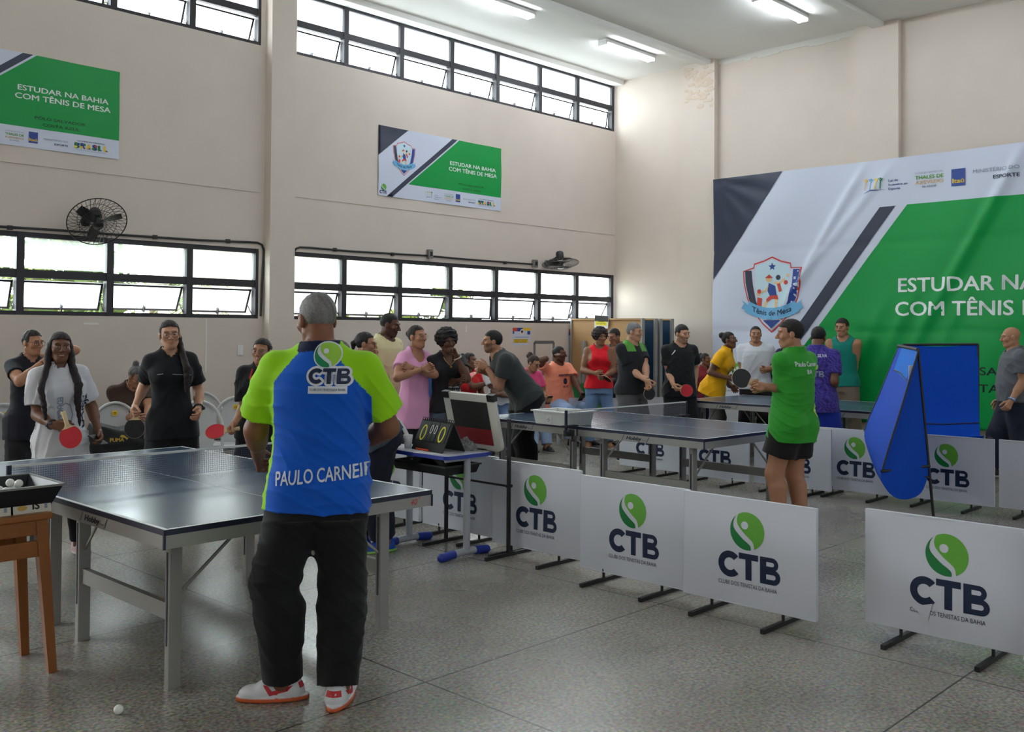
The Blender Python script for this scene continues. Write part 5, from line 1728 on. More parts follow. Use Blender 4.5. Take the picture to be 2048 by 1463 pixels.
def person(key, label, px, d, H, face, sex='m', skin=(120, 80, 58), hair=('short', (24, 20, 18)), shirt=None, legs=None,
           lean=(0, 0, 0), head=(0, 0, 0), ra=None, la=None, feet=None, sit=None, shoes=(40, 40, 44), sole=(210, 210, 205), heavy=1.0, belly=0.0, res=0.0095,
           beard=None, lips=None, glasses=None, watch=None, rh=None, lh=None, barefoot_sock=None, hair_extra=None, faceh=None, smile=0.0, necklace=None):
    base = dep(px, 700, d)
    base[2] = 0
    tc = nrm([-base[0], -base[1], 0])                     # towards the camera
    ir = np.array([_R0[0], _R0[1], 0.0]); ir = nrm(ir - tc * (ir @ tc))
    def heading(f):
        return math.cos(rad(f)) * tc + math.sin(rad(f)) * ir
    fw = heading(face)
    rt = np.array([fw[1], -fw[0], 0.0])
    B = np.stack([rt, fw, np.array([0, 0, 1.0])], 1)      # local -> world
    loc = lambda w: B.T @ (np.asarray(w, float) - base)
    pix = lambda q: loc(dep(q[0], q[1], d + q[2]))        # photo point + depth offset -> local
    root = thing('person', label, 'person', base, math.atan2(-fw[0], fw[1]))
    u = H
    wd = heavy
    A0, D0 = MALE if sex == 'm' else FEM
    A0, D0 = A0 * u, D0 * u
    hvy = 1 + (wd - 1) * np.array([1, 1, 1, 1.15, 1.35, 1.1, .9, .8, .6, .5, .4])
    A0 = A0 * hvy; D0 = D0 * hvy
    C0 = np.array([0, 0, 0, .5, .8, .45, .1, 0, 0, 0, 0]) * belly
    D0 = D0 + C0 * .5
    hipz = .525 * u if sit is None else sit + .075 * u
    P0 = np.array([0, 0, hipz])
    Rt = rotm(rad(lean[0]), rad(lean[1]), rad(lean[2]))
    tl = lambda x, y, z: P0 + Rt @ np.array([x, y, z])
    # head frame
    hs = .133 * u / .233
    f2 = face if faceh is None else faceh
    hw = heading(f2); hf = B.T @ hw
    Rh0 = np.stack([[hf[1], -hf[0], 0], hf, [0, 0, 1.0]], 1)
    Rh = Rh0 @ rotm(rad(head[0]), rad(head[1]), 0)
    nb = tl(0, 0, .325 * u)
    HC = nb + Rt @ np.array([0, .004 * u, .022 * u]) * .9 + Rh @ np.array([0, .016 * u, .066 * u])
    # arms
    shw = (.106 if sex == 'm' else .093) * u * (1 + (wd - 1) * .6)
    l1, l2 = .172 * u, .150 * u
    arms = []
    for sg, sp, hs_ in ((1, ra, rh), (-1, la, lh)):
        sh = tl(sg * shw, 0, .290 * u)
        if sp is None:
            tgt = sh + np.array([sg * .06 * u, .04 * u, -.30 * u]); hint = sh + np.array([sg * .15 * u, -.3 * u, -.15 * u])
        elif len(sp) == 2 and len(sp[0]) == 3 and not isinstance(sp[0], str):
            hint, tgt = pix(sp[0]), pix(sp[1])
        else:
            hint = sh + np.array([sp[1][0] * sg, sp[1][1], sp[1][2]]) * u
            tgt = sh + np.array([sp[2][0] * sg, sp[2][1], sp[2][2]]) * u
        el, wr = ik(sh, tgt, l1, l2, hint)
        hd = dict(curl=.35, thumb=.3, dir=None, n=None)
        hd.update(hs_ or {})
        fd = nrm(wr - el)
        if hd['dir'] is not None:
            q = hd['dir']
            fd = nrm(fd * .25 + nrm(B.T @ (ir * q[0] + np.array([0, 0, 1.0]) * q[1] + tc * q[2])))
        if hd['n'] is not None:
            q = hd['n']; n_ = B.T @ (ir * q[0] + np.array([0, 0, 1.0]) * q[1] + tc * q[2])
        else:
            n_ = np.array([-sg, .15, 0.0])
        n_ = n_ - fd * (n_ @ fd)
        n_ = nrm(n_ if np.linalg.norm(n_) > .05 else np.array([0, 1.0, 0]))
        th = np.cross(fd, n_) * sg
        arms.append(dict(sg=sg, sh=sh, el=el, wr=wr, fd=fd, n=n_, th=th, **{k: hd[k] for k in ('curl', 'thumb')}))
    # legs
    hipx = .043 * u * (1 + (wd - 1) * .6)
    L1, L2 = .245 * u, .240 * u
    lg = []
    ft = feet or ((.085 * u, 0.0, -8), (-.085 * u, 0.0, 8))
    for sg, (fx, fy, fyaw) in zip((1, -1), ft):
        hp = P0 + np.array([sg * hipx, 0, -.005 * u])
        an = np.array([fx, fy, .045 * u])
        fdir = rotm(0, 0, rad(fyaw)) @ np.array([0, 1.0, 0])
        kn, an = ik(hp, an, L1, L2, hp + fdir * u + np.array([sg * .05 * u, 0, .4 * u if sit is not None else 0]))
        lg.append(dict(sg=sg, hp=hp, kn=kn, an=an, fd=fdir))
    mus = .92 if sex == 'f' else 1.0
    mus *= (1 + (wd - 1) * .5)
    # ---------------- fields
    def torso(p, off=0.0, zl=None, os_=None, drape=0.0):
        os_ = off if os_ is None else os_
        q = (p - P0) @ Rt
        AA, DD = A0, D0
        if drape:
            AA = A0.copy(); AA[:7] = np.maximum(AA[:7], A0[6] * drape)
            DD = D0.copy(); DD[:7] = np.maximum(DD[:7], D0[6] * drape)
        a = np.interp(q[:, 2], TZ * u, AA) + off
        b = np.interp(q[:, 2], TZ * u, DD) + off
        c = np.interp(q[:, 2], TZ * u, C0)
        e = ((np.abs(q[:, 0]) / a) ** 2.4 + (np.abs(q[:, 1] - c) / b) ** 2.4) ** (1 / 2.4)
        dd = (e - 1) * np.minimum(a, b)
        lo_ = -.045 * u if zl is None else zl
        dd = np.maximum(dd, np.maximum(q[:, 2] - .34 * u - os_, lo_ - os_ - q[:, 2]))
        for s in (1, -1):
            dd = smin(dd, np.linalg.norm(q - np.array([s * shw * .93, 0, .283 * u]), axis=1) - (.033 * u * mus + os_ * .7), .03 * u)
        if sex == 'f':
            for s in (1, -1):
                dd = smin(dd, ell(q, (s * .044 * u, .048 * u * wd, .218 * u), (.044 * u * wd + os_ * .6, .040 * u * wd + os_ * .6, .042 * u * wd + os_ * .6)), .03 * u)
        # buttocks
        for s in (1, -1):
            dd = smin(dd, ell(q, (s * .044 * u, -.034 * u, -.010 * u), (.050 * u * wd + os_, .048 * u + os_, .056 * u + os_)), .02 * u)
        return dd
    def leg(p, l, off=0.0, offk=None, offa=None):
        offk = off if offk is None else offk
        offa = off if offa is None else offa
        dd = rc(p, l['hp'], l['kn'], .060 * u * mus + off, .042 * u * mus + offk)
        e = rc(p, l['kn'], l['an'], .043 * u * mus + offk, .028 * u * mus + offa)
        ax = nrm(l['an'] - l['kn'])
        bk = -l['fd'] + ax * (l['fd'] @ ax); bk = nrm(bk) if np.linalg.norm(bk) > .1 else np.zeros(3)
        c1 = l['kn'] + ax * .065 * u + bk * .016 * u; c2 = l['kn'] + ax * .13 * u + bk * .008 * u
        e = smin(e, rc(p, c1, c2, .039 * u * mus + (offk + offa) / 2, .030 * u * mus + (offk + offa) / 2), .02 * u)
        return smin(dd, e, .02 * u)
    def arm(p, a, off=0.0):
        dd = rc(p, a['sh'], a['el'], .034 * u * mus + off, .026 * u * mus + off)
        dd = smin(dd, rc(p, a['sh'] + (a['el'] - a['sh']) * .35, a['sh'] + (a['el'] - a['sh']) * .65, .031 * u * mus + off, .030 * u * mus + off), .015 * u)
        e = rc(p, a['el'], a['wr'], .026 * u * mus + off, .0165 * u * mus + off)
        e = smin(e, rc(p, a['el'] + (a['wr'] - a['el']) * .12, a['el'] + (a['wr'] - a['el']) * .42, .027 * u * mus + off, .024 * u * mus + off), .015 * u)
        return smin(dd, e, .012 * u)
    def hand(p, a):
        k = u / 1.72
        w, fd, th, n_ = a['wr'], a['fd'], a['th'], a['n']
        dd = rc(p, w - fd * .02 * k, w + fd * .02 * k, .026 * k, .022 * k)
        knuck = []
        for i, (o, fl, r) in enumerate(((.030, .072, .0092), (.010, .080, .0095), (-.010, .075, .0090), (-.029, .060, .0080))):
            b0 = w + fd * .018 * k + th * o * .55 * k
            b1 = w + fd * (.088 - abs(o - .005) * .25) * k + th * o * k
            dd = smin(dd, rc(p, b0, b1, .0145 * k, .0125 * k), .014 * k)
            cu = a['curl'] * (1 + .12 * i)
            ang = 0.0; pp = b1
            for sgm, (fr, bend) in enumerate(((.46, 62), (.30, 75), (.24, 50))):
                ang += rad(bend) * cu
                dv = fd * math.cos(ang) + n_ * math.sin(ang) + th * (o * 1.6 * (1 - cu))
                q = pp + nrm(dv) * fl * fr * k
                seg = rc(p, pp, q, r * k * (1 - .06 * sgm), r * k * (.92 - .08 * sgm))
                dd = smin(dd, seg, .004 * k)
                pp = q
        t0 = w + fd * .020 * k + th * .022 * k
        c = a['thumb']
        d1 = nrm(fd * .62 + th * (.80 - .45 * c) + n_ * (.25 + .55 * c))
        t1 = t0 + d1 * .044 * k
        d2 = nrm(fd * .80 + th * (.35 - .5 * c) + n_ * (.15 + .6 * c)); t2 = t1 + d2 * .033 * k
        t3 = t2 + nrm(d2 + n_ * .3 * c - th * .2 * c) * .026 * k
        dd = smin(dd, rc(p, t0, t1, .0155 * k, .0115 * k), .012 * k)
        dd = smin(dd, rc(p, t1, t2, .0110 * k, .0100 * k), .004 * k)
        return smin(dd, rc(p, t2, t3, .0098 * k, .0080 * k), .004 * k)
    def hloc(p):
        return ((p - HC) @ Rh) / hs
    def skull(q, off=0.0):
        return ell(q, (0, -.014, .030), (.074 + off, .093 + off, .086 + off))
    def headf(p):
        q = hloc(p)
        x, y, z = q[:, 0], q[:, 1], q[:, 2]
        ax_ = np.abs(x); qs = np.stack([ax_, y, z], 1)
        dd = skull(q)
        dd = smin(dd, ell(q, (0, .030, -.030), (.058, .060, .085)), .03)
        dd = smin(dd, ell(q, (0, .050, -.090), (.034, .034, .028)), .03)
        dd = smin(dd, rc(qs, (.050, -.005, -.055), (.018, .055, -.095), .022, .018), .02)
        dd = smin(dd, ell(qs, (.040, .062, -.018), (.026, .022, .024)), .018)
        dd = smin(dd, ell(qs, (.026, .078, .030), (.030, .014, .011)), .014)
        dd = np.maximum(dd, -(ell(qs, (.030, .098, .006), (.020, .017, .012)))) if False else -smin(-dd, ell(qs, (.030, .100, .006), (.020, .018, .012)), .008)
        dd = smin(dd, ell(qs, (.030, .0765, .005), (.0135, .0115, .0095)), .002)
        dd = smin(dd, rc(q, (0, .088, .018), (0, .110, -.022), .007, .0125), .010)
        dd = smin(dd, ell(qs, (.013, .098, -.027), (.0095, .011, .008)), .006)
        sm = smile * .006
        dd = smin(dd, rc(qs, (0, .0885, -.054), (.022, .077, -.056 + sm), .0068, .004), .005)
        dd = smin(dd, rc(qs, (0, .0865, -.066), (.018, .077, -.062 + sm), .0080, .0045), .005)
        dd = smin(dd, ell(qs, (.077, -.006, -.006), (.010, .020, .031)), .007)
        return dd * hs
    nk1 = nb + Rt @ np.array([0, -.002 * u, -.012 * u])
    nk2 = HC + Rh @ np.array([0, -.020, -.055]) * hs
    nr = (.034 if sex == 'm' else .0275) * u * (1 + (wd - 1) * .4)
    neck = lambda p: rc(p, nk1, nk2, nr * 1.10, nr * .98)
    trap = lambda p: smin(rc(p, nb + (nk2 - nb) * .25, tl(shw * .62, 0, .298 * u), nr * .75, .022 * u), rc(p, nb + (nk2 - nb) * .25, tl(-shw * .62, 0, .298 * u), nr * .75, .022 * u), .02 * u)
    hide_trunk = True
    def bodyf(p):
        dd = smin(torso(p), neck(p), .03 * u)
        dd = smin(dd, trap(p), .02 * u)
        for l in lg:
            dd = smin(dd, leg(p, l), .025 * u)
        for a in arms:
            dd = smin(dd, arm(p, a), .018 * u)
        for l in lg:
            dd = smin(dd, rc(p, l['an'] + np.array([0, 0, -.012 * u]), l['an'] + l['fd'] * .075 * u + np.array([0, 0, -.032 * u]), .020 * u, .011 * u), .014 * u)
        return dd
    def headneck(p):
        return smin(headf(p), neck(p), .012 * u)
    allp = [P0, nb, HC] + [x for a in arms for x in (a['sh'], a['el'], a['wr'])] + [x for l in lg for x in (l['hp'], l['kn'], l['an'])]
    lo = np.min(allp, 0) - .24; hi = np.max(allp, 0) + .24
    lo[2] = max(-.01, lo[2])
    sk = np.array(lin(skin)); lip = np.array(lin(lips)) if lips else sk * np.array([.95, .72, .72])
    hairc = np.array(lin(hair[1]))
    def skincol(V):
        c = np.tile(sk, (len(V), 1))
        q = hloc(V); ax_ = np.abs(q[:, 0]); y, z = q[:, 1], q[:, 2]
        fr = (y > .045)
        def put(mk, col, al=1.0):
            c[mk] = c[mk] * (1 - al) + np.array(col) * al
        if beard:
            put(fr & (z < -.046 - .1 * np.maximum(0, .05 - ax_)) & (z > -.125) | ((ax_ > .045) & (y > .01) & (z < -.02) & (z > -.11)), lin(beard[0]), beard[1] * .6)
            put(fr & (z < -.038) & (z > -.050) & (ax_ < .030) & (y > .07), lin(beard[0]), beard[1])
        put(fr & (z < -.050) & (z > -.073) & (ax_ < .024 - .2 * np.abs(z + .060)) & (y > .078), lip)
        if smile > .5:
            put(fr & (np.abs(z + .0595 - ax_ * .12) < .0028) & (ax_ < .016) & (y > .072), (.50, .48, .45))
        put(fr & (np.abs(z - (.0285 + .004 - (ax_ - .03) ** 2 * 6)) < .0042) & (ax_ > .012) & (ax_ < .048), lin((26, 20, 18)), .65)
        e = ((ax_ - .030) / .0135) ** 2 + ((z - .005) / .0052) ** 2
        put(fr & (e < 1) & (y > .07), (.28, .26, .25))
        put(fr & (((ax_ - .030) ** 2 + (z - .005) ** 2) < .0056 ** 2) & (y > .07), (.02, .014, .012))
        put(fr & (e > 1) & (e < 1.6) & (z > .006) & (y > .065), sk * .35)
        put((np.abs(q[:, 0]) > .009) & (np.abs(q[:, 0]) < .0135) & (z < -.031) & (z > -.036) & (y > .09), sk * .25)
        return c
    parts = []
    V, Q = mesh_sdf(bodyf, lo, hi, res)
    up = nrm(nk2 - nk1)
    hq = (V - (nk1 + (nk2 - nk1) * .55)) @ up
    keep = ~((hq > .012) & (np.linalg.norm(V - HC, axis=1) < .2 * u))
    for a in arms:
        keep &= ~(((V - a['wr']) @ nrm(a['wr'] - a['el']) > -.002) & (np.linalg.norm(V - a['wr'], axis=1) < .05))
    Q = Q[keep[Q].all(1)]
    parts.append((V, Q, 0, skincol(V)))
    hl = HC - .16 * u * .8 - .02; hh = HC + .16 * u * .8 + .02
    V, Q = mesh_sdf(headneck, hl, hh, .0042)
    hq = (V - (nk1 + (nk2 - nk1) * .55)) @ up
    Q = Q[(hq[Q] > -.004).all(1)]
    parts.append((V, Q, 0, skincol(V)))
    for a in arms:
        hf_ = lambda p, a=a: smin(hand(p, a), arm(p, a), .008)
        c = a['wr'] + a['fd'] * .07
        V, Q = mesh_sdf(hf_, c - .135, c + .135, .0042)
        hq = (V - a['wr']) @ nrm(a['wr'] - a['el'])
        kp = (hq > -.006)
        Q = Q[kp[Q].all(1)]
        parts.append((V, Q, 0, np.tile(sk, (len(V), 1))))
    body = np_mesh('body', parts, [MSKIN], root)
    rngp = np.random.RandomState(abs(hash(key)) % 1000 if False else sum(ord(c) * 7 for c in key))
    def folds(p, amp, sc=1.0):
        o = 0
        for k in range(6):
            dr = nrm(rngs[k]) * (14 + 7 * k) * sc
            o = o + np.sin(p @ dr + k * 1.7) / (1 + .35 * k)
        cr = 0
        for k in range(4):
            dr = nrm(rngs2[k]) * (16 + 9 * k) * sc
            w_ = np.sin(p @ (rngs[k] * 7) + k) * 1.6
            cr = cr + np.maximum(0, 1 - 1.25 * np.abs(np.sin(p @ dr + w_))) ** 2 * np.clip(.35 + np.sin(p @ (rngs2[3 - k] * 5) + 2 * k), 0, 1)
        return o * amp * .4 - cr * amp * .85
    rngs = rngp.normal(size=(6, 3)) * np.array([1, 1, .8])
    rngs2 = rngp.normal(size=(4, 3)) * np.array([1, 1, .7])
    out = dict(root=root, body=body, HC=HC, Rh=Rh, hs=hs, arms=arms, lg=lg, B=B, base=base, P0=P0, Rt=Rt, u=u, tl=tl, ir=ir, tc=tc, nb=nb, fw=fw)
    # ---------------- hair
    if hair[0] != 'bald':
        st = hair[0]
        offh = {'buzz': .0032, 'short': .008, 'curly': .014, 'afro': .03, 'tied': .006, 'long': .010, 'puff': .014, 'quiff': .012}[st]
        clipk = hair[2] if len(hair) > 2 else .0
        def hairf(p):
            q = hloc(p)
            x, y, z = q[:, 0], q[:, 1], q[:, 2]
            nz_ = np.sin(q[:, 0] * 160 + q[:, 2] * 90) * np.sin(q[:, 1] * 150) * .0014
            if st == 'afro':
                bump = (np.sin(q[:, 0] * 150) + np.sin(q[:, 1] * 140 + 1) + np.sin(q[:, 2] * 145 + 2)) * .0032
                dd = ell(q, (0, -.022, .040), (.122, .120, .112)) + bump
                dd = np.maximum(dd, -(z - .052 - (np.abs(x) < 9) * 0 - .55 * (y - .075)) / 1.14 * 1.0 if False else dd)
                face_ = ell(q, (0, .115, -.045), (.072, .085, .118))
                dd = -smin(-dd, face_, .012)
                dd = np.maximum(dd, -(z + .095))
                return dd * hs
            dd = skull(q, offh) + (nz_ if st in ('short', 'buzz') else nz_ * 1.5)
            if st == 'quiff':
                dd = smin(dd, ell(q, (0, .045, .108), (.058, .050, .030)), .02)
            if st == 'curly':
                dd = dd + (np.sin(q[:, 0] * 190) * np.sin(q[:, 1] * 180) + np.sin(q[:, 2] * 170)) * .003
            sl = .82
            pl = (z - sl * y - (.004 + clipk)) / math.hypot(1, sl)
            pl = np.minimum(pl, (z + .055 - .2 * y))
            if st in ('tied', 'long'):
                pl = np.minimum((z - .92 * y - (.0 - .012 + clipk)) / 1.36, z + .075)
            side = (np.abs(x) > .060) & False
            dd = np.maximum(dd, -pl)
            front = z - (.078 + clipk) + np.abs(x) * .22
            dd = np.maximum(dd, -np.where(y > .030, front, 1.0))
            if st == 'long':
                qs = np.stack([np.abs(x), y, z], 1)
                dd = smin(dd, rc(qs, (.068, -.030, .02), (.075, -.045, -.13), .026, .020), .02)
                dd = smin(dd, rc(qs, (.03, -.085, .0), (.035, -.075, -.15), .035, .028), .02)
            dd = dd * hs
            for e in (hair_extra or []):
                pts = [HC + Rh @ (np.array(v[:3]) * hs) if len(v) == 4 else P0 + Rt @ (np.array(v[:3]) * u) for v in e]
                for i in range(len(pts) - 1):
                    r0 = e[i][3] if len(e[i]) == 4 else e[i][4]
                    r1 = e[i + 1][3] if len(e[i + 1]) == 4 else e[i + 1][4]
                    dd = smin(dd, rc(p, pts[i], pts[i + 1], r0 * hs, r1 * hs) + (np.sin(p @ np.array([60, 50, 130])) * .0016), .006)
            return dd
        ext = [HC]
        for e in (hair_extra or []):
            ext += [HC + Rh @ (np.array(v[:3]) * hs) if len(v) == 4 else P0 + Rt @ (np.array(v[:3]) * u) for v in e]
        mg = .20 if st == 'afro' else .17
        V, Q = mesh_sdf(hairf, np.min(ext, 0) - mg * u / 1.7, np.max(ext, 0) + mg * u / 1.7, .0052)
        hc = np.tile(hairc, (len(V), 1)) * (1 + .25 * np.sin(V @ np.array([150, 130, 60])))[:, None]
        if len(hair) > 3:          # grey strands or a second tone
            mk = .2 + .6 * rngp.rand(len(V)) + .2 * np.sin(V @ np.array([30., 50., 20.]))
            hc = hc * (1 - mk[:, None] * .7) + np.array(lin(hair[3])) * mk[:, None] * .7
        out['hair'] = np_mesh('hair', [(V, Q, 0, np.clip(hc, 0, 1))], [MHAIR], root)
    # ---------------- trousers / shorts / skirt
    if legs:
        kind = legs.get('kind', 'trousers')
        lo_ = legs.get('loose', .014)
        flare = legs.get('flare', lo_ + .012)
        hem = legs.get('hem', .90)
        topz = legs.get('top', .055) * u
        amp = legs.get('fold', .004)
        def legf(p):
            q = (p - P0) @ Rt
            dd = np.maximum(torso(p, min(lo_ * .85, .013), -.06 * u), q[:, 2] - topz)
            for l in lg:
                e = leg(p, l, lo_, lo_ + .004, flare)
                hipcut = np.clip((q[:, 2] + .02 * u) / (.06 * u), 0, 1) * lo_ * .6
                e = e + hipcut
                ax1 = nrm(l['kn'] - l['hp']); ax2 = nrm(l['an'] - l['kn'])
                if kind == 'shorts':
                    e = rc(p, l['hp'], l['kn'], .062 * u * mus + lo_, .052 * u * mus + flare)
                    e = np.maximum(e, (p - l['hp']) @ ax1 - hem * L1)
                else:
                    e = np.maximum(e, (p - l['kn']) @ ax2 - hem * L2)
                dd = smin(dd, e, .026 * u)
            return dd + folds(p, amp, .9) - amp * .5
        allq = [P0] + [x for l in lg for x in (l['hp'], l['kn'], l['an'])]
        V, Q = mesh_sdf(legf, np.min(allq, 0) - .26, np.max(allq, 0) + .26, res)
        c = np.tile(np.array(lin(legs['c'])), (len(V), 1))
        if legs.get('denim'):
            c *= (1 + .35 * np.clip(np.sin(V @ np.array([9., 7., 5.])) * np.sin(V @ np.array([-6., 8., 11.])), 0, 1))[:, None]
        out['legs'] = np_mesh(kind, [(V, Q, 0, np.clip(c, 0, 1))], [MCLOTH], root)
    # ---------------- shirt
    if shirt:
        off = shirt.get('loose', .014)
        hemz = shirt.get('hem', -.03) * u
        sl = shirt.get('sleeve', .62)
        amp = shirt.get('fold', .005)
        flr = shirt.get('flare', .012)
        nk = shirt.get('neck', 1.42)
        def shf(p):
            q = (p - P0) @ Rt
            ofs = off + flr * np.clip((.12 * u - q[:, 2]) / (.2 * u), 0, 1)
            dd = torso(p, ofs, hemz - .03 * u, off, shirt.get('drape', .97 if sex == 'm' else .93))
            if sl > 0:
                for a in arms:
                    ax = nrm(a['el'] - a['sh'])
                    s_ = rc(p, a['sh'], a['sh'] + (a['el'] - a['sh']) * max(sl, .3), .032 * u * mus + off * .6, .030 * u * mus + off * .8 + shirt.get('cuff', .010))
                    if sl > 1:
                        s_ = smin(s_, rc(p, a['el'], a['wr'], .034 * u * mus + off, .022 * u + off), .02)
                    s_ = np.maximum(s_, (p - a['sh']) @ ax - l1 * min(sl, 1.2))
                    dd = smin(dd, s_, .015 * u)
            else:
                for a in arms:
                    inn = tl(a['sg'] * shw * .60, 0, .27 * u)
                    ax = nrm(tl(a['sg'] * shw, 0, .27 * u) - inn)
                    dd = np.maximum(dd, np.where(q[:, 2] > .16 * u, (p - inn) @ ax - shirt.get('strap', .012) * u - np.clip((.22 * u - q[:, 2]), 0, 1) * 1.3, -1))
            if legs and sit is None:
                pl_ = min(legs.get('loose', .014), .045) + .007
                for l in lg:
                    dd = smin(dd, np.maximum(rc(p, l['hp'], l['kn'], .058 * u * mus + pl_, .046 * u * mus + pl_), q[:, 2] - .05 * u), .03 * u)
            tr_ = trap(p) - .012 * u
            dd = smin(dd, tr_, .02 * u)
            dd = np.maximum(dd, hemz - q[:, 2] + (.012 * u * np.sin(q[:, 0] / u * 18) if shirt.get('wavy') else 0) + shirt.get('curve', 0.0) * (1 - np.clip(np.abs(q[:, 0]) / (.1 * u), 0, 1)) * 0)
            fade = np.clip((.292 * u - q[:, 2]) / (.05 * u), 0, 1)
            dd = dd + (folds(p, amp) - amp * .55) * fade
            nd = rc(p, nk1 + Rt @ np.array([0, .012 * u, -.004 * u]), nk2, nr * nk, nr * nk * 1.1)
            if shirt.get('vneck'):
                nd = np.minimum(nd, rc(p, tl(0, .05 * u, .31 * u), tl(0, .085 * u, .31 * u - shirt['vneck'] * u), .030 * u, .008 * u))
            if shirt.get('scoop'):
                nd = np.minimum(nd, rc(p, tl(0, .03 * u, .315 * u), tl(0, .075 * u, .315 * u - shirt['scoop'] * u), .045 * u, .036 * u))
            return np.maximum(dd, -nd)
        sp = [tl(0, 0, hemz), nb] + [x for a in arms for x in ((a['sh'], a['el']) + ((a['wr'],) if sl > 1 else ()))]
        V, Q = mesh_sdf(shf, np.min(sp, 0) - .26, np.max(sp, 0) + .26, res)
        c0 = np.array(lin(shirt['c']))
        c = np.tile(c0, (len(V), 1))
        if shirt.get('colf'):
            c = shirt['colf'](V, (V - P0) @ Rt / u, c, dict(arms=arms, u=u))
        out['shirt'] = np_mesh('shirt', [(V, Q, 0, np.clip(c, 0, 1))], [MCLOTH], root)
        out['shirt_VQ'] = (V, Q)
    # ---------------- shoes
    if shoes is not None:
        for l in lg:
            k = u / 1.72
            f_ = l['fd']; s_ = np.array([f_[1], -f_[0], 0])
            a0 = np.array([l['an'][0], l['an'][1], max(0, l['an'][2] - .045 * u)])
            Rs = np.stack([s_, f_, [0, 0, 1.0]], 1)
            def shoef(p):
                q = ((p - a0) @ Rs) / k
                q2 = q * np.array([1, 1, 1.0])
                dd = rc(q2 * np.array([1.0, 1, 1]), (0, -.045, .036), (0.004, .075, .030), .042, .046)
                dd = smin(dd, ell(q2, (.004, .125, .028), (.046, .062, .036)), .02)
                dd = smin(dd, rc(q2, (0, -.030, .05), (0, -.028, .098), .042, .040), .025)
                dd = smin(dd, rc(q2, (0, .02, .075), (0, .075, .050), .030, .034), .02)
                dd = np.maximum(dd, .003 - q[:, 2])
                dd = np.maximum(dd, q[:, 2] - .105)
                dd = smin(dd, np.maximum(np.maximum(ell(q2, (.002, .045, .012), (.052, .152, .2)), q[:, 2] - .022), .002 - q[:, 2]), .003)
                return dd * k
            V, Q = mesh_sdf(shoef, a0 + np.array([-.22, -.22, -.01]), a0 + np.array([.22, .22, .15]), .006)
            zq = ((V - a0) @ Rs)
            c = np.tile(np.array(lin(shoes)), (len(V), 1))
            c[zq[:, 2] / k < .021] = lin(sole)
            so = np_mesh('shoe', [(V, Q, 0, c)], [MSHOE], root)
            out.setdefault('shoes', []).append((so, a0, Rs, k))
    if barefoot_sock:
        for l in lg:
            f = lambda p, l=l: np.maximum(rc(p, l['an'] + np.array([0, 0, -.03]), l['an'] + (l['kn'] - l['an']) * .25, .036 * u, .036 * u), (p - l['an']) @ nrm(l['kn'] - l['an']) - .055 * u)
            V, Q = mesh_sdf(f, l['an'] - .14, l['an'] + .16, .007)
            np_mesh('sock', [(V, Q, 0, np.tile(np.array(lin(barefoot_sock)), (len(V), 1)))], [MCLOTH], root)
    # ---------------- spectacles, watch
    HT = Matrix(((Rh[0, 0], Rh[0, 1], Rh[0, 2], HC[0]), (Rh[1, 0], Rh[1, 1], Rh[1, 2], HC[1]), (Rh[2, 0], Rh[2, 1], Rh[2, 2], HC[2]), (0, 0, 0, 1))) @ Matrix.Scale(hs, 4)
    out['HT'] = HT
    if glasses:
        m = MB()
        for s in (1, -1):
            rim = [HT @ Vector((s * (.0335 + .026 * math.copysign(abs(math.cos(a)) ** .8, math.cos(a))), .1045 - .010 * abs(math.cos(a)), .003 + .020 * math.copysign(abs(math.sin(a)) ** .8, math.sin(a)))) for a in np.linspace(0, 2 * PI, 19)[:-1]]
            m.tube(rim, .0016, 5, closed=True)
            m.tube([HT @ Vector((s * .059, .096, .010)), HT @ Vector((s * .076, .05, .012)), HT @ Vector((s * .083, -.005, .010))], .0016, 5)
        m.tube([HT @ Vector((-.008, .1125, .008)), HT @ Vector((.008, .1125, .008))], .0016, 5)
        m.build('glasses', mat('spectacle_' + '_'.join(str(c) for c in glasses), glasses, 0.35), root)
    if watch:
        for side, cc in watch:
            a = arms[0 if side == 'r' else 1]
            ax = nrm(a['wr'] - a['el']); c = a['wr'] - ax * .022
            m = MB()
            s1 = nrm(np.cross(ax, a['n'])); s2 = np.cross(s1, ax)
            m.tube([Vector(c + s1 * .0215 * u / 1.0 * math.cos(t) * .95 + s2 * .0215 * u * .95 * math.sin(t)) for t in np.linspace(0, 6.283, 21)[:-1]], .0065, 6, closed=True)
            bk = Vector(c - a['n'] * .0225 * u)
            m.sphere(bk, .014, 8)
            m.build('watch', mat('watch_' + '_'.join(str(v) for v in cc), cc, .4), root)
    PEOPLE[key] = out
    return out
def on_shirt(P, vf, u0, v0, colour_mat, side='back', rot=0.0, off=.0035, step=.02, tilt=None, hang=None):
    """print on a shirt; u to the reader's right, v up from the hips (metres), centre line u = 0"""
    V, Q = P['shirt_VQ']
    if 'bvh' not in P:
        P['bvh'] = BVHTree.FromPolygons([Vector(v) for v in V], [tuple(int(i) for i in q) for q in Q])
        P['mb'] = MB(); P['mm'] = []
    s = -1 if side == 'back' else 1
    Rt = P['Rt']
    if hang is not None:
        Rt = Rt @ rotm(0, 0, rad(hang))
    xr, yf, zu = Rt[:, 0], Rt[:, 1], Rt[:, 2]
    X = xr * (-s); N = yf * s
    o = P['P0'] + zu * v0 + X * u0 + N * .30
    M4 = Matrix(((X[0], zu[0], N[0], o[0]), (X[1], zu[1], N[1], o[1]), (X[2], zu[2], N[2], o[2]), (0, 0, 0, 1))) @ Matrix.Rotation(rot, 4, 'Z')
    if colour_mat not in P['mm']:
        P['mm'].append(colour_mat)
    stick_on(P['bvh'], vf, M4, P['mm'].index(colour_mat), P['mb'], off, step)
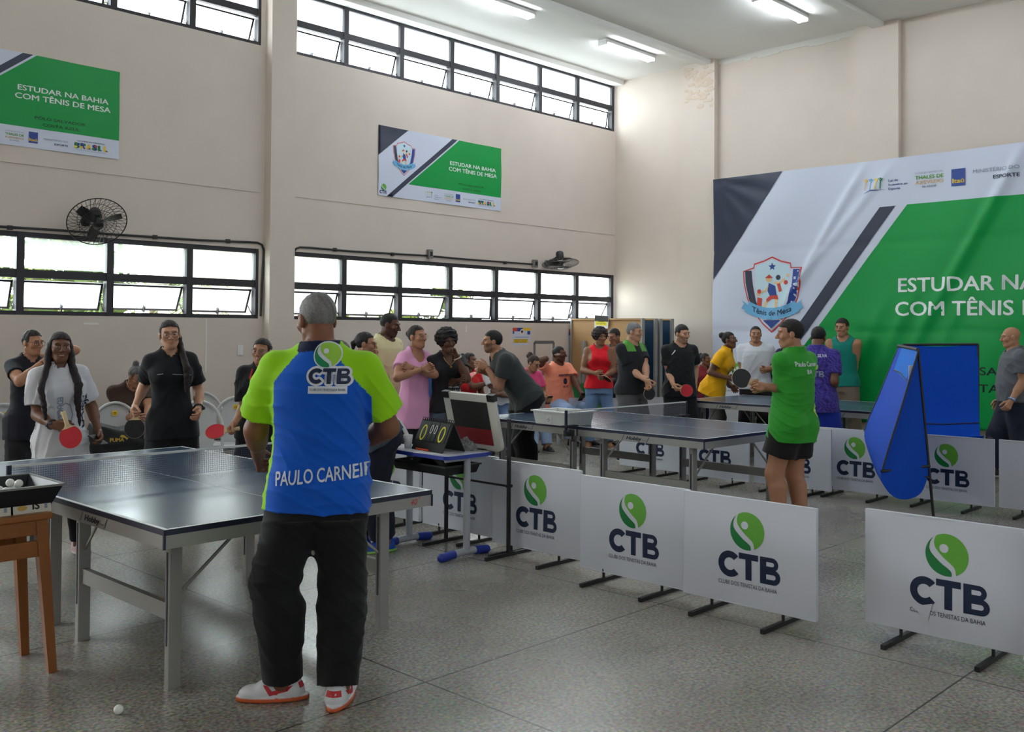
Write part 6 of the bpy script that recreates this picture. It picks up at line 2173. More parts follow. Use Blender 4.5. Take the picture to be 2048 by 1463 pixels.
def finish_print(P):
    """the print becomes part of the shirt's own mesh"""
    if 'mb' not in P:
        return
    so = P['shirt']
    po = P['mb'].build('shirt_print', P['mm'], None)
    n = len(so.data.materials)
    for m in P['mm']:
        so.data.materials.append(m)
    bm = bmesh.new()
    bm.from_mesh(po.data)
    for f in bm.faces:
        f.material_index += n
    me2 = bpy.data.meshes.new('tmp'); bm.to_mesh(me2); bm.free()
    bm = bmesh.new(); bm.from_mesh(so.data); bm.from_mesh(me2); bm.to_mesh(so.data); bm.free()
    me = po.data
    bpy.data.objects.remove(po); bpy.data.meshes.remove(me); bpy.data.meshes.remove(me2)
RUBR = mat('red_rubber', (196, 30, 46), 0.55)
RUBK = mat('black_rubber', (24, 24, 27), 0.55)
WOODL = mat('pale_handle_wood', (214, 190, 148), 0.5)
def paddle(label, c, axis, nrm_front, front, back, grip='palm'):
    """c = middle of the grip; axis = from handle to blade; front = colour of the face along nrm_front"""
    a = Vector([float(v) for v in axis]).normalized(); n = Vector([float(v) for v in nrm_front]); n = (n - a * n.dot(a)).normalized()
    x = a.cross(n)
    c = Vector([float(v) for v in c])
    t = thing('table_tennis_paddle', label, 'paddle', c, 0)
    T = Matrix(((x.x, a.x, n.x, 0), (x.y, a.y, n.y, 0), (x.z, a.z, n.z, 0), (0, 0, 0, 1)))
    pts = [(.0755 * math.sin(t_), .128 - .079 * math.cos(t_)) for t_ in np.linspace(.34, 2 * PI - .34, 36)] 
    bl = pts + [(-.016, .038), (-.013, .030), (.013, .030), (.016, .038)]
    m = MB(); m.prism(bl, .006, T @ Matrix.Translation((0, 0, -.003))); m.build('blade', WOODL, t)
    rb = [(.0745 * math.sin(t_), .128 - .077 * math.cos(t_)) for t_ in np.linspace(.62, 2 * PI - .62, 34)]
    m = MB(); m.prism(rb, .003, T @ Matrix.Translation((0, 0, .003))); tag(m.build('rubber', front, t), 'red rubber face' if front is RUBR else 'black rubber face')
    m = MB(); m.prism(rb, .003, T @ Matrix.Translation((0, 0, -.006))); tag(m.build('rubber', back, t), 'red rubber face' if back is RUBR else 'black rubber face')
    m = MB()
    vs = []
    for yy, w, h in ((-.055, .017, .012), (-.045, .0165, .012), (.0, .0135, .011), (.035, .0145, .0105), (.05, .012, .006)):
        vs += [T @ Vector((w * math.copysign(abs(math.cos(k)) ** .7, math.cos(k)), yy, h * math.copysign(abs(math.sin(k)) ** .7, math.sin(k)))) for k in np.linspace(0, 2 * PI, 13)[:-1]]
    fs = [(r * 12 + k, r * 12 + (k + 1) % 12, (r + 1) * 12 + (k + 1) % 12, (r + 1) * 12 + k) for r in range(4) for k in range(12)] + [tuple(range(12))[::-1]]
    m.add(vs, fs, 0, True); m.build('handle', WOODL, t)
    return t
def grip_of(P, side, fwd=.062, inn=.018):
    a = P['arms'][0 if side == 'r' else 1]
    w = a['wr'] + a['fd'] * fwd * P['u'] / 1.72 + a['n'] * inn
    return P['base'] + P['B'] @ w
# ------------------------------------------------------------------ the people, left to right
DARK = (26, 26, 30)
BRN1, BRN2, BRN3, TAN1, TAN2, PALE = (92, 58, 42), (112, 74, 54), (138, 96, 72), (170, 122, 94), (190, 142, 114), (206, 160, 134)
HBLK = (22, 19, 20)
def stdlegs(c, **k):
    return dict(c=c, **k)
person('raised', 'person in a dark shirt with both arms raised to their hair, behind the braided woman', 58, 8.35, 1.60, 25, 'f', TAN1, ('tied', (30, 24, 22)),
       dict(c=(24, 25, 36), hem=-.10, sleeve=.55), stdlegs(DARK, loose=.03), faceh=40, head=(6, 0), heavy=.94,
       ra=((29, 766, -.30), (84, 724, -.16)), la=((108, 745, .1), (92, 712, .15)), rh=dict(curl=.7), lh=dict(curl=.7), glasses=(40, 36, 34))
P = person('braids', 'woman in a white printed T-shirt with two long braids at the front table', 124, 6.98, 1.585, 12, 'f', BRN2, ('long', (32, 22, 26), -.004),
       dict(c=(206, 206, 212), hem=-.075, sleeve=.72, loose=.022, flare=.0, fold=.008), stdlegs((22, 24, 34), loose=.008), res=.0075, lean=(3, 3, 0), faceh=10, head=(0, -2), heavy=.96,
       ra=((48, 834, -.02), (107, 850, -.28)), la=((182, 806, .40), (197, 862, .02)), rh=dict(curl=.45, thumb=.5, dir=(1, -.1, .2), n=(0, -.2, -1)), lh=dict(curl=.5),
       watch=(('r', (60, 56, 66)),), smile=1, shoes=(206, 176, 176), sole=(220, 214, 210),
       hair_extra=[[(.060, -.01, .02, .034), (.080, .0, -.06, .030), (.086, .02, -.13, .026), (.095, .10, .245, 1, .024), (.088, .118, .17, 1, .020), (.080, .118, .08, 1, .008)],
                   [(-.060, -.01, .02, .034), (-.080, .0, -.06, .032), (-.086, .02, -.13, .030), (-.060, .100, .25, 1, .030), (-.050, .115, .18, 1, .026), (-.055, .12, .07, 1, .008)]])
tx = text('EDUCAÇÃO', .040, .02, 'LEFT', width=.25)
on_shirt(P, tx, -.045, .315, M_GREY, 'front', rot=-PI / 2)
on_shirt(P, text('FÍSICA', .048, .03, 'LEFT', width=.24), .125, .315, M_NAVY, 'front', rot=-PI / 2)
for sg in (-1, 1):
    on_shirt(P, strip([(sg * .02, .0), (sg * .05, .08), (sg * .03, .15), (sg * .0, .17)], .006), .01, .10, M_GREY, 'front')
    on_shirt(P, strip([(sg * .03, -.06), (sg * .015, 0), (sg * .04, .05)], .005), .01, .08, M_GREY, 'front')
finish_print(P)
m = MB(); m.box((0, 0, 0), (.07, .14, .009), bev=.003); o = m.build('smartphone', M_BLACK); o.location = [float(v) for v in grip_of(P, 'l', .085, .02)]; o.rotation_euler = (rad(25), 0, .4); tag(o, 'dark phone in the lowered left hand of the braided woman', 'phone')
paddle('red paddle held in front of her shirt by the braided woman', dep(131, 838, 6.66), _R * .30 - _U * .80 - _F * .12, -_F + _U * .1 + _R * .1, RUBR, RUBK)
person('writing', 'seated woman with a gray hair bun and brown T-shirt bent over a notebook', 250, 10.0, 1.60, 18, 'f', TAN1, ('tied', (60, 56, 58), .0, (150, 148, 150)),
       dict(c=(64, 46, 40), hem=-.06, sleeve=.6), stdlegs((40, 44, 60), loose=.015), lean=(24, 0, 0), faceh=35, head=(34, 6), heavy=1.25, belly=.04, sit=.45,
       feet=((.10, .52, -5), (-.10, .52, 5)), ra=((222, 822, -.1), (272, 838, -.42)), la=((300, 815, -.15), (297, 838, -.45)), rh=dict(curl=.7), lh=dict(curl=.5),
       hair_extra=[[(0, -.07, .095, .034), (0, -.075, .125, .034)]], glasses=(44, 36, 40))
P = person('blacktee', 'woman in black T-shirt and glasses standing behind the front table, black paddle held low', 345, 7.75, 1.685, 6, 'f', TAN2, ('tied', (36, 24, 26), -.004),
       dict(c=(24, 26, 30), hem=-.07, sleeve=.70, loose=.016), stdlegs((20, 20, 24), loose=.030, flare=.06, fold=.006), res=.0075, lean=(2, 2, 0), faceh=5, head=(3, 4), heavy=.93,
       ra=((292, 764, .12), (270, 812, -.12)), la=((396, 770, .2), (397, 818, -.04)), rh=dict(curl=.75, thumb=.8), lh=dict(curl=.45, thumb=.4),
       glasses=(38, 34, 36), watch=(('l', (24, 24, 28)),), smile=.4,
       hair_extra=[[(-.065, -.02, -.02, .028), (-.078, -.01, -.10, .026), (-.06, .098, .26, 1, .028), (-.058, .104, .15, 1, .018)]])
on_shirt(P, ([(.0, 0), (.14, -.014), (.14, -.008), (.0, .006)], [(0, 1, 2, 3)]), .0, .385, M_GREY, 'front')
on_shirt(P, ([(-.115, .0), (-.07, .004), (-.07, .010), (-.115, .006)], [(0, 1, 2, 3)]), .0, .388, M_GREY, 'front')
finish_print(P)
paddle('black paddle hanging from the right hand of the woman in the black T-shirt', grip_of(P, 'r'), -_U * 1 + _R * .02 - _F * .1, -_F + _R * .2, RUBK, RUBR)
P = person('lanyard', 'smiling woman with glasses in black with a red lanyard, left of the man in blue', 524, 7.95, 1.555, -18, 'f', TAN1, ('tied', (34, 26, 26), -.002),
       dict(c=(26, 27, 32), hem=-.04, sleeve=.85, loose=.022), stdlegs((28, 28, 40), loose=.03), res=.0075, lean=(10, -4, 0), faceh=-22, head=(3, -3), heavy=1.06,
       ra=((490, 802, -.1), (470, 845, -.32)), la=((568, 790, 0), (566, 850, -.1)), rh=dict(curl=.8, thumb=.8, dir=(-.6, -.8, .2)), glasses=(120, 112, 108), smile=1,
       hair_extra=[[(0, -.085, .04, .045), (0, -.11, .03, .05), (.02, -.12, -.01, .03)]])
m = MB()
u_ = P['u']
m.tube([P['tl'](-.04 * u_, .02 * u_, .335 * u_), P['tl'](-.035 * u_, .085 * u_, .29 * u_), P['tl'](.0, .105 * u_, .20 * u_), P['tl'](.035 * u_, .085 * u_, .29 * u_), P['tl'](.04 * u_, .02 * u_, .335 * u_)], .008, 6)
m.build('lanyard', mat('red_ribbon', (190, 34, 44), .6), P['root'])
finish_print(P)
paddle('red paddle held out flat over the table by the smiling woman', grip_of(P, 'r'), -_R * 1 - _U * .12 - _F * .15, _U * .75 - _F * .65, RUBR, RUBK)

# ---- the man in the blue shirt, nearest the camera
LIME = np.array(lin((150, 214, 20)))
def blue_shirt(V, q, c, k):
    ax = np.abs(q[:, 0]); z = q[:, 2]
    bd = np.clip(.040 + (.332 - z) * .78, 0, np.where(q[:, 0] > 0, .128, .102) + np.clip(.12 - z, 0, .2) * .08)
    for a in k['arms']:
        pass
    s = ax > bd
    c[s] = LIME
    c[(z > .327) & (ax < .05)] = lin((18, 24, 60))
    return c
P = person('bluejersey', 'man seen from behind in a blue and lime jersey with dark trousers, nearest the camera', 640, 4.27, 1.785, 171, 'm', (128, 82, 58), ('buzz', (92, 88, 86), -.02, (150, 148, 148)),
       dict(c=(4, 86, 194), hem=-.052, sleeve=.74, loose=.020, flare=.012, fold=.006, cuff=.018, colf=blue_shirt), stdlegs((20, 20, 23), loose=.016, flare=.032, fold=.006, hem=.985, top=.05),
       lean=(2, 0, -3), faceh=205, head=(10, 0), heavy=1.08, belly=.05, res=.0065, shoes=(212, 212, 216), sole=(206, 96, 52),
       feet=((.095, -.02, -6), (-.150, .04, 95)), ra=((770, 842, .12), (712, 892, .30)), la=((502, 872, .05), (517, 912, .30)), rh=dict(curl=.6), lh=dict(curl=.7, thumb=.7))
WB = mat('print_white', (214, 218, 226), .6)
LG2, DG2 = mat('print_lime', (150, 200, 60), .6), mat('print_emerald', (10, 128, 80), .6)
def logo_on(P, uc, vc, R, hl, rot=0.0, step=.02, white=True, hang=None):
    if white:
        on_shirt(P, tri(circle(0, 0, R * 1.10, 36)), uc, vc, WB, 'back', rot, .0030, step, hang=hang)
    for vf, k in ball_logo(R):
        on_shirt(P, vf, uc, vc, {'light': LG2, 'dark': DG2, 'white': WB}[k], 'back', rot, .0050 if k != 'white' else .0062, step, hang=hang)
    w = hl * 2.46
    if white:
        for a in np.linspace(0, 2 * PI, 13)[:-1]:
            for vf in ctb_letters(hl):
                on_shirt(P, move(vf, -w / 2 + .010 * math.cos(a), .010 * math.sin(a)), uc + .012, vc - R - hl * 1.06, WB, 'back', rot, .0030, step, hang=hang)
        on_shirt(P, ([(-w / 2, -.010), (w / 2, -.010), (w / 2, .022), (-w / 2, .022)], [(0, 1, 2, 3)]), uc + .012, vc - R - hl * 1.06 - .032, WB, 'back', rot, .0030, step, hang=hang)
    for vf in ctb_letters(hl):
        on_shirt(P, move(vf, -w / 2, 0), uc + .012, vc - R - hl * 1.06, M_NAVY if white else M_GREY, 'back', rot, .0052, step, hang=hang)
    if white:
        on_shirt(P, text('CLUBE DOS TENISTAS DA BAHIA', .011, 0, 'CENTER', width=w * .92), uc + .012, vc - R - hl * 1.06 - .030, M_NAVY, 'back', rot, .0052, step, hang=hang)
logo_on(P, .050, .572, .054, .066, step=.010)
on_shirt(P, text('PAULO CARNEIRO', .060, .012, 'CENTER', width=.43), .065, .040, WB, 'back', .10, .0055, .010)
finish_print(P)
# red flash marks on his shoes
for so, a0, Rs, k in P['shoes']:
    V = np.array([v.co for v in so.data.vertices]); F_ = [tuple(p.vertices) for p in so.data.polygons]
    bv = BVHTree.FromPolygons([Vector(v) for v in V], F_)
    mb = MB()
    for sd_ in (-1, 1):
        X, Z, N = Rs[:, 1] * (1 if sd_ > 0 else -1), np.array([0, 0, 1.0]), Rs[:, 0] * sd_
        o = a0 + N * .15
        M4 = Matrix(((X[0], Z[0], N[0], o[0]), (X[1], Z[1], N[1], o[1]), (X[2], Z[2], N[2], o[2]), (0, 0, 0, 1)))
        fl = (lambda pl: [(x * (1 if sd_ > 0 else -1), y) for x, y in pl])
        for pl in ([(-.045, .075), (-.02, .050), (.055, .030), (.085, .075), (.065, .072), (.045, .050), (.01, .058), (-.02, .068)], [(.0, .058), (.025, .034), (.035, .034), (.03, .05)]):
            stick_on(bv, tri(fl(pl)), M4, 0, mb, .0015, .02)
    X, Z, N = Rs[:, 0], np.array([0, 0, 1.0]), -Rs[:, 1]
    o = a0 + N * .2
    M4 = Matrix(((X[0], Z[0], N[0], o[0]), (X[1], Z[1], N[1], o[1]), (X[2], Z[2], N[2], o[2]), (0, 0, 0, 1)))
    stick_on(bv, ([(-.035, .058), (.035, .058), (.03, .082), (-.03, .082)], [(0, 1, 2, 3)]), M4, 0, mb, .0015, .02)
    mb.build('shoe_mark', M_RED_INK, so)

person('bending', 'person in a dark gray-blue T-shirt bending behind the man in blue, blue sports shoes', 752, 7.22, 1.62, -70, 'm', BRN3, ('buzz', (96, 92, 92), -.01),
       dict(c=(62, 74, 88), hem=-.02, sleeve=.85, loose=.03, flare=.02), stdlegs((26, 30, 46), loose=.03), lean=(30, 0, 0), faceh=-90, head=(-4, 0), heavy=1.2,
       la=((772, 862, -.12), (748, 920, -.16)), ra=((735, 850, .22), (712, 905, .2)), lh=dict(curl=.4), shoes=(30, 80, 180), sole=(150, 210, 90), feet=((.09, .08, -5), (-.08, -.05, 5)))
person('profile', 'woman with glasses and dark hair tied back in profile behind the bending person', 722, 8.85, 1.60, 75, 'f', TAN1, ('tied', (24, 20, 22)),
       dict(c=(58, 66, 74), hem=-.05, sleeve=.6), stdlegs(DARK), faceh=80, head=(6, 0), heavy=1.05, glasses=(60, 40, 38),
       ra=((758, 745, -.1), (752, 716, .02)), la=None, rh=dict(curl=.75), hair_extra=[[(0, -.09, .02, .035), (0, -.12, -.01, .03), (0, -.12, -.06, .014)]])
person('yellowtee', 'tall man in a pale yellow T-shirt behind the woman in pink', 768, 10.0, 1.80, 55, 'm', BRN1, ('buzz', (24, 20, 20)),
       dict(c=(214, 204, 158), hem=-.055, sleeve=.78, loose=.024, flare=.02, fold=.006), stdlegs((44, 56, 82), loose=.028, denim=1), faceh=72, head=(14, 0), heavy=1.16, belly=.03,
       beard=((24, 20, 18), .75), ra=((752, 742, .05), (764, 790, -.1)), la=None, shoes=(60, 60, 64))
person('pinktunic', 'woman in a pink tunic with crossed arms and glasses', 829, 9.55, 1.665, 38, 'f', TAN1, ('tied', (40, 30, 28)),
       dict(c=(222, 158, 196), hem=-.115, sleeve=.52, loose=.018, flare=.022, scoop=.02), stdlegs((22, 23, 28), loose=.012), faceh=50, head=(0, 0), heavy=.88, glasses=(176, 150, 110),
       ra=((811, 742, -.26), (844, 738, -.26)), la=((855, 747, -.18), (824, 735, -.24)), rh=dict(curl=.6, n=(0, .2, 1)), lh=dict(curl=.5, n=(0, .2, 1)),
       hair_extra=[[(0, -.095, .045, .034), (0, -.115, .03, .03)]])
P = person('curly', 'woman in a black printed T-shirt with curly hair, one hand at her chin', 893, 9.6, 1.625, 18, 'f', BRN1, ('afro', (22, 18, 18)),
       dict(c=(28, 28, 32), hem=-.015, sleeve=.50, loose=.012, flare=.006, drape=.85, vneck=.055), stdlegs((74, 84, 100), loose=.012, top=.02), faceh=22, head=(8, 6),
       la=((934, 752, -.02), (913, 712, -.20)), ra=((880, 748, -.02), (922, 760, -.22)), lh=dict(curl=.85, thumb=.5), rh=dict(curl=.5, n=(0, .3, 1)), watch=(('l', (176, 166, 150)),))
for i, s in enumerate(('MVP,', 'ME LIVRE', 'DE NÃO SER', 'FAMÍLIA')):
    on_shirt(P, text(s, .020, .01, 'LEFT'), -.01, .245 - i * .036, WB, 'front', 0, .004)
m = MB()
m.tube([P['tl'](x * P['u'], y * P['u'], z * P['u']) for x, y, z in ((-.035, .02, .33), (-.03, .07, .295), (0, .085, .262), (.03, .07, .295), (.035, .02, .33))], .003, 5)
m.sphere(P['tl'](0, .09 * P['u'], .255 * P['u']), .012, 8)
m.build('necklace', mat('gold_chain', (190, 150, 70), .35, metal=.8), P['root'])
m = MB()
m.tube([P['HT'] @ Vector((.075 * math.sin(a), .075 * math.cos(a) + .01, .125 - .02 * abs(math.sin(a)))) for a in np.linspace(-.9, .9, 9)], .009, 6)
m.build('sunglasses', M_BLACK, P['root'])
finish_print(P)
person('redseated', 'seated person in a red T-shirt stretching an arm forward, behind the curly haired woman', 928, 13.3, 1.62, 25, 'f', BRN2, ('tied', (26, 20, 22)),
       dict(c=(200, 34, 40), hem=-.04, sleeve=.6), stdlegs((52, 64, 92), denim=1), lean=(14, 0, 0), faceh=65, sit=.45, feet=((.10, .48, -5), (-.10, .48, 5)),
       ra=((958, 790, -.2), (982, 764, -.25)), la=None, rh=dict(curl=.5), watch=(('r', (200, 198, 190)),), hair_extra=[[(0, -.09, .06, .04), (0, -.12, .07, .04)]])
person('whiteseated', 'seated person in white T-shirt and jeans, crossed arms, behind the stooping man', 1002, 13.1, 1.72, 0, 'm', BRN1, ('short', HBLK),
       dict(c=(214, 214, 216), hem=-.05, sleeve=.6, vneck=.05), stdlegs((70, 92, 128), loose=.02, denim=1), lean=(3, 0, 0), sit=.45, feet=((.12, .50, -6), (-.12, .50, 6)),
       ra=((985, 795, -.1), (1018, 792, -.28)), la=((1026, 795, -.1), (990, 790, -.30)), rh=dict(curl=.5, n=(0, .2, 1)), lh=dict(curl=.5, n=(0, .2, 1)), shoes=(30, 34, 36))
P = person('stooping', 'man in a dark gray sports shirt stooping and pointing at his paddle', 1054, 10.5, 1.74, -72, 'm', TAN1, ('short', (22, 18, 18), -.006),
       dict(c=(56, 60, 60), hem=-.015, sleeve=.62, loose=.020, flare=.016), stdlegs((20, 20, 23), loose=.03, flare=.05), lean=(36, 0, 0), faceh=-80, head=(2, 0), heavy=1.04, beard=((26, 20, 18), .85),
       la=((1000, 768, -.22), (974, 735, -.10)), ra=((992, 740, .22), (965, 742, .12)), lh=dict(curl=.25, thumb=.2, dir=(-1, .25, 0)), rh=dict(curl=.8, thumb=.7), feet=((.10, .05, -6), (-.09, -.02, 6)))
for k, (x0, dx) in enumerate(((.02, .03), (.05, .03))):
    V, Q = P['shirt_VQ']
on_shirt(P, text('S', .05, .01, 'CENTER'), .0, .46, WB, 'back')
on_shirt(P, text('10', .06, .01, 'CENTER'), .04, .33, WB, 'back')
finish_print(P)
paddle('red and black paddle held edge on by the stooping man', grip_of(P, 'r'), -_R * .8 - _U * .5, _U * .85 - _R * .45 - _F * .3, RUBR, RUBK)
P = person('girl', 'seated girl in a pink T-shirt with glasses looking down at a phone', 1052, 13.5, 1.58, 25, 'f', TAN1, ('tied', (50, 34, 30)),
       dict(c=(224, 78, 130), hem=-.05, sleeve=.6), stdlegs((140, 160, 190), denim=1), lean=(12, 0, 0), faceh=55, head=(24, 0), sit=.45, feet=((.10, .48, -5), (-.10, .48, 5)),
       ra=((1072, 790, -.1), (1088, 795, -.3)), la=((1086, 785, 0), (1094, 795, -.25)), rh=dict(curl=.6), lh=dict(curl=.6), glasses=(60, 52, 50), shoes=(30, 32, 36), sole=(190, 190, 186),
       hair_extra=[[(0, -.085, .07, .04), (0, -.11, .09, .042), (0, -.13, .06, .035)]])
def phone(P, side, label):
    c = grip_of(P, side, .085, .02)
    m = MB(); m.box((0, 0, 0), (.075, .15, .009), bev=.003); o = m.build('smartphone', M_BLACK); o.location = [float(v) for v in c]
    o.rotation_euler = (rad(50), 0, math.atan2(-P['fw'][0], P['fw'][1])); tag(o, label, 'phone')
phone(P, 'r', 'dark phone in the hands of the seated girl in pink')
P = person('orangetee', 'seated man in an orange T-shirt with one hand on the back of his head', 1122, 14.2, 1.74, 38, 'm', BRN1, ('buzz', (24, 20, 20)),
       dict(c=(236, 150, 118), hem=-.04, sleeve=.66, loose=.022, flare=.02), stdlegs((132, 154, 188), loose=.02, denim=1), lean=(-4, 4, 0), faceh=72, head=(2, 0), heavy=1.05, sit=.45, beard=((24, 20, 18), .6),
       feet=((.16, .46, -14), (-.14, .48, 12)), ra=((1060, 742, -.26), (1109, 712, -.24)), la=((1158, 776, -.1), (1166, 793, -.34)), rh=dict(curl=.5), lh=dict(curl=.7), shoes=(34, 36, 40), sole=(190, 190, 186))
on_shirt(P, text('ABERCROMBIE', .035, .03, 'CENTER', width=.22), 0, .385, M_NAVY, 'front', -.05)
on_shirt(P, tri(circle(0, 0, .035, 14, .045)), 0, .315, M_NAVY, 'front'); on_shirt(P, text('18 92', .03, .02, 'CENTER'), 0, .225, M_NAVY, 'front')
finish_print(P)
phone(P, 'l', 'dark phone in the hand of the man in the orange T-shirt')
P = person('redtank', 'woman in a red sleeveless top and jeans with a round afro', 1198, 13.7, 1.66, 6, 'f', BRN3, ('afro', (36, 22, 26)),
       dict(c=(222, 26, 42), hem=-.02, sleeve=0, loose=.016, flare=.006, drape=.88, neck=1.5, strap=.006), stdlegs((104, 132, 172), loose=.010, flare=.03, denim=1, top=.02), faceh=28, head=(6, 0), heavy=1.08,
       ra=((1160, 735, .02), (1190, 746, -.24)), la=((1232, 738, .02), (1210, 752, -.26)), rh=dict(curl=.75, thumb=.7), lh=dict(curl=.55), shoes=(150, 104, 70))
paddle('dark red paddle held edge on by the woman in red, pale handle up', grip_of(P, 'r', .06, .02), _R * .8 - _U * .5 - _F * .2, _U * .8 + _R * .5 + _F * .3, RUBR, RUBK)
P = person('thinking', 'man with a hand on his chin and a waist bag, behind the grey haired man', 1237, 14.2, 1.68, -22, 'm', BRN3, ('short', (30, 24, 24)),
       dict(c=(70, 58, 62), hem=-.01, sleeve=.6, loose=.018), stdlegs((30, 34, 54), loose=.022), lean=(6, 0, 0), faceh=-42, head=(18, 0),
       ra=((1236, 738, -.20), (1230, 690, -.14)), la=((1258, 735, 0), (1240, 738, -.18)), rh=dict(curl=.6), lh=dict(curl=.4))
m = MB()
m.tube([P['tl'](1.18 * .10 * P['u'] * math.cos(a), 1.42 * .07 * P['u'] * math.sin(a), .035 * P['u']) for a in np.linspace(0, 6.283, 25)[:-1]], .014, 6, closed=True)
m.sphere(P['tl'](-.02, .118 * P['u'], .02 * P['u']), .075, 12, 0, (1.3, .55, .9))
m.build('waist_bag', M_BLACK, P['root'])
P = person('greyhair', 'grey haired man in a black shirt with green shoulders, hands clasped over a black paddle', 1262, 12.3, 1.735, 48, 'm', TAN2, ('short', (88, 86, 88), -.012, (150, 148, 150)),
       dict(c=(30, 31, 36), hem=-.035, sleeve=.64, loose=.020, colf=lambda V, q, c, k: np.where(((q[:, 2] > .27) & (np.abs(q[:, 0]) > .03) & (np.abs(q[:, 0]) < .10))[:, None], np.array(lin((84, 150, 60)))[None], c)),
       stdlegs((84, 82, 84), loose=.03, flare=.04), faceh=66, head=(6, 0), heavy=1.0, belly=.045,
       ra=((1259, 742, -.1), (1292, 760, -.30)), la=((1296, 735, .02), (1294, 762, -.28)), rh=dict(curl=.75, dir=(.5, -.8, .2)), lh=dict(curl=.6, dir=(.2, -.9, 0)))
paddle('black paddle hanging from the clasped hands of the grey haired man', grip_of(P, 'r', .05, .01), -_U * 1 + _R * .05, -_F + _R * .3, RUBK, RUBR)
P = person('blackplayer', 'man in a black sports shirt with a red paddle hanging in his right hand', 1359, 12.3, 1.715, 22, 'm', TAN2, ('short', (26, 22, 22), -.008),
       dict(c=(26, 27, 31), hem=-.05, sleeve=.64, loose=.022, flare=.018), stdlegs((20, 20, 24), loose=.03, flare=.04), faceh=44, head=(8, 0), heavy=.96, belly=.02, beard=((28, 22, 20), .6), smile=.8,
       ra=((1334, 737, .2), (1346, 768, -.26)), la=((1392, 738, .35), (1390, 772, .05)), rh=dict(curl=.8, thumb=.8, dir=(.6, -.8, .2)), lh=dict(curl=.45))
on_shirt(P, strip([(-.145, .0), (-.10, .055)], .010), .0, .44, WB, 'front')
finish_print(P)
paddle('red paddle hanging in the hand of the man in black beside the middle table', grip_of(P, 'r', .06, .01), _R * .95 - _U * .25 - _F * .1, -_F + _R * .1, RUBR, RUBK)
person('child', 'child with blue sleeves half hidden behind the woman in yellow', 1408, 13.9, 1.32, 30, 'f', BRN2, ('tied', (30, 22, 22)),
       dict(c=(120, 30, 40), hem=-.05, sleeve=.9, colf=lambda V, q, c, k: np.where((np.abs(q[:, 0]) > .105)[:, None], np.array(lin((30, 96, 200)))[None], c)), stdlegs((40, 42, 66)), faceh=60, hair_extra=[[(0, -.08, .07, .035), (0, -.10, .09, .035)]])
P = person('yellowplayer', 'woman in a yellow T-shirt leaning forward, glasses and a tied bun', 1427, 13.35, 1.66, 72, 'f', BRN2, ('tied', (34, 26, 26)),
       dict(c=(236, 172, 8), hem=-.06, sleeve=.58, loose=.022, flare=.02), stdlegs((92, 88, 86), loose=.02), lean=(20, 0, 0), faceh=70, head=(-4, 0), glasses=(160, 150, 140),
       ra=((1423, 748, -.22), (1456, 756, -.24)), la=((1448, 755, .15), (1462, 770, .1)), rh=dict(curl=.8, thumb=.8, dir=(.9, .3, 0)), feet=((.09, .1, -5), (-.09, -.1, 5)),
       hair_extra=[[(0, -.08, .07, .04), (0, -.105, .075, .045)]])
on_shirt(P, tri(circle(0, 0, .06, 20)), 0, .30, mat('brown_print', (120, 84, 20), .7), 'front'); on_shirt(P, tri(circle(0, 0, .045, 20)), 0, .30, mat('gold_yellow', (236, 172, 8), .7), 'front', 0, .005)
finish_print(P)
paddle('red paddle held upright by the woman in yellow', grip_of(P, 'r', .065, .01), _R * .75 - _U * .3 - _F * .2, -_F - _R * .2, RUBR, RUBK)
person('whitetee', 'man in a plain white T-shirt facing the camera before the big banner', 1511, 13.8, 1.71, 6, 'm', TAN1, ('buzz', (26, 22, 20)),
       dict(c=(212, 216, 224), hem=-.04, sleeve=.62, loose=.018), stdlegs((36, 30, 32), loose=.025), faceh=4, head=(2, 0), heavy=1.12,
       ra=((1484, 742, .3), (1490, 785, -.02)), la=((1546, 742, .02), (1534, 740, -.18)))
person('navytee', 'man in a navy shirt almost hidden behind the young man in green', 1577, 13.7, 1.64, -50, 'm', TAN1, ('short', HBLK),
       dict(c=(22, 34, 66), hem=-.03, sleeve=.62, loose=.02), stdlegs((40, 42, 50)), faceh=-60, ra=((1549, 742, -.1), (1530, 738, -.15)), la=None, rh=dict(curl=.5))
P = person('youngplayer', 'young man in green T-shirt and black shorts holding a black paddle', 1586, 7.85, 1.725, -128, 'm', TAN1, ('short', (24, 20, 18), -.010),
       dict(c=(46, 146, 44), hem=-.085, sleeve=.76, loose=.018, flare=.012, fold=.006, cuff=.014), dict(kind='shorts', c=(24, 22, 23), hem=.62, loose=.024, flare=.045, top=.04), lean=(-2, 0, 0), faceh=-82, head=(4, 0), heavy=.94,
       la=((1548, 812, -.02), (1530, 772, -.12)), ra=((1555, 790, .30), (1528, 776, .25)), lh=dict(curl=.75, thumb=.5, dir=(-1, .1, .1), n=(.1, .5, .9)), rh=dict(curl=.6),
       shoes=(40, 60, 140), sole=(200, 200, 200), barefoot_sock=(28, 32, 60), feet=((.10, -.02, -10), (-.10, .04, 10)), res=.0075)
on_shirt(P, text('Paulo Carneiro', .038, .016, 'CENTER', width=.27), .01, .455, WB, 'back'); on_shirt(P, text('BA', .036, .016, 'CENTER'), .01, .395, WB, 'back')
on_shirt(P, tri(circle(0, 0, .055, 20)), .14, .10, LG2, 'back')
finish_print(P)
paddle('black paddle held out to the left by the young man in green', grip_of(P, 'l', .07, .005), -_R * .93 + _U * .42, -_F + _U * .12, RUBK, RUBR)
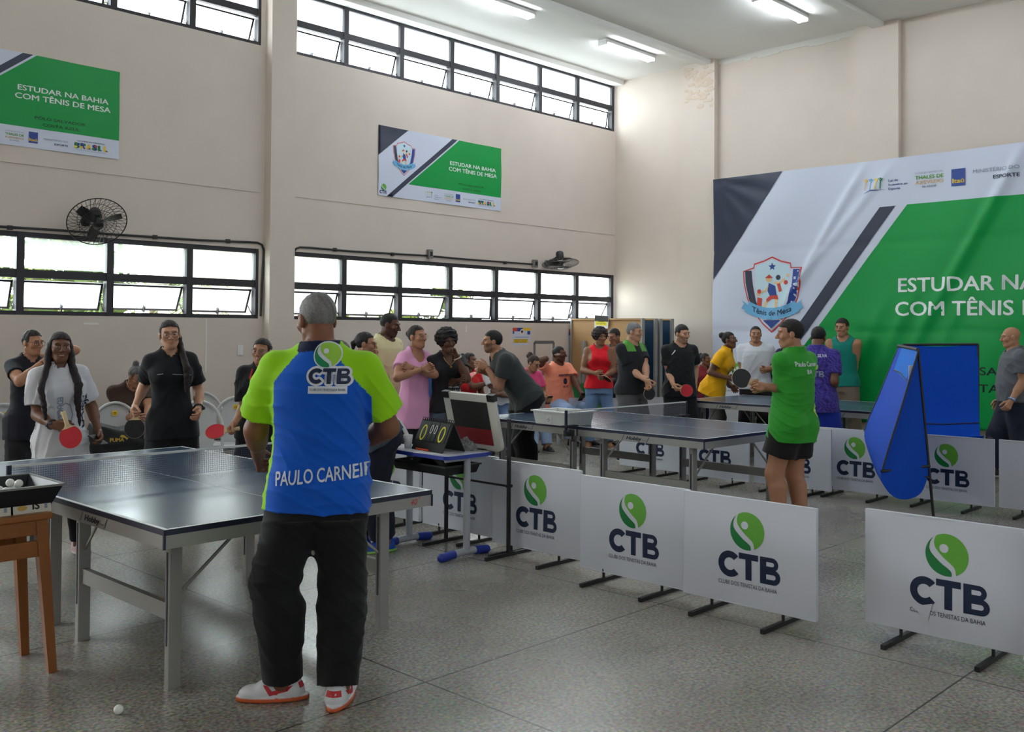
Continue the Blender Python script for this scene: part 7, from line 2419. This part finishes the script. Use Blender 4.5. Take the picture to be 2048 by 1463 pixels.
def galaxy(V, q, c, k):
    n = (np.sin(V @ np.array([70., 50., 95.]) + 2.6 * np.sin(V @ np.array([42., -61., 28.]))) * np.sin(V @ np.array([-60., 80., 45.]) + 2 * np.sin(V @ np.array([35., 20., -50.])))) * .5 + .4
    n = np.clip(n, 0, 1)
    c = c * (1 - n[:, None] * .65) + np.array(lin((104, 84, 190))) * n[:, None] * .65
    return c
P = person('purplejersey', 'man seen from behind in a purple patterned jersey and blue shorts at the back table', 1634, 10.75, 1.695, 172, 'm', BRN2, ('short', (20, 17, 18)),
       dict(c=(40, 34, 110), hem=-.075, sleeve=.74, loose=.022, flare=.02, colf=galaxy), dict(kind='shorts', c=(20, 44, 150), hem=.86, loose=.04, flare=.07), faceh=165, head=(16, 0),
       ra=((1670, 738, -.25), (1666, 780, .05)), la=((1610, 740, -.25), (1613, 785, .1)), rh=dict(curl=.5))
on_shirt(P, text('DANIEL SILVA', .034, .016, 'CENTER', width=.24), 0, .47, WB, 'back'); on_shirt(P, text('BA', .030, .016, 'CENTER'), 0, .425, WB, 'back')
logo_on(P, -.01, .365, .044, .066, white=False)
on_shirt(P, tri(circle(0, 0, .025, 12)), -.03, .08, M_RED_INK, 'back')
finish_print(P)
person('tealtank', 'man in a teal sleeveless top smiling in front of the big banner', 1687, 13.35, 1.825, -12, 'm', TAN1, ('short', (40, 30, 28), -.006),
       dict(c=(10, 122, 108), hem=-.03, sleeve=0, loose=.014, strap=.010, neck=1.45), stdlegs((118, 104, 92), loose=.025), faceh=-24, head=(8, 0), smile=1, heavy=.9,
       ra=((1661, 738, .3), (1662, 782, -.02)), la=((1711, 738, .3), (1703, 774, -.05)), lh=dict(curl=.55), watch=(('l', (24, 24, 26)),))
person('baldman', 'bald man in a gray T-shirt in profile at the right photo edge', 2030, 10.9, 1.70, -72, 'm', TAN1, ('bald', HBLK),
       dict(c=(92, 94, 100), hem=-.01, sleeve=.62, loose=.022, flare=.016), stdlegs((28, 32, 50), loose=.035, flare=.05), faceh=-74, head=(6, 0), heavy=1.08, belly=.03,
       la=((2040, 762, -.2), (2022, 802, -.24)), ra=None, lh=dict(curl=.55), watch=(('l', (110, 160, 210)),), feet=((.1, .22, -5), (-.1, -.15, 5)))
